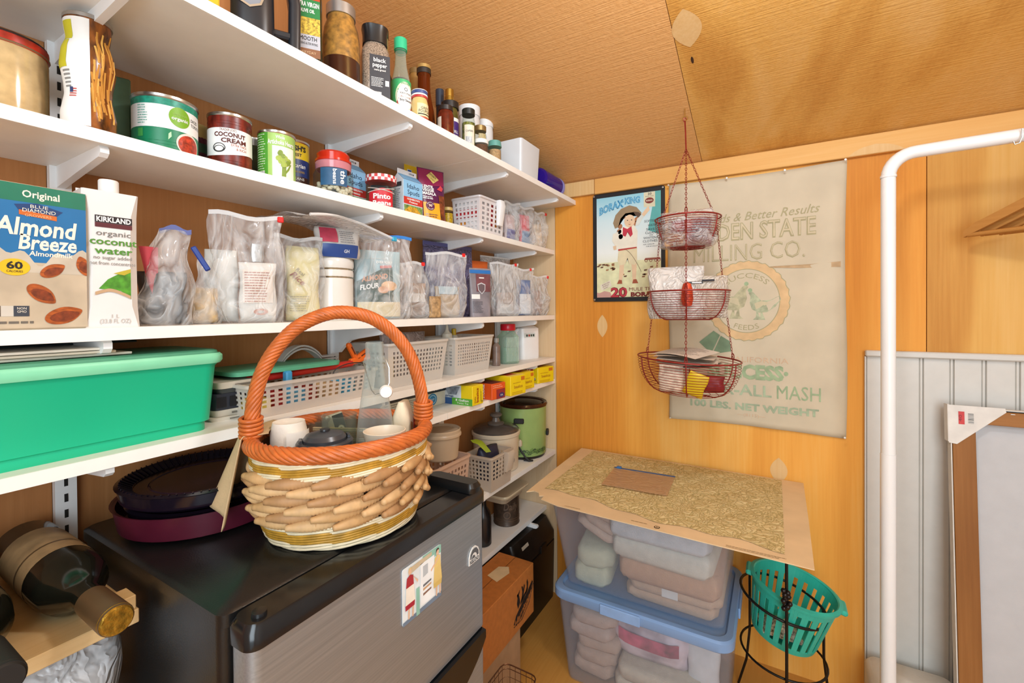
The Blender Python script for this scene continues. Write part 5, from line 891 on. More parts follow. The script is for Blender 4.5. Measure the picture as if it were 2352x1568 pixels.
W(t, 'Hefty', lambda u, v, e=0.0: f1(-v - 0.005, u + 0.03, e), -0.012, 0.008, 0.006, M('#a05a10'), w=0.02, bold=0.02); W(t, 'basics', lambda u, v, e=0.0: f1(-v - 0.004, u + 0.03, e), 0, -0.006, 0.0115, M('#a4400e'), w=0.044, bold=0.03); W(t, '20', f1, 0.021, 0.005, 0.006, K, w=0.009); lines(t, lambda u, v, e=0.0: f1(-v + 0.004, u + 0.03, e), -0.022, 0.02, -0.01, 2, 0.004, 0.0014, M('#5a5214'), 3)
ORB = M('#d9541c', 0.4)
t, f1, f2, f3 = carton('bag_box', 'orange storage bag box with purple end label on fifth shelf', 'box', 0.155, 1.25, E, 0.13, 0.07, 0.052, ORB, -0.12, 0.0015)
W(t, 'STORAGE', lambda u, v, e=0.0: f2(-v + 0.034, u + 0.0265, e), 0, 0, 0.012, WH, w=0.045, bold=0.02); lbl(t, f2, -0.065, 0.012, 0.0, 0.052, M('#8a2a24', 0.4, var=0.3, vs=30), 'picture'); lbl(t, f1, -0.012, 0.033, 0.0, 0.032, M('#8c2430', 0.4), 'panel'); O('oval', disc(f1, 0.014, 0.012, 0.014, 0.008, 1, 20, 0.0009), M('#3a2a62'), t, 0); lines(t, f1, -0.03, 0.02, 0.044, 2, 0.006, 0.002, M('#f0b090'), 5); W(t, 'GAL', f1, 0.014, 0.0095, 0.005, WH, w=0.014, e=0.0014); lbl(t, f3, -0.03, 0.03, -0.06, 0.03, M('#6a2030', 0.4), 'top_print')
def ybox(label, x, y, rz, d, w, h, side):
    t, f1, f2, f3 = carton('bag_box', label, 'box', x, y, E, d, w, h, YEL, rz, 0.0015, None)
    PT = M('#b8861a', 0.45); lbl(t, f1, w * 0.18, w * 0.42, h * 0.72, h * 0.92, M('#c9701a'), 'corner_mark'); W(t, 'ZIPLOCK' if 0 else 'basics', f1, 0.0, h * 0.36, 0.01, PT, w=w * 0.55, bold=0.03); lines(t, f1, -w * 0.35, w * 0.3, h * 0.62, 1, 0.006, 0.002, PT, 2); lines(t, f1, -w * 0.4, w * 0.38, h * 0.15, 2, 0.005, 0.0018, PT, 5); lbl(t, f3, -w * 0.3, w * 0.3, -d * 0.3, d * 0.3, M('#a8341c'), 'top_print')
    return t, f1, f2
ybox('large yellow bag box just past the orange storage box', 0.175, 1.345, -0.12, 0.13, 0.088, 0.066, 0)
t, f1, f2 = ybox('second yellow bag box with white number side', 0.152, 1.46, -0.1, 0.13, 0.08, 0.062, 0); W(t, '24', f1, -0.028, 0.006, 0.008, M('#a8341c'), w=0.011, bold=0.03)
t, f1, f2 = ybox('last yellow bag box touching the back wall with red square', 0.15, 1.632, -0.25, 0.12, 0.098, 0.062, 1); lbl(t, f2, -0.01, 0.035, 0.034, 0.06, M('#c8242c'), 'red_square'); W(t, '34', f2, 0.012, 0.041, 0.012, WH, w=0.02, bold=0.04, e=0.0012); W(t, 'basics', f2, 0.02, 0.012, 0.013, WH, w=0.06, bold=0.06, e=0.001); W(t, 'basics', f2, 0.02, 0.012, 0.013, K, w=0.06, e=0.0014)

# ------------------------------------------------------------------ sixth and lowest shelves
TAN = CLEAR('#f3e6d2', '#d8c4a8', 0.62, 0.25, 0.3)
basket('plastic_basket', 'pinkish perforated basket on sixth shelf under the round tub', 0.128, 1.03, F, 0, 0.165, 0.13, 0.148, CLEAR('#f6e8de', '#e2c6b2', 0.6, 0.25, 0.25), 0.02, 9, 6, 6, 0.2, 0.86)
t = bottle('round_tub', 'round translucent food tub with rolled rim on the pinkish basket', 0.142, 1.04, F + 0.1515, [(0, 0), (0.046, 0), (0.05, 0.004), (0.056, 0.07), (0, 0.0701)], TAN, 'tub', seg=36)
O('tub_lid', MB().lathe([(0.056, 0.068), (0.0605, 0.069), (0.0605, 0.074), (0.058, 0.078), (0.0585, 0.086), (0.056, 0.088), (0.052, 0.081), (0, 0.08)], 36), TAN, t)
# white cooker with glass lid
t = T('rice_cooker', 'white slow cooker with dark glass lid and round knob', 'cooker', (0.095, 1.418, F), -0.6)
O('cooker_body', MB().lathe([(0, 0.0), (0.078, 0.0), (0.083, 0.006), (0.087, 0.125), (0.091, 0.128), (0.092, 0.138), (0.088, 0.141), (0, 0.141)], 40), M('#cbbca4', 0.3, var=0.02), t)
O('glass_lid', MB().lathe([(0.086, 0.14), (0.087, 0.146), (0.08, 0.153), (0.05, 0.162), (0, 0.166)], 40), M('#4f4741', 0.12, var=0.1), t)
O('lid_knob', MB().lathe([(0, 0.163), (0.03, 0.163), (0.032, 0.168), (0.016, 0.174), (0.012, 0.188), (0.022, 0.194), (0.0235, 0.2), (0.018, 0.204), (0, 0.205)], 28), M('#6e645b', 0.3), t)
O('handle', MB().box((0.0, 0.094, 0.08), (0.045, 0.016, 0.028), 0.006), M('#c4b59e', 0.35), t); O('dial', MB().lathe([(0, 0), (0.016, 0), (0.014, 0.008), (0, 0.009)], 24, axis='x', o=(0.084, 0.02, 0.05)), M('#8d8377', 0.35), t)
# avocado green crock
t = T('crock_pot', 'avocado green crock pot with dark brown rim and black handles', 'cooker', (0.103, 1.615, F), -0.95)
O('crock_shell', MB().lathe([(0, 0.012), (0.094, 0.012), (0.095, 0.016), (0.097, 0.2), (0.095, 0.202), (0, 0.202)], 48), M('#8fa864', 0.18, var=0.03), t); O('crock_base', MB().lathe([(0, 0), (0.088, 0), (0.092, 0.012), (0, 0.013)], 40), M('#1c1814', 0.4), t)
O('brown_rim', MB().lathe([(0.08, 0.2), (0.099, 0.202), (0.101, 0.209), (0.097, 0.216), (0.088, 0.213), (0.083, 0.206), (0.08, 0.202), (0, 0.198)], 48), M('#3a1a0e', 0.1, var=0.2), t)
O('glass_lid', MB().lathe([(0.082, 0.206), (0.078, 0.212), (0.05, 0.2155), (0, 0.2165)], 40), CLEAR('#8a6a50', '#2a1a14', 0.45, 0.4, 0.05), t)
for a_ in (-0.28, 1.35):
    O('handle', MB().box((0.1 * cos(a_), 0.1 * sin(a_), 0.155 if a_ < 0 else 0.09), (0.011, 0.04, 0.02), 0.003, rz=a_), K, t)
fm = cyl(0.0965); rg = random.Random(3); VG = M('#3e5230', 0.5); VG2 = M('#6d8a45', 0.5)
for i in range(12):
    O('vegetable_print', disc(fm, -0.03 + 0.011 * i, 0.03 + rg.uniform(-0.006, 0.008), 0.009, 0.008, 1, 14, 0.0006 + 0.00005 * i, f=lambda a: 1 + 0.12 * sin(5 * a)), VG2 if i % 2 else VG, t, 0)
    O('vegetable_print', disc(fm, -0.03 + 0.011 * i, 0.031 + rg.uniform(-0.004, 0.006), 0.0065, 0.0055, 1, 12, 0.0012 + 0.00005 * i, r0=0.6), VG if i % 2 else VG2, t, 0)
lbl(t, fm, 0.004, 0.006, 0.02, 0.195, M('#d5dfc0', 0.2), 'enamel_glint', 0.0004) if 0 else None
cp = [(r_ * cos(a_), r_ * sin(a_), z_) for r_, a_, z_ in ((0.1, -0.35, 0.07), (0.106, -0.25, 0.05), (0.112, -0.05, 0.018), (0.117, 0.08, 0.005), (0.114, 0.2, 0.004), (0.108, 0.1, 0.004), (0.103, -0.1, 0.004))]
O('power_cord', MB().tube(cp, 0.0038, 6), K, t, 60)
# clear basket with dark bundle at the edge
basket('plastic_basket', 'clear handled basket of dark cloths at the edge of sixth shelf', 0.165, 1.268, F, 0, 0.135, 0.1, 0.112, CLEAR('#f6efe6', '#dcd0c0', 0.45, 0.3, 0.2), 0.012, 6, 6, 5, 0.3, 0.9, (0.028, 0.045, 0.068))
pack('cloth_bundle', 'dark blue folded cloth in the clear handled basket', 'cloth', 0.16, 1.265, F + 0.004, -0.2, 0.095, 0.125, 0.075, M('#1d2036', 0.5, var=0.3, vs=30), 31)
t = T('glove', 'lime green band lying over the dark cloths in handled basket', 'glove', (0.152, 1.235, F + 0.133), -0.5); O('band', MB().loft([[(0.008, -0.035, 0.022), (0.008, -0.012, 0.022), (-0.008, -0.012, 0.026), (-0.008, -0.035, 0.026)], [(0.016, -0.02, 0.016), (0.016, 0.004, 0.016), (0.0, 0.004, 0.02), (0.0, -0.02, 0.02)], [(0.03, 0.004, -0.012), (0.03, 0.022, -0.012), (0.022, 0.022, -0.008), (0.022, 0.004, -0.008)]]), M('#8a9a24', 0.45), t, 40)
# tin with a lidded tub on it
t = T('cookie_tin', 'dark brown embossed tin on the lowest shelf beside the refrigerator', 'tin', (0.083, 1.51, G), -0.75)
O('tin_body', MB().lathe([(0, 0), (0.051, 0), (0.052, 0.003), (0.0505, 0.006), (0.0505, 0.118), (0.052, 0.122), (0, 0.122)], 36), M('#4a3a2e', 0.4, 0.2, var=0.3, vs=40), t); fm = cyl(0.0506)
W(t, 'Daily', fm, 0.005, 0.065, 0.026, M('#6b5646', 0.4), w=0.06, bold=0.02, shear=0.2, e=0.0016); rings(t, 0.0506, (0.02, 0.028), M('#5a4636', 0.4), 'ring', 0.001); O('scroll', disc(fm, -0.012, 0.045, 0.014, 0.014, 1, 24, 0.0016, r0=0.72), M('#6b5646', 0.4), t, 0)
t = T('food_container', 'cream lidded plastic container resting on the dark tin', 'container', (0.093, 1.46, G + 0.1225), 0.0)
O('container_body', MB().loft([rr(0.11, 0.14, 0.02, 4, 0), rr(0.13, 0.165, 0.022, 4, 0.03)]), TAN, t, 40); O('container_lid', MB().loft([rr(0.15, 0.185, 0.024, 4, 0.026), rr(0.154, 0.189, 0.024, 4, 0.032), rr(0.15, 0.185, 0.024, 4, 0.036), rr(0.13, 0.165, 0.02, 4, 0.034)]), CLEAR('#f6ecd8', '#e0cfae', 0.75, 0.2, 0.3), t, 40)
t = bottle('dark_bottle', 'dark bottle on the lowest shelf half hidden by refrigerator', 0.1, 1.32, G, wine_prof(0.03, 0.2, 0.012), M('#1c1a1a', 0.25), 'bottle')
# ------------------------------------------------------------------ under the shelves
t = T('cool_box', 'black chest with white label strip under the lowest shelf', 'chest', (0.1, 1.55, 0), 0)
CB = M('#17130f', 0.4, var=0.2); O('chest_body', MB().loft([rr(0.19, 0.315, 0.012, 3, 0), rr(0.2, 0.325, 0.014, 3, 0.24)]), CB, t, 30)
O('chest_lid', MB().loft([rr(0.196, 0.33, 0.014, 3, 0.243), rr(0.196, 0.33, 0.014, 3, 0.275), rr(0.14, 0.3, 0.014, 3, 0.335)]), M('#211c18', 0.4, var=0.2), t, 30)
sf = flat((0.084, 0, 0.308), (0, 1, 0), (-0.42, 0, 0.9)); lbl(t, sf, -0.1, -0.05, -0.006, 0.006, M('#cfc6b4', 0.5), 'label', 0.002); O('latch', MB().box((0.1, 0.05, 0.25), (0.008, 0.05, 0.03), 0.002), CB, t)
CARD = M('#b06a2c', 0.7, var=0.08, vs=60)
t = T('shipping_box', 'plain tan box on the floor under the printed cardboard box', 'box', (0.23, 1.12, 0), 0); O('box_body', MB().box((0, 0, 0.094), (0.12, 0.26, 0.188), 0.002), M('#a8835f', 0.7), t)
t = T('cardboard_box', 'printed cardboard box with black deer emblem beside the refrigerator', 'box', (0.232, 1.14, 0.1885), 0)
O('box_body', MB().box((0, 0, 0.083), (0.136, 0.37, 0.166), 0.002), CARD, t); f1 = flat((0.0682, 0, 0)); f3 = flat((0, 0, 0.166), (0, 1, 0), (-1, 0, 0)); O('flap_seam', patch(f3, -0.184, 0.184, -0.001, 0.001, e=0.0004), M('#6b3c16'), t, 0)
O('packing_tape', shape(f3, [(0.03, -0.02), (0.09, -0.03), (0.12, -0.01), (0.105, 0.02), (0.045, 0.025)], 0.0008), M('#d6bd94', 0.4), t, 0); INK = M('#1e1410', 0.6)
pts = [(0.115 + 0.062 * cos(a) , 0.052 + 0.0) for a in (0,)]
sw = [(0.05, 0.036), (0.065, 0.056), (0.1, 0.074), (0.14, 0.094), (0.172, 0.113), (0.178, 0.106), (0.168, 0.086), (0.14, 0.058), (0.1, 0.034), (0.068, 0.024)]
O('emblem', shape(f1, sw, 0.0008), INK, t, 0); O('emblem_rule', MB().tube([f1(0.05, 0.028, 0.001), f1(0.1, 0.024, 0.001), f1(0.15, 0.052, 0.001), f1(0.18, 0.1, 0.001)], 0.0009, 4), INK, t, 0)
W(t, "Harrisons'", lambda u, v, e=0.0: f1(0.113 + u, 0.047 + v + u * 0.48 + 0.8 * u * u, e), 0, 0, 0.02, CARD, w=0.118, bold=0.02, shear=0.2, e=0.0014); W(t, 'BIRD DIETS', lambda u, v, e=0.0: f1(0.12 + u, 0.037 + v + u * 0.5 + 1.2 * u * u, e), 0, 0, 0.006, CARD, w=0.07, e=0.0014)
for pl in ([(0.078, 0.07), (0.09, 0.085), (0.086, 0.105), (0.078, 0.118), (0.07, 0.116), (0.076, 0.108), (0.07, 0.09)], [(0.078, 0.11), (0.086, 0.116), (0.09, 0.125), (0.082, 0.12), (0.07, 0.117)], [(0.1, 0.085), (0.105, 0.11), (0.1, 0.13), (0.108, 0.126), (0.112, 0.112), (0.118, 0.13), (0.122, 0.122), (0.116, 0.105), (0.106, 0.086)], [(0.125, 0.095), (0.135, 0.1), (0.138, 0.115), (0.134, 0.128), (0.139, 0.134), (0.145, 0.12), (0.142, 0.1), (0.13, 0.09)], [(0.09, 0.075), (0.11, 0.08), (0.138, 0.098), (0.13, 0.1), (0.105, 0.095), (0.095, 0.088)]): O('deer_print', shape(f1, pl, 0.0009), INK, t, 0)
# wire basket on the floor
t = T('wire_basket', 'small copper wire basket on the floor in front of cardboard box', 'basket', (0.37, 0.965, 0.0), 0); WR = M('#6b4a34', 0.35, 0.7)
O('rim_wire', MB().tube(rr(0.11, 0.29, 0.02, 3, 0.17), 0.002, 5, True), WR, t, 60); O('rim_wire', MB().tube(rr(0.108, 0.288, 0.02, 3, 0.158), 0.0012, 5, True), WR, t, 60)
for zz in (0.135, 0.11, 0.085, 0.06, 0.035, 0.01): O('ring_wire', MB().tube(rr(0.106 - 0.03 * (0.17 - zz), 0.286, 0.02, 3, zz), 0.0009, 4, True), WR, t, 60)
for i in range(14): yy = -0.13 + 0.02 * i; O('hoop_wire', MB().tube([(-0.054, yy, 0.17), (-0.051, yy, 0.003), (0.051, yy, 0.003), (0.054, yy, 0.17)], 0.0009, 4), WR, t, 60)
for i in range(5): xx = -0.036 + 0.018 * i; O('hoop_wire', MB().tube([(xx, -0.144, 0.17), (xx, -0.142, 0.003), (xx, 0.142, 0.003), (xx, 0.144, 0.17)], 0.0009, 4), WR, t, 60)
# ------------------------------------------------------------------ refrigerator
FB = M('#141414', 0.32, var=0.15, bump=0.12, bs=400)
SSn = NT('brushed_steel'); SSn.b.inputs['Metallic'].default_value = 0.75; SSn.b.inputs['Roughness'].default_value = 0.4
nz = SSn.n('ShaderNodeTexNoise'); nz.inputs['Scale'].default_value = 1.0; nz.inputs['Detail'].default_value = 3; SSn.l(SSn.coord((300, 4, 300)), nz.inputs['Vector']); SSn.l(SSn.ramp([(0.3, '#9aa2aa'), (0.7, '#aab2ba')], nz.outputs[0]), SSn.b.inputs['Base Color']); STEEL = SSn.m
t = T('mini_fridge', 'black compact refrigerator with stainless door and wicker basket on top', 'refrigerator', (0.0, 0.27, 0.0), 0)
FW = 0.462
O('cabinet', MB().loft([rr(0.41, FW, 0.012, 4, 0.02, 0.245, FW / 2), rr(0.41, FW, 0.012, 4, 0.84, 0.245, FW / 2)]), FB, t, 30)
O('cabinet_top', MB().loft([rr(0.425, FW + 0.006, 0.014, 4, 0.838, 0.246, FW / 2), rr(0.425, FW + 0.006, 0.014, 4, 0.853, 0.246, FW / 2), rr(0.415, FW - 0.004, 0.014, 4, 0.857, 0.246, FW / 2)]), FB, t, 40)
def door(nm, z0, z1):
    dr = O(nm, MB().loft([rr(0.044, FW - 0.004, 0.014, 6, z0, 0.484, FW / 2), rr(0.044, FW - 0.004, 0.014, 6, z1, 0.484, FW / 2)]), STEEL, t, 40); return dr
d1 = door('freezer_door', 0.585, 0.83); d2 = door('fridge_door', 0.04, 0.565)
O('door_cap', MB().loft([rr(0.05, FW + 0.002, 0.016, 6, 0.828, 0.485, FW / 2), rr(0.05, FW + 0.002, 0.016, 6, 0.847, 0.485, FW / 2), rr(0.04, FW - 0.008, 0.014, 6, 0.855, 0.485, FW / 2)]), M('#17181a', 0.18, var=0.1), d1, 40)
O('hinge_cover', MB().loft([rr(0.115, 0.034, 0.012, 4, 0.856, 0.455, FW - 0.035), rr(0.118, 0.036, 0.013, 4, 0.866, 0.455, FW - 0.035), rr(0.108, 0.028, 0.012, 4, 0.874, 0.455, FW - 0.035)]), M('#131415', 0.3), t, 40)
O('corner_button', MB().lathe([(0, 0.85), (0.009, 0.85), (0.008, 0.859), (0, 0.86)], 16, o=(0.49, 0.022, 0)), M('#1a1b1d', 0.25), d1)
O('grip_recess', MB().loft([rr(0.03, FW - 0.01, 0.01, 4, 0.563, 0.48, FW / 2), rr(0.03, FW - 0.01, 0.01, 4, 0.588, 0.48, FW / 2)]), M('#0f1012', 0.35), t, 40)
hp = [(0.506, 0.2 + 0.255 * k / 16, 0.583 - 0.05 * (k / 16 - 0.1) * (1 - k / 16) * 4 * 0.25 - 0.02) for k in range(17)]
O('door_grip', MB().loft([[(0.5, 0.20 + 0.25 * k / 16, 0.592 - 0.01), (0.514, 0.20 + 0.25 * k / 16, 0.58), (0.514, 0.20 + 0.25 * k / 16, 0.565 - 0.06 * sin(pi * k / 16) ** 0.8), (0.5, 0.20 + 0.25 * k / 16, 0.56 - 0.06 * sin(pi * k / 16) ** 0.8)] for k in range(17)]), M('#0e1216', 0.15), d2, 40)
fm = flat((0.5064, 0, 0))
lg = [(0.404, 0.724), (0.437, 0.724), (0.438, 0.738), (0.434, 0.748), (0.426, 0.754), (0.416, 0.754), (0.408, 0.747), (0.404, 0.737)]
O('badge', MB().loft([[fm(x_, z_, 0) for x_, z_ in lg], [fm(x_, z_, 0.002) for x_, z_ in lg]]), M('#d9d8d4', 0.35), d1, 0)
O('badge_arch', shape(fm, [(0.4075, 0.7345), (0.4345, 0.7345), (0.434, 0.742), (0.4275, 0.75), (0.421, 0.7515), (0.414, 0.75), (0.408, 0.743)], 0.0024), M('#55585c', 0.4), d1, 0); O('badge_arch', disc(fm, 0.419, 0.7345, 0.009, 0.009, 1, 16, 0.0028, f=lambda a: 1.0 if sin(a) > -0.02 else 0.05), M('#d9d8d4', 0.4), d1, 0); O('badge_arch', disc(fm, 0.4165, 0.7345, 0.0055, 0.0055, 1, 16, 0.0032, f=lambda a: 1.0 if sin(a) > -0.02 else 0.05), M('#55585c', 0.4), d1, 0)
W(d1, 'IGLOO', fm, 0.4205, 0.726, 0.0062, M('#3c3e42'), w=0.028, bold=0.03, e=0.0026)
# printed magnet
t = T('fridge_magnet', 'printed picture magnet of two women on the stainless door', 'magnet', (0.5066, 0.815, 0.7595), 0); t.location = (0.5066, 0.2715 + 0.276, 0.7595)
fm = flat((0.001, 0, 0)); mw, mh = 0.046, 0.044
O('magnet_sheet', MB().loft([[(x_, y_, z_) for y_, z_, x_ in rr(2 * mw, 2 * mh, 0.004, 3, 0.0)], [(x_, y_, z_) for y_, z_, x_ in rr(2 * mw, 2 * mh, 0.004, 3, 0.001)]]), M('#dfe6e8', 0.3), t, 0)
def pic(pts, c, e=0.0005, rough=0.3): return O('print', shape(fm, [(-x_, y_) if 0 else (x_, y_) for x_, y_ in pts], e), M(c, rough), t, 0)
pic([(0.0, 0.03), (0.046, 0.03), (0.046, 0.044), (0.0, 0.044)], '#8fbfae'); pic([(-0.03, 0.03), (0.022, 0.036), (0.022, 0.042), (-0.03, 0.04)], '#c9b89a', 0.0007); pic([(-0.046, -0.044), (0.046, -0.044), (0.046, -0.036), (-0.046, -0.038)], '#6d7f93'); pic([(-0.016, -0.044), (-0.008, -0.044), (-0.008, 0.0), (-0.016, 0.0)], '#8fbfae', 0.0006)
pic([(-0.006, -0.034), (0.028, -0.034), (0.028, 0.034), (-0.006, 0.034)], '#eef1f2', 0.0007); pic([(0.0, 0.01), (0.012, 0.012), (0.012, 0.028), (0.0, 0.028)], '#b9bfc4', 0.0009)
for yy, c in ((-0.012, '#c9a27a'), (-0.02, '#8a6a5a'), (-0.006, '#6b7076')): pic([(0.0, yy), (0.02, yy + 0.002), (0.02, yy + 0.005), (0.0, yy + 0.004)], c, 0.0009)
for off, hair, top, skirt, low in ((-0.03, '#d9c08a', '#a8303a', '#ece4d6', '#a8283c'), (0.036, '#4a2f26', '#e0c47a', '#e0c47a', '#d9bb6c')):
    pic([(off - 0.003, 0.03), (off + 0.003, 0.03), (off + 0.0035, 0.037), (off, 0.04), (off - 0.0035, 0.037)], '#e0b89a', 0.0011); pic([(off - 0.0045, 0.034), (off - 0.003, 0.0405), (off + 0.002, 0.0415), (off + 0.0045, 0.038), (off, 0.0385)], hair, 0.0013)
    pic([(off - 0.009, 0.012), (off + 0.008, 0.012), (off + 0.007, 0.027), (off, 0.03), (off - 0.007, 0.027)], top, 0.0012); pic([(off - 0.011, -0.014), (off + 0.011, -0.014), (off + 0.008, 0.012), (off - 0.009, 0.012)], skirt, 0.0013); pic([(off - 0.0105, -0.022), (off + 0.0095, -0.022), (off + 0.0105, -0.013), (off - 0.011, -0.013)], low, 0.0012)
    for q in (-0.005, 0.004): pic([(off + q, -0.038), (off + q + 0.003, -0.038), (off + q + 0.004, -0.022), (off + q, -0.022)], '#e0b89a', 0.0011)
    pic([(off + 0.006, 0.026), (off + (0.016 if off < 0 else -0.016), 0.01), (off + (0.018 if off < 0 else -0.018), 0.013), (off + 0.004, 0.028)], '#e0b89a', 0.0014)
# ------------------------------------------------------------------ roasters on the refrigerator
t = T('oval_roaster', 'maroon round pan on the refrigerator top against the wall', 'pan', (0.15, 0.402, 0.8575), 0)
O('pan_wall', MB().lathe([(0, 0), (0.108, 0), (0.121, 0.006), (0.127, 0.042), (0.13, 0.043), (0.123, 0.04), (0.118, 0.008), (0, 0.006)], 48), M('#4e1526', 0.3, var=0.1), t); O('pan_lining', MB().lathe([(0.1245, 0.0395), (0.1185, 0.0085), (0, 0.0065)], 48), M('#8a6248', 0.5), t)
for nm, z_, r_, lb in (('cake_pan', 0.8665, 0.11, 'black glossy pan nested inside the maroon pan'), ('cake_pan', 0.899, 0.122, 'black ribbed plate topmost on the nested pans')):
    t = T(nm, lb, 'pan', (0.148, 0.403, z_), 0); BG = M('#17101a', 0.15, var=0.15)
    O('pan_body', MB().lathe([(0, 0.002), (r_ - 0.012, 0.002), (r_ - 0.003, 0.008), (r_, 0.027), (r_ + 0.003, 0.029), (r_ - 0.004, 0.031), (r_ - 0.02, 0.02), (0, 0.016)], 48), BG, t)
    if z_ > 0.89:
        m = MB()
        for i in range(72):
            a = 2 * pi * i / 72; m.tube([((r_ - 0.02) * cos(a), (r_ - 0.02) * sin(a), 0.0215), ((r_ - 0.003) * cos(a), (r_ - 0.003) * sin(a), 0.0322)], 0.0012, 4)
        O('rim_ribs', m, BG, t, 60, kind='stuff')
        O('inner_ring', MB().lathe([(r_ - 0.045, 0.0175), (r_ - 0.041, 0.0205), (r_ - 0.037, 0.018)], 48), M('#2c1a26', 0.15), t)
# ------------------------------------------------------------------ wine on a short board
WD = PLY('pale_board', [(0.0, '#c4a06a'), (0.5, '#d6b684'), (1.0, '#e2c79a')], 'y', 8, 0.7, 0.5, 0.1, seed=11)
t = T('wine_board', 'short pale wooden board holding the wine bottles beside refrigerator', 'shelf', (0.0, 0.255, 0.796), 0); O('plank', MB().box((0.14, -0.19, 0.009), (0.28, 0.38, 0.018), 0.001), WD, t, 0); O('end_block', MB().box((0.262, -0.012, 0.027), (0.03, 0.02, 0.018), 0.001), WD, t, 0); O('cleat', MB().box((0.014, -0.19, -0.02), (0.026, 0.38, 0.04)), WD, t, 0)
def wine(label, y, capm, lab, xo=0.0):
    t = T('wine_bottle', label, 'bottle', (xo, y, 0.796 + 0.018 + 0.0385), 0)
    O('bottle_glass', MB().lathe([(0, 0.03), (0.034, 0.03), (0.0375, 0.035), (0.0375, 0.205), (0.034, 0.228), (0.02, 0.252), (0.0145, 0.265), (0.014, 0.33)], 36, axis='x'), M('#15150f', 0.1, var=0.1), t)
    O('label', MB().lathe([(0.0378, 0.08), (0.0379, 0.081), (0.0379, 0.182), (0.0378, 0.183)], 36, axis='x'), M(lab, 0.6, var=0.2, vs=40), t)
    O('cap', MB().lathe([(0.0152, 0.285), (0.0165, 0.286), (0.0172, 0.352), (0.0165, 0.356), (0.0, 0.357)], 28, axis='x'), capm, t)
    O('cap_seal', MB().lathe([(0.0, 0.3585), (0.0145, 0.3585), (0.0158, 0.3565), (0.0172, 0.353)], 28, axis='x'), M('#a3812f', 0.35, 0.8, var=0.3, vs=120, bump=0.6, bs=200) if capm is not K else K, t); return t
t = wine('dark wine bottle with gold cap lying on the pale board', 0.207, M('#5a442c', 0.4, 0.2), '#8c7350'); W(t, '1984', lambda u, v, e=0.0: Vector((0.17 + v, (0.0379 + e) * cos(1.05 - u / 0.038), (0.0379 + e) * sin(1.05 - u / 0.038))), 0.02, 0, 0.008, K, w=0.03, bold=0.02); O('label_rule', MB().lathe([(0.0381, 0.15), (0.0382, 0.152), (0.0381, 0.154)], 36, axis='x'), M('#4e3c26'), t)
t = wine('dark wine bottle with black cap lying away from the refrigerator on board', 0.118, K, '#3c2d28', 0.012)
t = T('lower_board', 'lower pale board under the wine bottles', 'shelf', (0.0, 0.255, 0.6), 0); O('plank', MB().box((0.14, -0.19, 0.009), (0.28, 0.38, 0.018), 0.001), WD, t, 0)
pack('plastic_sack', 'crumpled white plastic sack on the lower board under the wine', 'bag', 0.2, 0.175, 0.6185, -0.2, 0.16, 0.165, 0.14, CLEAR('#e6e6e6', '#c9ccd0', 0.8, 0.2, 0.3, 0.6, 14.0), 41)

# ------------------------------------------------------------------ wicker basket on the refrigerator
WA, WB_, WANG, WK = 0.132, 0.12, radians(55), 0.84
ZR = 1.0; WZ0 = 0.8575
t = T('wicker_basket', 'oval wicker basket with orange twisted handle, full of kitchenware, on refrigerator', 'basket', (0.38, 0.50, WZ0), WANG)
wk = t; HR = ZR - WZ0
def kz(z): s_ = max(0.0, min(1.0, z / HR)); return WK + (1 - WK) * (1 - (1 - s_) ** 2.6)
def wel(a, z, off=0.0): k = kz(z); return Vector(((WA * k + off) * cos(a), (WB_ * k + off) * sin(a), z))
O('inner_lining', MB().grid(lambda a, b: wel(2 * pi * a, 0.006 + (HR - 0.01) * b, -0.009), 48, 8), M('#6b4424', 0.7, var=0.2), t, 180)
O('base', MB().loft([[tuple(wel(2 * pi * i / 40, z_, -0.006)) for i in range(40)] for z_ in (0.002, 0.008)]), M('#8a6236', 0.7, var=0.2), t)
ORW = M('#c4662c', 0.42, var=0.14, vs=60); OCH = M('#b98a2e', 0.5, var=0.2, vs=60); CRE = M('#e6d6b4', 0.5, var=0.08, vs=60); SEA = [M(c, 0.6, var=0.14, vs=40) for c in ('#c79d6a', '#b2875a', '#d4ac7a')]
def twist(path, ns, R_, r_, turns, mat, parent, nm, closed=False):
    """ns strands laid round a path like a rope"""
    n = len(path); P_ = [Vector(p) for p in path]
    for s_ in range(ns):
        pts = []; up = None
        for i in range(n):
            tg = (P_[(i + 1) % n] - P_[i - 1]) if closed else (P_[min(i + 1, n - 1)] - P_[max(i - 1, 0)])
            tg.normalize(); ref = Vector((0, 0, 1)) if closed else Vector((0, 1, 0))
            a_ = (ref - tg * ref.dot(tg)).normalized(); b_ = tg.cross(a_); th = 2 * pi * (s_ / ns + turns * i / n)
            pts.append(P_[i] + a_ * (R_ * cos(th)) + b_ * (R_ * sin(th)))
        O(nm, MB().tube(pts, r_, 5, closed), mat, parent, 80)
twist([wel(2 * pi * i / 150, HR, 0.002) for i in range(150)], 9, 0.0085, 0.0042, 8, ORW, t, 'rim_strand', True)
arch = [Vector((-(WA + 0.002) * cos(pi * i / 110), 0, HR + 0.2 * sin(pi * i / 110) ** 0.85)) for i in range(111)]
twist(arch, 9, 0.0078, 0.0038, 7, ORW, t, 'handle_strand')
for sx in (-1, 1):
    for q in range(5): O('binding', MB().tube([(sx * (WA + 0.002) + (0.0145) * cos(2 * pi * i / 18), 0.0145 * sin(2 * pi * i / 18), HR + 0.012 + q * 0.0062 + 0.002 * sin(2 * pi * i / 18)) for i in range(18)], 0.0033, 5, True), ORW, t, 80)
rg = random.Random(8)
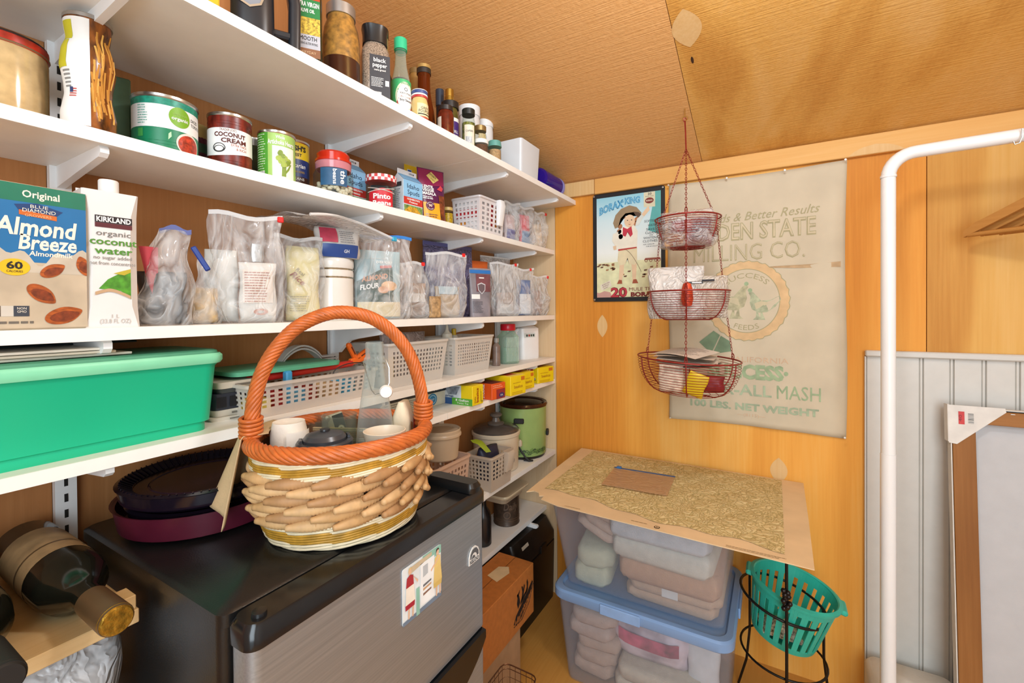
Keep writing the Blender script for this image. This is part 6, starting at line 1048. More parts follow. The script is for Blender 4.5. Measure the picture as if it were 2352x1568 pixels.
def willow(z0, mat, ph, amp=0.002, r_=0.0021, off=0.003):
    O('willow_strand', MB().tube([wel(2 * pi * i / 72, z0 + amp * sin(8 * 2 * pi * i / 96 + ph), off + 0.0015 * sin(8 * 2 * pi * i / 96 + ph + 1.2)) for i in range(96)], r_, 5, True), mat, t, 80)
for z0, mt in ((0.1295, CRE), (0.126, CRE), (0.122, OCH), (0.1185, OCH), (0.115, OCH), (0.1115, CRE), (0.108, CRE)): 
    for ph in (0, pi): willow(z0, mt, ph)
for z0, mt in ((0.034, CRE), (0.03, CRE), (0.026, OCH), (0.022, OCH), (0.018, OCH), (0.014, OCH), (0.009, CRE), (0.004, CRE)):
    for ph in (0, pi): willow(z0, mt, ph)
NW = 13
prof = [(0.002, -0.5)] + [(0.0028 + 0.0058 * sin(pi * k / 14) ** 0.8 * (1.0 if k % 2 else 1.05), -0.5 + k / 14) for k in range(1, 14)] + [(0.002, 0.5)]
pts_ = []
for k in range(15):
    r0 = 0.0034 + 0.0062 * sin(pi * max(0.04, min(0.96, k / 14))) ** 0.7
    pts_ += [(r0 * 0.93, (-0.5 + (k - 0.48) / 14) * 0.07), (r0 * 1.04, (-0.5 + (k + 0.3) / 14) * 0.07)]
wmesh = [MB().lathe([(0, pts_[0][1] - 0.001)] + pts_ + [(0, pts_[-1][1] + 0.001)], 9, axis='x').mesh('seagrass', mt, 180) for mt in SEA]
for row in range(6):
    z_ = 0.0425 + row * 0.0123
    for i in range(NW):
        a_ = 2 * pi * (i + 0.5 * (row % 2) + rg.uniform(-0.06, 0.06)) / NW; p = wel(a_, z_, 0.001); q = wel(a_ + 0.02, z_, 0.0005); tg = q - p
        O('seagrass_wrap', wmesh[rg.randrange(3)], None, t, loc=p, rot=(0, rg.uniform(-0.1, 0.02), atan2(tg.y, tg.x)))
stk = MB().lathe([(0, -0.012), (0.0022, -0.012), (0.0022, 0.012), (0, 0.012)], 6).mesh('stake', SEA[0], 60)
for row in range(5):
    for i in range(NW): p = wel(2 * pi * (i + 0.5 * (row % 2)) / NW, 0.048 + row * 0.0123, 0.0062); O('stake', stk, None, t, loc=p, rot=(0, 0, 0)).scale = (1, 1, 0.55)
# contents of the basket
zb = WZ0 + 0.0095
t = bottle('swing_top_bottle', 'tall clear glass bottle with wire swing top in the wicker basket', 0.398, 0.552, zb, [(0, 0), (0.033, 0), (0.036, 0.004), (0.036, 0.075), (0.0345, 0.09), (0.0285, 0.15), (0.021, 0.2), (0.0165, 0.235), (0.0158, 0.243), (0.018, 0.246), (0.018, 0.252), (0.0155, 0.256), (0.0155, 0.279), (0.0135, 0.281), (0.0135, 0.25), (0.019, 0.2)], CLEAR('#f1f4f2', '#dfe4e0', 0.09, 0.7, 0.02), seg=36)
O('wire_bail', MB().tube([(0.0, 0.019, 0.249), (0.008, 0.024, 0.235), (0.012, 0.024, 0.21), (0.012, 0.018, 0.195), (0.014, 0.0, 0.192), (0.014, -0.006, 0.2), (0.006, -0.019, 0.249)], 0.0011, 5), METAL, t, 60)
O('stopper', MB().lathe([(0, 0), (0.0095, 0.001), (0.0115, 0.006), (0.0095, 0.012), (0, 0.013)], 20, axis='x', o=(0.018, 0.018, 0.197)), M('#efeae4', 0.2), t)
fm = cyl(0.0305, 0.13); W(t, 'LIMONADE', lambda u, v, e=0.0: fm(u, v, e), 0, 0, 0.006, CLEAR('#ffffff', '#ffffff', 0.6, 0.3, 0.2), w=0.04); O('embossing', disc(cyl(0.036), 0, 0.06, 0.012, 0.016, 2, 20, 0.0012, f=lambda a: 1 + 0.3 * sin(3 * a)), CLEAR('#ffffff', '#efe8e0', 0.5, 0.3, 0.2), t, 0)
t = T('food_jar', 'dark grey lidded container in front inside the wicker basket', 'container', (0.382, 0.462, zb), 0.3); DGY = M('#3d4046', 0.3, var=0.06)
O('jar_body', MB().lathe([(0, 0), (0.033, 0), (0.035, 0.004), (0.038, 0.112), (0, 0.113)], 36), DGY, t); O('lid', MB().lathe([(0.04, 0.108), (0.0425, 0.11), (0.0425, 0.128), (0.0405, 0.131), (0.034, 0.1305), (0.034, 0.1285), (0.0325, 0.1285), (0.0325, 0.134), (0.028, 0.14), (0.008, 0.1445), (0, 0.1445)], 40), DGY, t)
O('vent_button', MB().lathe([(0, 0.145), (0.008, 0.1452), (0.0075, 0.1478), (0, 0.148)], 20), M('#23252a', 0.3), t)
for a_ in (0.5, 3.6): O('lid_clip', MB().loft([[( (0.036 + dx) * cos(a_ + 0.5 * k / 6), (0.036 + dx) * sin(a_ + 0.5 * k / 6), z_) for dx, z_ in ((-0.002, 0.131), (0.002, 0.131), (0.002, 0.135), (-0.002, 0.135))] for k in range(7)]), DGY, t, 40)
t = bottle('cream_cup', 'cream coloured cup with oval mouth in the wicker basket', 0.456, 0.518, zb, [(0, 0), (0.02, 0), (0.023, 0.003), (0.031, 0.13), (0.0335, 0.142), (0.032, 0.1425), (0.0295, 0.13), (0.021, 0.005), (0, 0.004)], M('#e8dac4', 0.3, var=0.02), 'cup', seg=36)
O('handle', MB().tube([(0.0, 0.03, 0.125), (0.0, 0.043, 0.135), (0, 0.05, 0.12), (0, 0.045, 0.1), (0, 0.03, 0.095)], 0.005, 7), M('#e8dac4', 0.3, var=0.02), t, 60)
t = bottle('glass_jar', 'clear straight sided glass jar holding green leaves in the wicker basket', 0.343, 0.521, zb, [(0, 0), (0.027, 0), (0.029, 0.003), (0.029, 0.152), (0.03, 0.1535), (0.0285, 0.155), (0.027, 0.152), (0.0265, 0.006), (0, 0.005)], CLEAR('#f0f2ea', '#a2a69c', 0.06, 0.55, 0.03), 'jar', seg=36)
for i in range(5): a_ = i * 1.3; O('leaf', disc(lambda u, v, e=0.0: Vector((0.012 * cos(a_) + u, 0.012 * sin(a_) + v, 0.07 + 0.01 * i + e + 8 * (u * u))), 0, 0, 0.014, 0.012, 2, 14, 0), M('#5b7a3a', 0.6, var=0.3), t, 180)
t = bottle('glass_bowl', 'round glass bowl with brown contents in the wicker basket', 0.288, 0.503, zb, [(0, 0), (0.02, 0), (0.023, 0.003), (0.03, 0.135), (0.0335, 0.142), (0.0325, 0.1445), (0.029, 0.137), (0.021, 0.006), (0, 0.005)], CLEAR('#f0eee6', '#a89c8c', 0.07, 0.55, 0.03), 'bowl', seg=36)
O('contents', MB().lathe([(0, 0.006), (0.0205, 0.007), (0.0265, 0.1), (0, 0.106)], 30), M('#9a6034', 0.6, var=0.3, vs=80), t)
t = T('cloth_roll', 'rolled white cotton cloth standing inside the wicker basket rim', 'cloth', (0.316, 0.444, zb), 0.2)
O('roll', MB().lathe([(0, 0), (0.026, 0), (0.028, 0.01), (0.0275, 0.14), (0.024, 0.156), (0.012, 0.152), (0, 0.15)], 28, sx=1.0, sy=1.0), M('#e9e0d2', 0.85, var=0.06, vs=40, bump=0.5, bs=60), t, 60); O('loose_end', MB().grid(lambda a, b: Vector(((0.0295 + 0.0015 * sin(9 * b)) * cos(-0.9 + 1.5 * a), (0.0295 + 0.0015 * sin(9 * b)) * sin(-0.9 + 1.5 * a), 0.008 + 0.135 * b)), 12, 8), M('#f2ebe0', 0.85, var=0.04, bump=0.4, bs=70), t, 180)
t = T('patterned_cloth', 'folded cream cloth with red and brown pattern beside the swing top bottle', 'cloth', (0.421, 0.597, zb), 0.4)
O('cloth_fold', MB().loft([rr(0.03, 0.04, 0.01, 4, 0), rr(0.036, 0.046, 0.014, 4, 0.1), rr(0.032, 0.044, 0.012, 4, 0.145), rr(0.01, 0.03, 0.004, 4, 0.172)]), M('#e3d2b4', 0.8, var=0.08, bump=0.3), t, 60)
fm = flat((0.0185, 0, 0)); O('pattern', shape(fm, [(-0.006, 0.115), (0.006, 0.11), (0.012, 0.13), (0.005, 0.15), (-0.003, 0.145)], 0.0014), M('#c43a22', 0.7), t, 0); O('pattern', shape(fm, [(-0.02, 0.11), (-0.008, 0.112), (-0.006, 0.135), (-0.016, 0.14)], 0.0012), M('#9a6a3c', 0.7), t, 0); O('corner', shape(flat((0.019, 0.014, 0.15)), [(-0.008, -0.02), (0.008, -0.01), (0.006, 0.03), (-0.002, 0.018)], 0.001), M('#e9dcc4', 0.8), t, 0)
t = T('carton_tag', 'small black and white packet leaning behind the jars in wicker basket', 'packet', (0.318, 0.575, zb), 0.5, rot=(0.25, 0, -0.6)); O('packet_body', MB().box((0, 0, 0.075), (0.012, 0.03, 0.15), 0.002), M('#e4e0d8', 0.5), t); fm = flat((0.0062, 0, 0)); lbl(t, fm, -0.004, 0.0148, 0.1, 0.149, K, 'panel'); O('print', disc(fm, 0.006, 0.12, 0.006, 0.008, 1, 10, 0.0008, r0=0.5), WH, t, 0)
# napkin hanging over the rim
t = T('napkin', 'cream cloth napkin hanging over the wicker basket rim beside the pans', 'napkin', (0.0, 0.0, 0.0), 0); nx_, ny_ = cos(WANG), sin(WANG)
def nap(a, b):
    th = pi - 0.3 + 0.8 * (a - 0.5) * (1 + 0.25 * b)
    if b < 0.14: z_ = HR + 0.0135; off = -0.022 + 0.27 * b
    else: q = (b - 0.14) / 0.86; z_ = HR + 0.0135 - q * (0.122 + 0.012 * sin(7 * a)); off = 0.0165 + 0.045 * q + (0.004 + 0.008 * q) * sin(11 * a + 1.0) + 0.006 * q * sin(5 * a)
    k = 1.0 if b < 0.14 else 1.0 - 0.06 * ((b - 0.14) / 0.86)
    p = Vector(((WA * k + off) * cos(th), (WB_ * k + off) * sin(th), z_))
    return Vector((0.38 + p.x * nx_ - p.y * ny_, 0.5 + p.x * ny_ + p.y * nx_, WZ0 + p.z))
solid(O('cloth', MB().grid(nap, 26, 24), M('#c9ab82', 0.8, var=0.05, bump=0.3, bs=200), t, 180), 0.0012)

# ------------------------------------------------------------------ tin sign
t = T('tin_sign', 'rectangular tin sign with black border and child in a hat, on back wall', 'sign', (0.513, 1.7195, 1.447), 0)
fm = flat((-0.513, -0.002, -1.447), (1, 0, 0), (0, 0, 1))
def pr(nm, pts, c, e=0.0006, rough=0.35, var=0.05): return O(nm, shape(fm, pts, e), M(c, rough, var=var) if isinstance(c, str) else c, t, 0)
O('sign_plate', MB().loft([[(x_, -0.002 + z_, y_) for x_, y_, z_ in rr(0.279, 0.426, 0.008, 3, 0.0)], [(x_, 0.0 + z_, y_) for x_, y_, z_ in rr(0.279, 0.426, 0.008, 3, 0.0)]]), M('#202326', 0.35), t, 0)
n = NT('sign_sky_glare'); g_ = n.n('ShaderNodeSeparateXYZ'); tc = n.n('ShaderNodeTexCoord'); n.l(tc.outputs['Object'], g_.inputs[0]); mr = n.n('ShaderNodeMapRange'); mr.inputs['From Min'].default_value = -0.2; mr.inputs['From Max'].default_value = 0.2; n.l(g_.outputs[2], mr.inputs[0]); n.l(n.ramp([(0.0, '#e0dfb6'), (0.3, '#e8ebd2'), (0.45, '#eff4f0'), (0.75, '#d3e9ee'), (1.0, '#93cede')], mr.outputs[0]), n.b.inputs['Base Color']); n.b.inputs['Roughness'].default_value = 0.25  # printed sky gradient, its whitened middle also paints glare into the colour
pr('print_field', [(0.389, 1.2505), (0.6375, 1.2505), (0.6375, 1.6435), (0.389, 1.6435)], n.m, 0.0004); pr('print_field', [(0.59, 1.5), (0.6375, 1.48), (0.6375, 1.6435), (0.617, 1.6435)], '#5fb0ae', 0.0005)
for x_, z_ in ((0.3805, 1.652), (0.6455, 1.652), (0.3805, 1.242), (0.6455, 1.242)): O('screw', MB().lathe([(0, -0.0045), (0.003, -0.004), (0.0042, -0.0022), (0.0042, -0.002)], 12, axis='y', o=(x_ - 0.513, -0.0065, z_ - 1.447)), METAL, t)
SB = M('#2f86b4', 0.35); SBL = M('#7fc4e2', 0.35); SRD = M('#c2394a', 0.35); SDK = M('#7d2f2c', 0.35); INKS = M('#3a3c44', 0.4)
cu = lambda u, v, e=0.0: fm(0.449 + u, 1.575 + v + 0.44 * (u + 0.06) - 1.6 * (u + 0.06) ** 2 , e)
for dx, m_, bo, e_ in ((0, SB, 0.05, 0.0009), (0.0003, SBL, -0.005, 0.0012)): W(t, 'BORAX', cu, dx, -0.004, 0.027, m_, w=0.098, bold=bo, e=e_); W(t, 'KING', fm, 0.532 + dx, 1.609, 0.0225, m_, w=0.06, bold=bo, e=e_); W(t, 'IS', fm, 0.494 + dx, 1.616, 0.0065, m_, w=0.01, bold=bo, e=e_)
pr('carton_print', [(0.575, 1.588), (0.617, 1.586), (0.617, 1.643), (0.575, 1.643)], '#d9d3b4', 0.0008); O('carton_print', disc(fm, 0.596, 1.611, 0.016, 0.011, 2, 20, 0.0012), SDK, t, 0); W(t, '20', fm, 0.597, 1.632, 0.008, INKS, w=0.014, bold=0.02); W(t, 'MULE TEAM', fm, 0.596, 1.625, 0.004, INKS, w=0.03); W(t, 'BORAX', fm, 0.596, 1.608, 0.006, M('#e6dcc0'), w=0.024, bold=0.02, e=0.0016)
pr('ground_print', [(0.389, 1.2505), (0.6375, 1.2505), (0.6375, 1.385), (0.56, 1.39), (0.389, 1.386)], '#dfdfb4', 0.0005, var=0.1)
rg = random.Random(6)
for i in range(26):
    x_ = rg.uniform(0.395, 0.47) if i < 14 else rg.uniform(0.49, 0.63); z_ = rg.uniform(1.345, 1.385) if i < 14 else rg.uniform(1.32, 1.36); pr('mule_print', [(x_ - 0.006, z_), (x_ + 0.004, z_), (x_ + 0.007, z_ + 0.006), (x_ + 0.003, z_ + 0.006), (x_ - 0.005, z_ + 0.005)], ('#8a5a3c', '#a87a54', '#6d4a3a')[i % 3], 0.0008)
for x_ in (0.583, 0.6, 0.618, 0.63): O('wheel_print', disc(fm, x_, 1.386, 0.0055, 0.006, 1, 12, 0.001, r0=0.65), SDK, t, 0)
pr('wagon_print', [(0.575, 1.388), (0.637, 1.388), (0.634, 1.396), (0.58, 1.396)], '#9a5a4a', 0.0009); pr('rock_print', [(0.389, 1.2505), (0.45, 1.2505), (0.444, 1.27), (0.42, 1.276), (0.4, 1.268), (0.389, 1.27)], '#c79a90', 0.0008)
pr('card_print', [(0.402, 1.3), (0.444, 1.318), (0.449, 1.294), (0.407, 1.277)], '#e4dcc8', 0.0009)
for i_, s_ in enumerate(('BORATED', 'BORAX', 'SOAP')): W(t, s_, lambda u, v, e=0.0: fm(0.4255 + u - 0.0 , 1.302 - 0.008 * i_ + v + u * 0.4, e), 0, 0, 0.0045, SDK, w=0.03 - 0.006 * i_, e=0.0013)
SKN = '#e6c7a4'; CLO = '#ece6d4'
pr('leg_print', [(0.481, 1.38), (0.499, 1.38), (0.497, 1.345), (0.489, 1.31), (0.477, 1.31), (0.479, 1.345)], SKN, 0.0009); pr('leg_print', [(0.527, 1.38), (0.547, 1.38), (0.546, 1.345), (0.543, 1.31), (0.531, 1.31), (0.53, 1.345)], SKN, 0.0009)
pr('shoe_print', [(0.47, 1.302), (0.491, 1.302), (0.49, 1.316), (0.478, 1.318)], '#a3583e', 0.001); pr('shoe_print', [(0.53, 1.302), (0.553, 1.302), (0.546, 1.318), (0.534, 1.317)], '#a3583e', 0.001)
pr('shorts_print', [(0.477, 1.433), (0.549, 1.437), (0.549, 1.39), (0.541, 1.372), (0.518, 1.378), (0.512, 1.402), (0.503, 1.376), (0.48, 1.374), (0.473, 1.395)], '#e2d5b0', 0.0011)
pr('shirt_print', [(0.474, 1.434), (0.549, 1.437), (0.552, 1.5), (0.54, 1.523), (0.5, 1.523), (0.462, 1.497)], CLO, 0.0012); pr('sleeve_print', [(0.455, 1.497), (0.476, 1.505), (0.48, 1.462), (0.468, 1.444), (0.452, 1.47)], CLO, 0.0013); pr('sleeve_print', [(0.542, 1.52), (0.556, 1.522), (0.576, 1.553), (0.566, 1.563), (0.55, 1.548)], '#d9dfd8', 0.0013); pr('arm_print', [(0.566, 1.562), (0.576, 1.553), (0.597, 1.575), (0.594, 1.59), (0.588, 1.587)], SKN, 0.0012); pr('hand_print', [(0.455, 1.45), (0.468, 1.452), (0.47, 1.436), (0.458, 1.435)], SKN, 0.0014); pr('belt_print', [(0.476, 1.437), (0.548, 1.441), (0.548, 1.436), (0.476, 1.43)], '#b5453e', 0.0015)
for x_, z_ in ((0.478, 1.545), (0.484, 1.525), (0.48, 1.505), (0.486, 1.485), (0.549, 1.545), (0.545, 1.53), (0.497, 1.562), (0.53, 1.57), (0.515, 1.571)): O('curl_print', disc(fm, x_, z_, 0.009, 0.01, 2, 12, 0.0012), M('#a9704a', 0.4, var=0.25, vs=200), t, 0)
O('face_print', disc(fm, 0.521, 1.542, 0.0205, 0.024, 2, 24, 0.0016), M(SKN, 0.4), t, 0)
for x_ in (0.513, 0.529): O('eye_print', disc(fm, x_, 1.545, 0.0026, 0.0018, 1, 10, 0.002), INKS, t, 0)
pr('mouth_print', [(0.515, 1.531), (0.521, 1.529), (0.528, 1.531), (0.521, 1.5265)], '#b5543e', 0.002); pr('nose_print', [(0.52, 1.541), (0.523, 1.536), (0.5195, 1.5355)], '#cf9f7c', 0.002)
pr('hat_print', [(0.456, 1.54), (0.466, 1.57), (0.488, 1.592), (0.52, 1.602), (0.548, 1.592), (0.567, 1.568), (0.56, 1.556), (0.535, 1.574), (0.505, 1.573), (0.486, 1.555), (0.476, 1.522), (0.464, 1.518)], '#9a8466', 0.0015); pr('hat_shade', [(0.535, 1.576), (0.556, 1.572), (0.566, 1.562), (0.555, 1.551), (0.543, 1.562)], '#5d4a3c', 0.0018)
pr('scarf_print', [(0.495, 1.521), (0.512, 1.512), (0.528, 1.521), (0.533, 1.49), (0.524, 1.48), (0.514, 1.502), (0.505, 1.483), (0.494, 1.489)], SRD, 0.0018)
O('whip_print', MB().tube([fm(0.5 + 0.065 * k / 10, 1.435 - 0.09 * (k / 10) ** 1.6, 0.0018) for k in range(11)], 0.0006, 4), M('#6d4a3a'), t, 0)
for s_, x_, z_, w_ in (('SOFTENS', 0.602, 1.53, 0.05), ('WATER', 0.607, 1.514, 0.034), ('SAVES', 0.603, 1.499, 0.038), ('CLEANS', 0.603, 1.486, 0.046), ('AND', 0.602, 1.479, 0.014), ('WHITENS', 0.6, 1.467, 0.054), ('CLOTHES', 0.598, 1.455, 0.054)): W(t, s_, fm, x_, z_, 0.0085 if s_ != 'AND' else 0.0045, INKS, w=w_, e=0.0012)
W(t, 'ASK DEALER', fm, 0.592, 1.445, 0.0045, INKS, w=0.042, shear=0.3); W(t, 'FOR BOOKLET', fm, 0.604, 1.437, 0.0045, INKS, w=0.042, shear=0.3)
for m_, bo, e_ in ((SDK, 0.06, 0.0012), (SRD, 0.005, 0.0015)): W(t, '20', fm, 0.478, 1.2525, 0.034, m_, w=0.066, bold=bo, e=e_)
W(t, 'MULE TEAM', fm, 0.518, 1.274, 0.0125, SDK, w=0.113, bold=0.0, al='l', e=0.0012); W(t, 'BORAX', fm, 0.524, 1.2525, 0.015, SDK, w=0.1, bold=0.06, al='l', e=0.0012)
# ------------------------------------------------------------------ printed feed sack
t = T('feed_sack', 'large cream printed cotton feed sack pinned flat to the back wall', 'sack', (0.93, 1.7195, 1.23), 0)
def sk(a, b):
    x_ = -0.265 + 0.527 * a + 0.003 * sin(7 * b); z_ = -0.43 + 0.857 * b + 0.006 * sin(pi * a) * (1 if b < 0.5 else -1) + (-0.005 if b < 0.5 else 0) * a
    c = 0.022; dx = min(a, 1 - a) * 0.527; dz = min(b, 1 - b) * 0.857
    return Vector((x_, -0.0035 - 0.0022 * sin(9 * a + 2) * sin(4 * b + 1) - 0.0012 * sin(23 * a), z_))
CLOTH = M('#cdbfa5', 0.85, var=0.05, vs=9, bump=0.12, bs=700)
m = MB().grid(sk, 40, 50); o = solid(O('cloth', m, CLOTH, t, 180), 0.0016)
fs0 = flat((-0.93, -0.0085, -1.23), (1, 0, 0), (0, 0, 1))
fm = lambda u, v, e=0.0: Vector((u - 0.93, -0.0048 - 0.0022 * sin(9 * ((u - 0.665) / 0.527) + 2) * sin(4 * ((v - 0.8) / 0.857) + 1) - 0.0012 * sin(23 * (u - 0.665) / 0.527) - e * 0.6, v - 1.23))
OL = M('#aaa07a', 0.8); OLF = M('#ccbd9e', 0.85); GN = M('#9cb08a', 0.8, var=0.15); GN2 = M('#a3b294', 0.8, var=0.15); TANP = M('#d6b486', 0.85, var=0.08); FNT = M('#d2b394', 0.85)
W(t, 'Feeds & Better Results', lambda u, v, e=0.0: fm(u, v + (u - 0.84) * 0.02, e), 0.955, 1.5, 0.028, OL, w=0.34, shear=0.35, e=0.001)
for s_, x_, z_, h_, w_ in (('GOLDEN STATE', 0.915, 1.438, 0.055, 0.4), ('MILLING CO.', 0.918, 1.367, 0.055, 0.335)):
    W(t, s_, fm, x_, z_, h_, OL, w=w_, bold=0.03 if s_[0] == 'G' else 0.0, e=0.0006); W(t, s_, fm, x_, z_ + 0.001, h_, OLF, w=w_ * 0.995, bold=-0.012 if s_[0] == 'G' else -0.03, e=0.0016)
O('seal', disc(fm, 0.918, 1.228, 0.127, 0.136, 4, 96, 0.0004, f=lambda a: 1 + 0.018 * sin(30 * a)), OL, t, 0); O('seal', disc(fm, 0.918, 1.228, 0.1245, 0.1335, 4, 96, 0.0008, f=lambda a: 1 + 0.018 * sin(30 * a)), TANP, t, 0); O('seal', disc(fm, 0.918, 1.228, 0.099, 0.109, 4, 60, 0.0012), OL, t, 0); O('seal', disc(fm, 0.918, 1.228, 0.0965, 0.1065, 4, 60, 0.0016), CLOTH, t, 0)
W(t, 'SUCCESS', arc(fm, 0.918, 1.228, 0.078), 0, 0, 0.017, OL, w=0.13, e=0.0022); W(t, 'FEEDS', arc(fm, 0.918, 1.228, 0.099, True), 0, 0, 0.017, OL, w=0.082, e=0.0022)
def hen(dx, dz, s_, c):
    body = [(-0.05, 0.02), (-0.075, 0.035), (-0.08, 0.02), (-0.06, -0.01), (-0.03, -0.032), (0.0, -0.034), (0.025, -0.02), (0.034, 0.01), (0.03, 0.034), (0.038, 0.05), (0.03, 0.058), (0.02, 0.052), (0.012, 0.03), (-0.01, 0.014), (-0.03, 0.01)]
    O('hen_print', shape(fm, [(dx + x_ * s_, dz + z_ * abs(s_)) for x_, z_ in body], 0.0018), c, t, 0)
    for q in (-0.012, 0.004): O('hen_leg', shape(fm, [(dx + q * s_, dz - 0.03 * abs(s_)), (dx + (q + 0.005) * s_, dz - 0.03 * abs(s_)), (dx + (q + 0.007) * s_, dz - 0.06 * abs(s_)), (dx + (q + 0.018) * s_, dz - 0.064 * abs(s_)), (dx + (q - 0.012) * s_, dz - 0.064 * abs(s_))], 0.0018), c, t, 0)
    O('hen_comb', disc(fm, dx + 0.032 * s_, dz + 0.061 * abs(s_), 0.007, 0.007, 1, 10, 0.002), GN, t, 0); O('hen_wing', shape(fm, [(dx - 0.04 * s_, dz + 0.004), (dx + 0.01 * s_, dz - 0.016), (dx + 0.016 * s_, dz + 0.004), (dx - 0.01 * s_, dz + 0.012)], 0.0021), M('#c9bd9c', 0.85), t, 0)
hen(0.888, 1.228, 0.95, M('#b3ad8c', 0.85, var=0.2, vs=60)); hen(0.955, 1.215, -0.8, M('#adb293', 0.85, var=0.2, vs=60))
O('stain', shape(fm, [(0.95, 1.338), (1.0, 1.341), (1.1, 1.342), (1.178, 1.346), (1.178, 1.329), (1.08, 1.331), (1.0, 1.336)], 0.0014), M('#c0a27c', 0.9, var=0.15), t, 0)
for pl in ([(0.768, 1.084), (0.816, 1.125), (0.8365, 1.11), (0.808, 1.045)], [(0.839, 1.108), (0.867, 1.09), (0.873, 1.055), (0.812, 1.043)]): O('ribbon_print', shape(fm, pl, 0.001), M('#7c9477', 0.85, var=0.12), t, 0)
W(t, 'CALIFORNIA', fm, 0.95, 1.02, 0.018, FNT, w=0.18, e=0.001); W(t, 'SUCCESS\u00b7', fm, 0.917, 0.965, 0.044, GN, w=0.245, bold=0.05, e=0.001)
W(t, 'FOR-ALL', fm, 0.883, 0.907, 0.036, GN2, w=0.218, bold=0.015, e=0.001); W(t, 'MASH', fm, 1.067, 0.904, 0.044, GN, w=0.12, bold=0.0, e=0.001); W(t, '100 LBS. NET WEIGHT', fm, 0.93, 0.856, 0.022, GN2, w=0.384, bold=0.04, e=0.001); W(t, '\u2014(8115)\u2014', fm, 0.932, 0.835, 0.01, FNT, w=0.085, e=0.001)
for x_, z_ in ((0.669, 1.652), (0.86, 1.648), (1.188, 1.653), (0.672, 0.806), (1.186, 0.803), (1.03, 1.647)): O('pin', MB().lathe([(0, -0.011), (0.003, -0.0105), (0.0036, -0.008), (0.002, -0.005)], 10, axis='y', o=(x_ - 0.93, -0.016, z_ - 1.23)), M('#d9d2c4', 0.3, 0.4), t)

# ------------------------------------------------------------------ three-tier hanging basket
RW = M('#8e2a22', 0.4, 0.3, var=0.1)
HX, HY = 0.772, 1.45
t = T('ceiling_hook', 'brass screw eye in the sloping ceiling above the hanging basket', 'hook', (0.766, HY, 1.7725), 0); BRS = M('#c9a45a', 0.25, 0.9)
O('eye', MB().tube([(0.0075 * sin(2 * pi * i / 16), 0, 0.0085 + 0.0075 * -cos(2 * pi * i / 16)) for i in range(15)], 0.0014, 6), BRS, t, 60); O('shank', MB().tube([(0, 0, 0.015), (0, 0, 0.0395)], 0.0016, 6), BRS, t, 60)
t = T('hanging_basket', 'red wire hanging basket of three tiers on chains below the ceiling hook', 'basket', (HX, HY, 0.945), 0); hb = t; Z0 = 0.945
tiers = ((1.476, 0.094, 0.089, 0.05), (1.255, 0.118, 0.085, 0.07), (1.052, 0.147, 0.104, 0.085))
tilt = (0.0, 0.0, 0.055)
def tp(i, a, r, z): return Vector((r * cos(a), r * sin(a), z - Z0 - tilt[i] * r * cos(a)))
ring_bowls = []
for i, (zt, R_, h_, rb) in enumerate(tiers):
    rad = lambda s_: rb + (R_ - rb) * (1 - (1 - s_) ** 2.2) ** (1 / 1.6) if s_ > 0 else rb
    rim = O('wire_bowl', MB().tube([tp(i, 2 * pi * k / 40, R_, zt) for k in range(40)], 0.0025, 6, True), RW, t, 80)
    nr = 13
    for q in range(nr):
        s_ = q / nr; O('ring_wire', MB().tube([tp(i, 2 * pi * k / 36, rad(s_), zt - h_ * (1 - s_)) for k in range(36)], 0.00085, 4, True), RW, rim, 80)
    for q in range(3):
        O('ring_wire', MB().tube([tp(i, 2 * pi * k / 24, rb * (0.2 + 0.27 * q), zt - h_) for k in range(24)], 0.00085, 4, True), RW, rim, 80)
    for q in range(6):
        a_ = 2 * pi * q / 6 - 1.45; O('rib_wire', MB().tube([tp(i, a_, rad(1 - k / 10), zt - h_ * (k / 10)) for k in range(11)] + [tp(i, a_, rb * 0.2, zt - h_)], 0.0019, 5), RW, rim, 80)
link = MB().tube([(0.0026 * cos(2 * pi * k / 10), 0, 0.0052 * sin(2 * pi * k / 10)) for k in range(10)], 0.0009, 4, True).mesh('chain_link', RW, 80)
CA = (-1.45, -1.45 + 2 * pi / 3, -1.45 + 4 * pi / 3)
def chain(p0, p1):
    p0 = Vector(p0); p1 = Vector(p1); d_ = p1 - p0; L_ = d_.length; n_ = max(2, int(L_ / 0.0088))
    hook = O('chain', MB().tube([p1 + Vector((0.0035 * sin(2 * pi * k / 9) * (1 if k < 9 else 0), 0, -0.004 + 0.011 * (1 - cos(2 * pi * k / 9)))) for k in range(9)], 0.0011, 4, True), RW, t, 80)
    q = d_.to_track_quat('Z', 'Y')
    for k in range(n_):
        o = O('chain_link', link, None, hook, loc=p0.lerp(p1, (k + 0.5) / n_)); e_ = q.to_matrix().to_4x4() @ Matrix.Rotation(pi / 2 * (k % 2), 4, 'Z'); o.rotation_euler = e_.to_euler()
top = Vector((-0.003, 0, 1.688 - Z0))
for a_ in CA:
    chain(top, tp(0, a_, 0.094, 1.476)); chain(tp(0, a_, 0.094, 1.474), tp(1, a_, 0.118, 1.255)); chain(tp(1, a_, 0.118, 1.253), tp(2, a_, 0.147, 1.052))
O('top_loop', MB().tube([(-0.006, 0, 1.775 - Z0), (-0.0045, 0.001, 1.74 - Z0), (-0.0035, 0, 1.70 - Z0), (-0.003, 0, 1.688 - Z0)], 0.0022, 5), RW, t, 60); O('top_loop', MB().tube([(-0.006 + 0.004 * sin(2 * pi * k / 12), 0, 1.778 - Z0 + 0.006 * cos(2 * pi * k / 12)) for k in range(12)], 0.0013, 5, True), RW, t, 60)
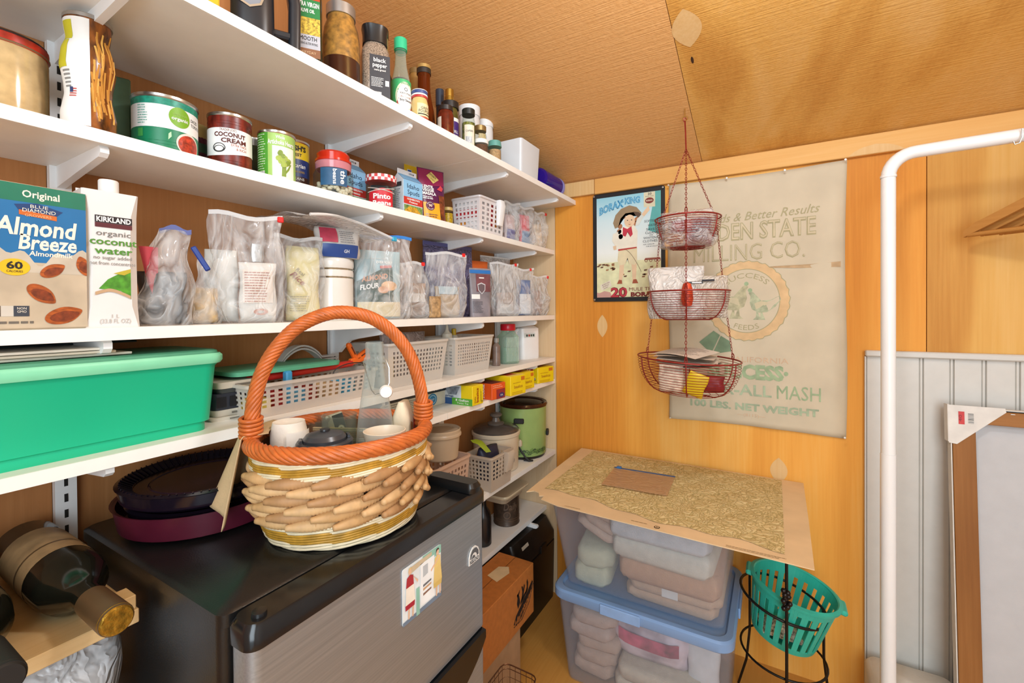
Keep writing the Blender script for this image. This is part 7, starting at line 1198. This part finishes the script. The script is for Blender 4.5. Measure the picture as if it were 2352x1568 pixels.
# things in the tiers
t, fm = pack('meat_packet', 'red food packet standing in the top tier of hanging basket', 'packet', HX + 0.008, HY + 0.01, 1.39, -pi / 2, 0.13, 0.085, 0.07, M('#a33a30', 0.35, var=0.3, vs=35), 51)
t, fm = pack('meat_packet', 'dark red packet with white strip beside the red packet in top tier', 'packet', HX + 0.045, HY - 0.03, 1.391, -pi / 2, 0.055, 0.078, 0.03, M('#7a2024', 0.35, var=0.2), 52, (0.3, 0.85, M('#5d1a1e', 0.4)))
pack('dried_packet', 'tan food in clear wrap low in the top tier', 'packet', HX - 0.03, HY - 0.04, 1.391, -pi / 2, 0.07, 0.04, 0.03, M('#c49a72', 0.5, var=0.25), 53)
bag('food_bag', 'clear bag crumpled round the packets in the top tier', HX, HY, 1.3895, -pi / 2, 0.165, 0.112, 0.13, 54, CLEAR('#f8f4f2', '#ffffff', 0.14, 0.3, 0.15, 0.8, 20.0), None, None, fill=0.7)
t, fm = pack('bag_roll', 'puffy white plastic roll lying across the middle tier', 'bag', HX - 0.035, HY - 0.005, 1.172, -pi / 2, 0.16, 0.158, 0.12, CLEAR('#f2efea', '#efeae4', 0.62, 0.25, 0.25, 0.7, 16.0), 55)
t, fm = pack('snack_bag', 'clear snack bag with dark stripe clip in the middle tier', 'bag', HX + 0.062, HY + 0.01, 1.175, -pi / 2, 0.1, 0.125, 0.07, CLEAR('#f3ede6', '#e6dccf', 0.42, 0.3, 0.2, 0.9, 18.0), 56); O('stripe', patch(lambda u, v, e=0.0: fm(u, v, e), -0.03, 0.015, 0.108, 0.114, 6, 1, 0.002), M('#2e3038'), t, 180)
t = T('label_clip', 'small dark clip lying on the bags in the middle tier', 'clip', (HX + 0.03, HY - 0.06, 1.278), 0.3); O('clip_body', MB().box((0, 0, 0), (0.042, 0.006, 0.006), 0.001), M('#2c2a2c', 0.5), t); O('clip_print', MB().box((0.004, -0.0032, 0), (0.026, 0.0008, 0.003)), WH, t, 0)
t = T('mesh_bulb', 'bright orange red netted bulb at front of the middle tier', 'produce', (HX + 0.012, HY - 0.085, 1.208), 0); O('bulb', MB().lathe([(0, 0), (0.013, 0.004), (0.017, 0.022), (0.015, 0.05), (0.011, 0.066), (0, 0.072)], 18), M('#c9421c', 0.5, var=0.35, vs=120, bump=0.5, bs=200), t)
pack('food_packet', 'brown and white packet at the bottom of the middle tier', 'packet', HX - 0.01, HY + 0.035, 1.172, -pi / 2, 0.13, 0.062, 0.06, M('#b39a8c', 0.45, var=0.35, vs=35), 57)
rg = random.Random(9)
pl = ('topmost, tipped up on end', 'second from the top', 'in the middle of the pile', 'second from the bottom', 'lowest of the pile')
for i in range(5):
    t = T('seed_leaflet', 'printed paper leaflet in the lowest tier, ' + pl[i], 'paper', (HX - 0.012 + 0.006 * i - 0.0, HY - 0.005, 1.066 - 0.0075 * i), 0, 'leaflets in the hanging basket', rot=(rg.uniform(-0.06, 0.06) + 0.12 * (i == 0), rg.uniform(-0.05, 0.12), rg.uniform(-0.7, 0.7)))
    O('sheet', MB().grid(lambda a, b: Vector(((a - 0.5) * 0.17, (b - 0.5) * 0.115, 0.008 * sin(a * 3 + i))), 8, 4), M(('#d9cdc0', '#cfc0b2', '#ded3c8')[i % 3], 0.55, var=0.06), t, 180)
    lines(t, lambda u, v, e=0.0: Vector((u, v, 0.008 * sin((u / 0.17 + 0.5) * 3 + i) + e)), -0.07, 0.07, 0.045, 12, 0.008, 0.0022, M('#a5948a'), i, 0.0012)
t, fm = pack('seed_packet', 'yellow packet low in the front of the lowest tier', 'packet', HX + 0.022, HY - 0.075, 0.953, -pi / 2 - 0.1, 0.06, 0.07, 0.02, M('#e0c01e', 0.45), 58); t.rotation_euler = (-0.35, 0.2, -pi / 2)
t, fm = pack('seed_packet', 'dark red packet low in the lowest tier', 'packet', HX + 0.072, HY - 0.055, 0.965, -pi / 2, 0.075, 0.045, 0.05, M('#7d1420', 0.45, var=0.2), 59)
t, fm = pack('seed_packet', 'white and orange packet leaning low in the lowest tier', 'packet', HX - 0.04, HY - 0.05, 0.955, -pi / 2, 0.08, 0.08, 0.04, M('#d9c3ae', 0.5, var=0.3, vs=40), 60)

# ------------------------------------------------------------------ plastic bins, towels and the relief map
BX0, BY0 = 0.645, 1.495
BINP = CLEAR('#f6f7fa', '#d5dae4', 0.075, 0.2, 0.3); BLU = CLEAR('#a9c6ea', '#86a9d6', 0.86, 0.14, 0.35)
t = T('storage_bin', 'lower clear storage bin with pale blue lid on the floor', 'bin', (BX0, BY0, 0.0), 0)
O('bin_body', MB().loft([rr(0.475, 0.335, 0.03, 5, 0.0, 0, 0.015), rr(0.51, 0.385, 0.035, 5, 0.29), rr(0.506, 0.381, 0.033, 5, 0.29), rr(0.471, 0.331, 0.028, 5, 0.003, 0, 0.015)]), BINP, t, 40)
O('bin_lid', MB().loft([rr(0.515, 0.41, 0.04, 6, 0.287), rr(0.525, 0.418, 0.042, 6, 0.292), rr(0.525, 0.418, 0.042, 6, 0.314), rr(0.515, 0.408, 0.04, 6, 0.3195), rr(0.485, 0.378, 0.036, 6, 0.3195), rr(0.475, 0.368, 0.034, 6, 0.312)], cap0=False), BLU, t, 40)
O('lid_latch', MB().box((-0.04, -0.2105, 0.302), (0.12, 0.006, 0.03), 0.002), M('#8fb0dc', 0.4), t); O('lid_latch', MB().box((0.2645, 0.03, 0.302), (0.006, 0.12, 0.03), 0.002), M('#8fb0dc', 0.4), t)
t = T('storage_bin', 'upper clear storage bin full of towels, standing on the blue lid', 'bin', (0.645, 1.49, 0.3205), 0)
O('bin_body', MB().loft([rr(0.468, 0.325, 0.028, 5, 0.0, 0, 0.01), rr(0.508, 0.475, 0.034, 5, 0.312, 0, -0.008), rr(0.504, 0.471, 0.032, 5, 0.312, 0, -0.008), rr(0.464, 0.321, 0.026, 5, 0.003, 0, 0.01)]), BINP, t, 40)
O('bin_rim', MB().loft([rr(0.512, 0.479, 0.036, 5, 0.302, 0, -0.008), rr(0.52, 0.487, 0.038, 5, 0.306, 0, -0.008), rr(0.52, 0.487, 0.038, 5, 0.314, 0, -0.008), rr(0.502, 0.469, 0.032, 5, 0.314, 0, -0.008)], cap0=False, cap1=False), BINP, t, 40)
def towel(label, x, y, z, w, d, h, layers, c, rz=0.0, rot=None):
    t = T('towel', label, 'towel', (x, y, z), rz, None, rot)
    mt = M(c, 0.95, var=0.05, vs=50, bump=0.9, bs=320); lh = h / layers
    for i in range(layers):
        q = 0.008 * ((i * 7) % 3 - 1); n_ = 40
        rgs = []
        for z_, s_ in ((0.0, -0.012), (lh * 0.2, 0.0), (lh * 0.75, 0.0), (lh * 0.98, -0.014)):
            rgs.append([(x_ * (1 + 0.03 * sin(3 * a_ + i)) + q, y_ * (1 + 0.02 * sin(4 * a_ + 2 * i)), i * lh + z_ + 0.003 * sin(5 * a_ + i)) for (x_, y_, _), a_ in zip(rr(w + s_, d + s_, 0.03, 5), [2 * pi * k / 24 for k in range(24)])])
        O('fold', MB().loft(rgs), mt, t, 80)
    return t
def roll(label, x, y, z, L_, r_, c, rz, squash=0.75, tn=1.7):
    t = T('towel', label, 'towel', (x, y, z), rz); mt = M(c, 0.95, var=0.05, vs=50, bump=0.9, bs=320)
    pts = [(r_ * (0.16 + 0.84 * k / 60) * cos(2 * pi * tn * k / 60), r_ * (0.16 + 0.84 * k / 60) * sin(2 * pi * tn * k / 60) * squash) for k in range(61)]
    solid(O('spiral', MB().loft([[(x_, yy, z_ + r_ * squash) for x_, z_ in pts] for yy in (-L_ / 2, -L_ / 2 + 0.01, L_ / 2 - 0.01, L_ / 2)], closed=False, cap0=False, cap1=False), mt, t, 80), r_ * 0.2); return t
UB = 0.3245
towel('pale green folded towel leaning low inside the upper bin', 0.49, 1.465, UB, 0.12, 0.24, 0.12, 2, '#d9d8b6', 0.12)
towel('beige folded towel slumped over the pale green towel in upper bin', 0.505, 1.475, UB + 0.165, 0.14, 0.27, 0.085, 3, '#d8bba2', 0.0, (0, 0.42, 0.08))
towel('peach folded towel at the bottom of upper bin', 0.74, 1.49, UB, 0.265, 0.275, 0.062, 2, '#d8b491', 0.0)
towel('peach towel, second up in the upper bin stack', 0.735, 1.485, UB + 0.064, 0.29, 0.305, 0.068, 1, '#d2a884', 0.02)
towel('cream towel folded over the peach towels in the upper bin', 0.725, 1.475, UB + 0.134, 0.29, 0.33, 0.064, 1, '#e6e0cc', -0.03)
towel('white towel topmost under the map in upper bin', 0.715, 1.475, UB + 0.2, 0.29, 0.35, 0.068, 1, '#dfe4e4', 0.02)
t = T('care_tag', 'small white tag hanging from the peach towels in upper bin', 'tag', (0.735, 1.35, UB + 0.045), 0); O('tag_sheet', MB().box((0, 0, 0), (0.045, 0.0012, 0.026), 0.0004), M('#e8e2d8', 0.6), t)
towel('light brown folded cloth at one end of the lower bin', 0.49, 1.51, 0.006, 0.14, 0.26, 0.13, 3, '#c9ab92', 0.0)
towel('beige crumpled cloth on top of light brown cloth in lower bin', 0.485, 1.5, 0.14, 0.15, 0.28, 0.09, 2, '#cfb4a0', 0.05)
towel('cream blanket filling the bottom of lower bin', 0.69, 1.5, 0.006, 0.25, 0.27, 0.09, 2, '#d6c8ae', 0.0)
t, fm = pack('linen_bag', 'pink and white bagged linen on the cream blanket in lower bin', 'bag', 0.66, 1.45, 0.1, -pi / 2, 0.23, 0.15, 0.12, M('#dcc0c4', 0.5, var=0.35, vs=14), 61, (0.35, 0.6, M('#c4526a', 0.5, var=0.45, vs=25)))
t, fm = pack('paper_packet', 'white paper packet at the other end of lower bin', 'packet', 0.815, 1.44, 0.04, -pi / 2, 0.1, 0.18, 0.06, M('#e4e2de', 0.5), 62)
t = T('zip_strip', 'bright blue zip strip lying in the lower bin', 'strip', (0.78, 1.385, 0.253), 0.25); O('strip_bar', MB().box((0, 0, 0), (0.07, 0.006, 0.006), 0.001), M('#2f86c4', 0.4), t)
# relief map
MZ = 0.637
t = T('relief_map', 'cream paper relief map with torn corner lying on upper bin', 'map', (0.7, 1.44, MZ), 0)
MP = M('#dec197', 0.75, var=0.06, vs=10)
out = [(0.321, 1.712), (0.327, 1.45), (0.336, 1.214), (0.352, 1.232), (0.371, 1.228), (0.384, 1.206), (0.397, 1.214), (0.4, 1.187), (0.46, 1.17), (0.75, 1.162), (1.074, 1.152), (1.078, 1.43), (1.08, 1.71), (0.7, 1.714)]
O('map_sheet', MB().prism([(x_ - 0.7, y_ - 1.44) for x_, y_ in reversed(out)], 0.0, 0.0022), MP, t, 0)
n = NT('relief_print'); vec = n.coord((1, 1, 1)); nz = n.n('ShaderNodeTexNoise'); nz.inputs['Scale'].default_value = 14; nz.inputs['Detail'].default_value = 3; n.l(vec, nz.inputs['Vector'])
mxv = n.n('ShaderNodeMix'); mxv.data_type = 'RGBA'; mxv.inputs[0].default_value = 0.12; n.l(vec, mxv.inputs[6]); n.l(nz.outputs[1], mxv.inputs[7])
v1 = n.n('ShaderNodeTexVoronoi', feature='DISTANCE_TO_EDGE'); v1.inputs['Scale'].default_value = 34; n.l(mxv.outputs[2], v1.inputs['Vector'])
v2 = n.n('ShaderNodeTexVoronoi', feature='DISTANCE_TO_EDGE'); v2.inputs['Scale'].default_value = 62; n.l(mxv.outputs[2], v2.inputs['Vector'])
mn = n.n('ShaderNodeMath', operation='MINIMUM'); n.l(v1.outputs[0], mn.inputs[0]); n.l(v2.outputs[0], mn.inputs[1])
n.l(n.ramp([(0.0, '#9c8c58'), (0.02, '#bda870'), (0.07, '#d9c48e'), (1.0, '#e4d2a4')], mn.outputs[0]), n.b.inputs['Base Color']); n.b.inputs['Roughness'].default_value = 0.75; n.bump(mn.outputs[0], 0.8, 0.01)
def mapp(a, b):
    x_ = 0.375 + 0.645 * a; f0 = 1.262 - 0.075 * a + 0.012 * sin(9 * a) + 0.006 * sin(31 * a); y_ = f0 + (1.70 - f0) * b
    return Vector((x_ - 0.7, y_ - 1.44, 0.0034 + 0.0035 * (sin(37 * a + 11 * b) * sin(29 * b + 3 * a) * 0.5 + 0.5) * min(1, 8 * min(a, 1 - a, b, 1 - b))))
O('relief_print', MB().grid(mapp, 70, 50), n.m, t, 180)
fm = flat((0, 0, 0.0022), (1, 0, 0), (0, 1, 0)); O('stamp', disc(fm, 0.038, -0.262, 0.0075, 0.0075, 1, 16, 0.0006), M('#3a2a1e'), t, 0); O('stamp', disc(fm, 0.038, -0.262, 0.005, 0.005, 1, 16, 0.001, r0=0.5), MP, t, 0)
lines(t, fm, 0.2, 0.33, -0.272, 2, 0.006, 0.0018, M('#9a8058'), 3); lines(t, fm, -0.22, -0.17, -0.262, 1, 0.006, 0.0018, M('#9a8058'), 4); lines(t, fm, -0.03, 0.02, -0.258, 1, 0.006, 0.0022, M('#9a8058'), 5)
# zip bag lying on the map
t = T('zip_bag', 'flat empty zip bag with blue zip lying on the relief map', 'bag', (0.62, 1.455, MZ + 0.0095), 0.05)
O('bag_film', MB().prism([(-0.1, -0.085), (0.1, -0.085), (0.1, 0.08), (-0.1, 0.08)], 0.0, 0.0015), CLEAR('#ecd6b6', '#e3c49e', 0.3, 0.3, 0.2, 0.25, 20.0, (0.5, 1, 1)), t, 0); O('zip_strip', MB().box((0, 0.082, 0.0016), (0.202, 0.007, 0.003), 0.0008), M('#24507e', 0.4), t); O('slider', MB().box((-0.085, 0.083, 0.004), (0.016, 0.013, 0.006), 0.001), M('#2f6fa8', 0.4), t)
# ------------------------------------------------------------------ teal colander basket in a black plant stand
TL = M('#2fb39d', 0.35, var=0.04)
SX, SY = 1.019, 1.505
t = T('plant_stand', 'black wire plant stand holding the teal slotted basket', 'stand', (SX, SY, 0), 0); BW = M('#17130f', 0.4, 0.3)
O('post', MB().tube([(0.008, -0.122, 0.0), (0.008, -0.122, 0.31), (0.008, -0.122, 0.61)], 0.0038, 8), BW, t, 60)
O('post_finial', MB().lathe([(0, 0.61), (0.007, 0.613), (0.008, 0.619), (0, 0.626)], 12, o=(0.008, -0.122, 0)), BW, t)
def tring(z, r_, tl, nm, th=0.0038): return O(nm, MB().tube([(r_ * cos(2 * pi * k / 40), r_ * sin(2 * pi * k / 40), z - tl * r_ * cos(2 * pi * k / 40)) for k in range(40)], th, 7, True), BW, t, 80)
tring(0.36, 0.108, 0.2, 'basket_ring'); tring(0.205, 0.108, 0.06, 'lower_ring', 0.0032)
for a_, e_ in ((0.35, 0.16), (2.5, 0.15)):
    c_, s_ = cos(a_), sin(a_); O('stand_leg', MB().tube([(0.108 * c_, 0.108 * s_, 0.36 - 0.2 * 0.108 * c_), (0.108 * c_, 0.108 * s_, 0.205), (0.12 * c_, 0.12 * s_, 0.1), (e_ * c_, e_ * s_, 0.0)], 0.0036, 6), BW, t, 60)
O('scroll_foot', MB().tube([(-0.075 + 0.11 * (k / 20) , -0.125 - 0.02 * sin(pi * k / 20), 0.185 * sin(pi * min(1, k / 16)) ** 0.7 * (1 if k < 17 else 1)) for k in range(17)], 0.0036, 6), BW, t, 60)
O('scroll_foot', MB().tube([(-0.098 + (0.003 + 0.018 * k / 20) * cos(0.55 * k), -0.16, 0.13 + (0.003 + 0.018 * k / 20) * sin(0.55 * k)) for k in range(21)] + [(-0.075, -0.155, 0.09), (-0.05, -0.145, 0.02), (-0.02, -0.13, 0.0)], 0.0034, 6), BW, t, 60)
rg = random.Random(14)
gr = MB().lathe([(0, -0.007), (0.005, -0.005), (0.007, 0), (0.005, 0.005), (0, 0.007)], 10).mesh('grape', M('#231c1a', 0.25, 0.4, var=0.3), 180)
for k in range(12): O('cast_grape', gr, None, t, loc=(0.008 + rg.uniform(-0.009, 0.009), -0.129 + rg.uniform(-0.006, 0.002), 0.455 - 0.0042 * k))
t = T('slotted_basket', 'teal slotted plastic colander basket tilted in the black plant stand', 'basket', (SX, SY, 0.262), 0, None, rot=(0.0, 0.2, 0.0))
NS = 24; RT, RB, HB = 0.106, 0.08, 0.15
def tw(a, s_): r_ = RB + (RT - RB) * s_ ** 0.8; return (r_ * cos(a), r_ * sin(a), HB * s_)
m = MB(); ss = (0.0, 0.1, 0.82, 1.0)
for k in range(NS):
    a0 = 2 * pi * k / NS; st = 2 * pi / NS; A_ = (a0, a0 + st * 0.3, a0 + st * 0.7, a0 + st)
    for j in range(3):
        for q in range(3):
            if j == 1 and q == 1: continue
            m.add([tw(A_[q], ss[j]), tw(A_[q + 1], ss[j]), tw(A_[q + 1], ss[j + 1]), tw(A_[q], ss[j + 1])], [(0, 1, 2, 3)])
solid(O('basket_wall', m, TL, t, 0), 0.0025); O('basket_base', MB().lathe([(0, 0), (RB, 0.0), (RB + 0.001, 0.003), (0, 0.004)], 40), TL, t)
O('basket_rim', MB().lathe([(RT - 0.001, HB - 0.003), (RT + 0.008, HB - 0.006), (RT + 0.009, HB + 0.001), (RT, HB + 0.004), (RT - 0.003, HB + 0.001)], 48), TL, t, 60)
for sx in (-1, 1): O('rim_handle', MB().box((sx * (RT + 0.008), 0, HB - 0.006), (0.02, 0.06, 0.014), 0.004), TL, t)
t = T('foil_packet', 'crinkled silver and white packet at the bottom of the teal basket', 'packet', (SX - 0.01, SY - 0.01, 0.27), 0, rot=(0, 0.2, 0.3)); O('packet_body', MB().grid(lambda a, b: Vector((0.055 * (2 * a - 1), 0.045 * (2 * b - 1), 0.006 + 0.03 * sin(pi * a) * sin(pi * b) + 0.004 * sin(40 * a) * sin(33 * b))), 20, 16), M('#b9b5a8', 0.35, 0.3, var=0.8, vs=160), t, 60)
# ------------------------------------------------------------------ white garment rail
PW = M('#efeeec', 0.3, var=0.01)
t = T('garment_rail', 'white tubular garment rail standing before the beadboard', 'rail', (1.256, 1.5, 0.0), 0)
O('upright', MB().tube([(0, 0, 0.06), (0, 0, 0.82)], 0.0168, 14), PW, t, 60); O('upright', MB().tube([(0, 0, 0.8202), (0, 0, 1.54)], 0.0158, 14), PW, t, 60)
O('top_rail', MB().tube([(0, 0, 1.5402)] + [(0.055 - 0.055 * cos(pi / 2 * k / 8), 0, 1.5402 + 0.055 * sin(pi / 2 * k / 8)) for k in range(1, 9)] + [(0.12, 0, 1.597), (0.5, 0, 1.603), (1.1, 0, 1.603)], 0.0158, 14), PW, t, 60)
O('joint_ring', MB().lathe([(0.0165, 1.537), (0.0172, 1.538), (0.0172, 1.543), (0.0165, 1.544)], 20), PW, t); O('end_upright', MB().tube([(1.1, 0, 1.603), (1.1, 0, 0.06)], 0.0158, 12), PW, t, 60)
O('foot', MB().lathe([(0, 0), (0.03, 0), (0.03, 0.012), (0.018, 0.03), (0.018, 0.06), (0, 0.06)], 20), PW, t); O('foot', MB().lathe([(0, 0), (0.03, 0), (0.03, 0.012), (0.018, 0.03), (0.018, 0.06), (0, 0.06)], 20, o=(1.1, 0, 0)), PW, t)
# white draped box behind the rail foot
t = T('folded_sheet', 'folded white sheet on the floor behind the garment rail foot', 'sheet', (1.33, 1.61, 0.0), 0)
O('sheet_fold', MB().loft([rr(0.19, 0.15, 0.02, 4, 0.0), rr(0.2, 0.16, 0.024, 4, 0.02), rr(0.2, 0.16, 0.024, 4, 0.15), rr(0.18, 0.14, 0.02, 4, 0.165)]), M('#dad6cd', 0.8, var=0.03, bump=0.3), t, 60)
# ------------------------------------------------------------------ wooden hangers
HW = PLY('hanger_wood', [(0.0, '#8f5a26'), (0.5, '#ad7434'), (1.0, '#c48d49')], 'x', 8, 0.6, 0.5, 0.1, seed=12)
def hanger(label, x, ang, dz):
    t = T('clothes_hanger', label, 'hanger', (x, 1.5, 1.603 + 0.0158 + dz), ang)
    arm = lambda s_: [(s_ * 0.235 * k / 10, -0.095 - 0.125 * (k / 10) ** 0.9) for k in range(11)]
    for s_ in (1, -1):
        O('shoulder_arm', MB().loft([[(x_, -0.006, z_ - 0.012), (x_, 0.006, z_ - 0.012), (x_, 0.006, z_ + 0.012 * (1 if abs(x_) < 0.22 else 0.4)), (x_, -0.006, z_ + 0.012 * (1 if abs(x_) < 0.22 else 0.4))] for x_, z_ in arm(s_)]), HW, t, 40)
    O('trouser_bar', MB().tube([(-0.228, 0, -0.226), (0.228, 0, -0.226)], 0.006, 8), HW, t, 60)
    O('hook', MB().tube([(0, 0, -0.09), (0, 0, -0.035), (0.012, 0, -0.026)] + [(0.016 * cos(a_), 0, -0.0148 + 0.016 * sin(a_)) for a_ in (-0.5, 0.1, 0.8, 1.5, 2.2, 2.9, 3.5)], 0.0016, 6), METAL, t, 60)
hanger('first wooden coat hanger, its tip pointing at the feed sack', 1.622, 2.46, 0.0); hanger('second wooden coat hanger behind the first on white rail', 1.655, 2.46, 0.0); hanger('third wooden coat hanger behind the other two', 1.69, 2.46, 0.0)
t = T('rail_hook', 'small bent wire hook on the garment rail above the hangers', 'hook', (1.49, 1.4975, 1.588), 0); O('wire', MB().tube([(0, -0.0185, 0.02), (0, -0.019, 0.0), (-0.004, -0.019, -0.012), (-0.012, -0.019, -0.014), (-0.014, -0.019, -0.006)], 0.0014, 6), METAL, t, 60)
# ------------------------------------------------------------------ stretched canvas seen from behind
t = T('canvas', 'back of a stretched canvas with wooden bars leaning on the beadboard', 'canvas', (1.413, 1.585, 0.0), 0, rot=(-0.083, 0, 0))
CW = PLY('stretcher_wood', [(0.0, '#7c4c22'), (0.5, '#92602f'), (1.0, '#a87440')], 'z', 8, 0.6, 0.5, 0.1, seed=13); CWX = PLY('stretcher_wood_across', [(0.0, '#7c4c22'), (0.5, '#92602f'), (1.0, '#a87440')], 'x', 8, 0.6, 0.5, 0.1, seed=14)
CVH, CVW = 0.934, 0.62
O('canvas_cloth', MB().box((CVW / 2, 0.018, CVH / 2), (CVW - 0.002, 0.004, CVH - 0.002)), M('#c3c4c6', 0.9, var=0.02, bump=0.1, bs=900), t, 0)
for nm, c_, d_, m_ in (('stretcher_bar', (0.027, 0.004, CVH / 2), (0.046, 0.022, CVH - 0.008), CW), ('stretcher_bar', (CVW - 0.027, 0.004, CVH / 2), (0.046, 0.022, CVH - 0.008), CW), ('stretcher_bar', (CVW / 2, 0.003, CVH - 0.024), (CVW - 0.1, 0.022, 0.036), CWX), ('stretcher_bar', (CVW / 2, 0.003, 0.027), (CVW - 0.1, 0.022, 0.046), CWX)): O(nm, MB().box(c_, d_, 0.001), m_, t, 0)
O('canvas_edge', MB().box((0.0012, 0.006, CVH / 2), (0.0025, 0.027, CVH)), M('#d8d4cc', 0.8), t, 0); O('canvas_edge', MB().box((CVW / 2, 0.006, CVH - 0.0012), (CVW, 0.027, 0.0025)), M('#d8d4cc', 0.8), t, 0)
fm = flat((0, -0.0075, 0), (1, 0, 0), (0, 0, 1)); CG = M('#dedad3', 0.6)
O('corner_guard', MB().loft([[fm(x_, z_, e_) for x_, z_ in ((-0.004, CVH + 0.004), (-0.004, CVH - 0.098), (0.012, CVH - 0.1), (0.108, CVH - 0.006), (0.106, CVH + 0.004))] for e_ in (0.0, 0.002)]), CG, t, 0)
O('corner_guard', MB().box((-0.004, 0.006, CVH - 0.045), (0.003, 0.03, 0.1)), CG, t, 0); lbl(t, fm, 0.016, 0.028, CVH - 0.046, CVH - 0.012, M('#c8302c', 0.5), 'red_label', 0.0026); W(t, '40', lambda u, v, e=0.0: fm(0.0195 - v, CVH - 0.03 + u, e), 0, -0.003, 0.006, M('#7d1a18'), w=0.018, e=0.0032)
for k_, w_ in enumerate((1, 2, 1, 1, 3, 1, 2, 1, 1, 2, 1, 3)): lbl(t, fm, 0.035, 0.046, CVH - 0.042 + k_ * 0.0022, CVH - 0.042 + k_ * 0.0022 + 0.0005 * w_, K, 'barcode', 0.0026)
for k_ in range(3): O('staple', MB().box((0.02 + 0.16 * k_ + 0.1, -0.0085, CVH - 0.01), (0.008, 0.001, 0.001)), METAL, t, 0)
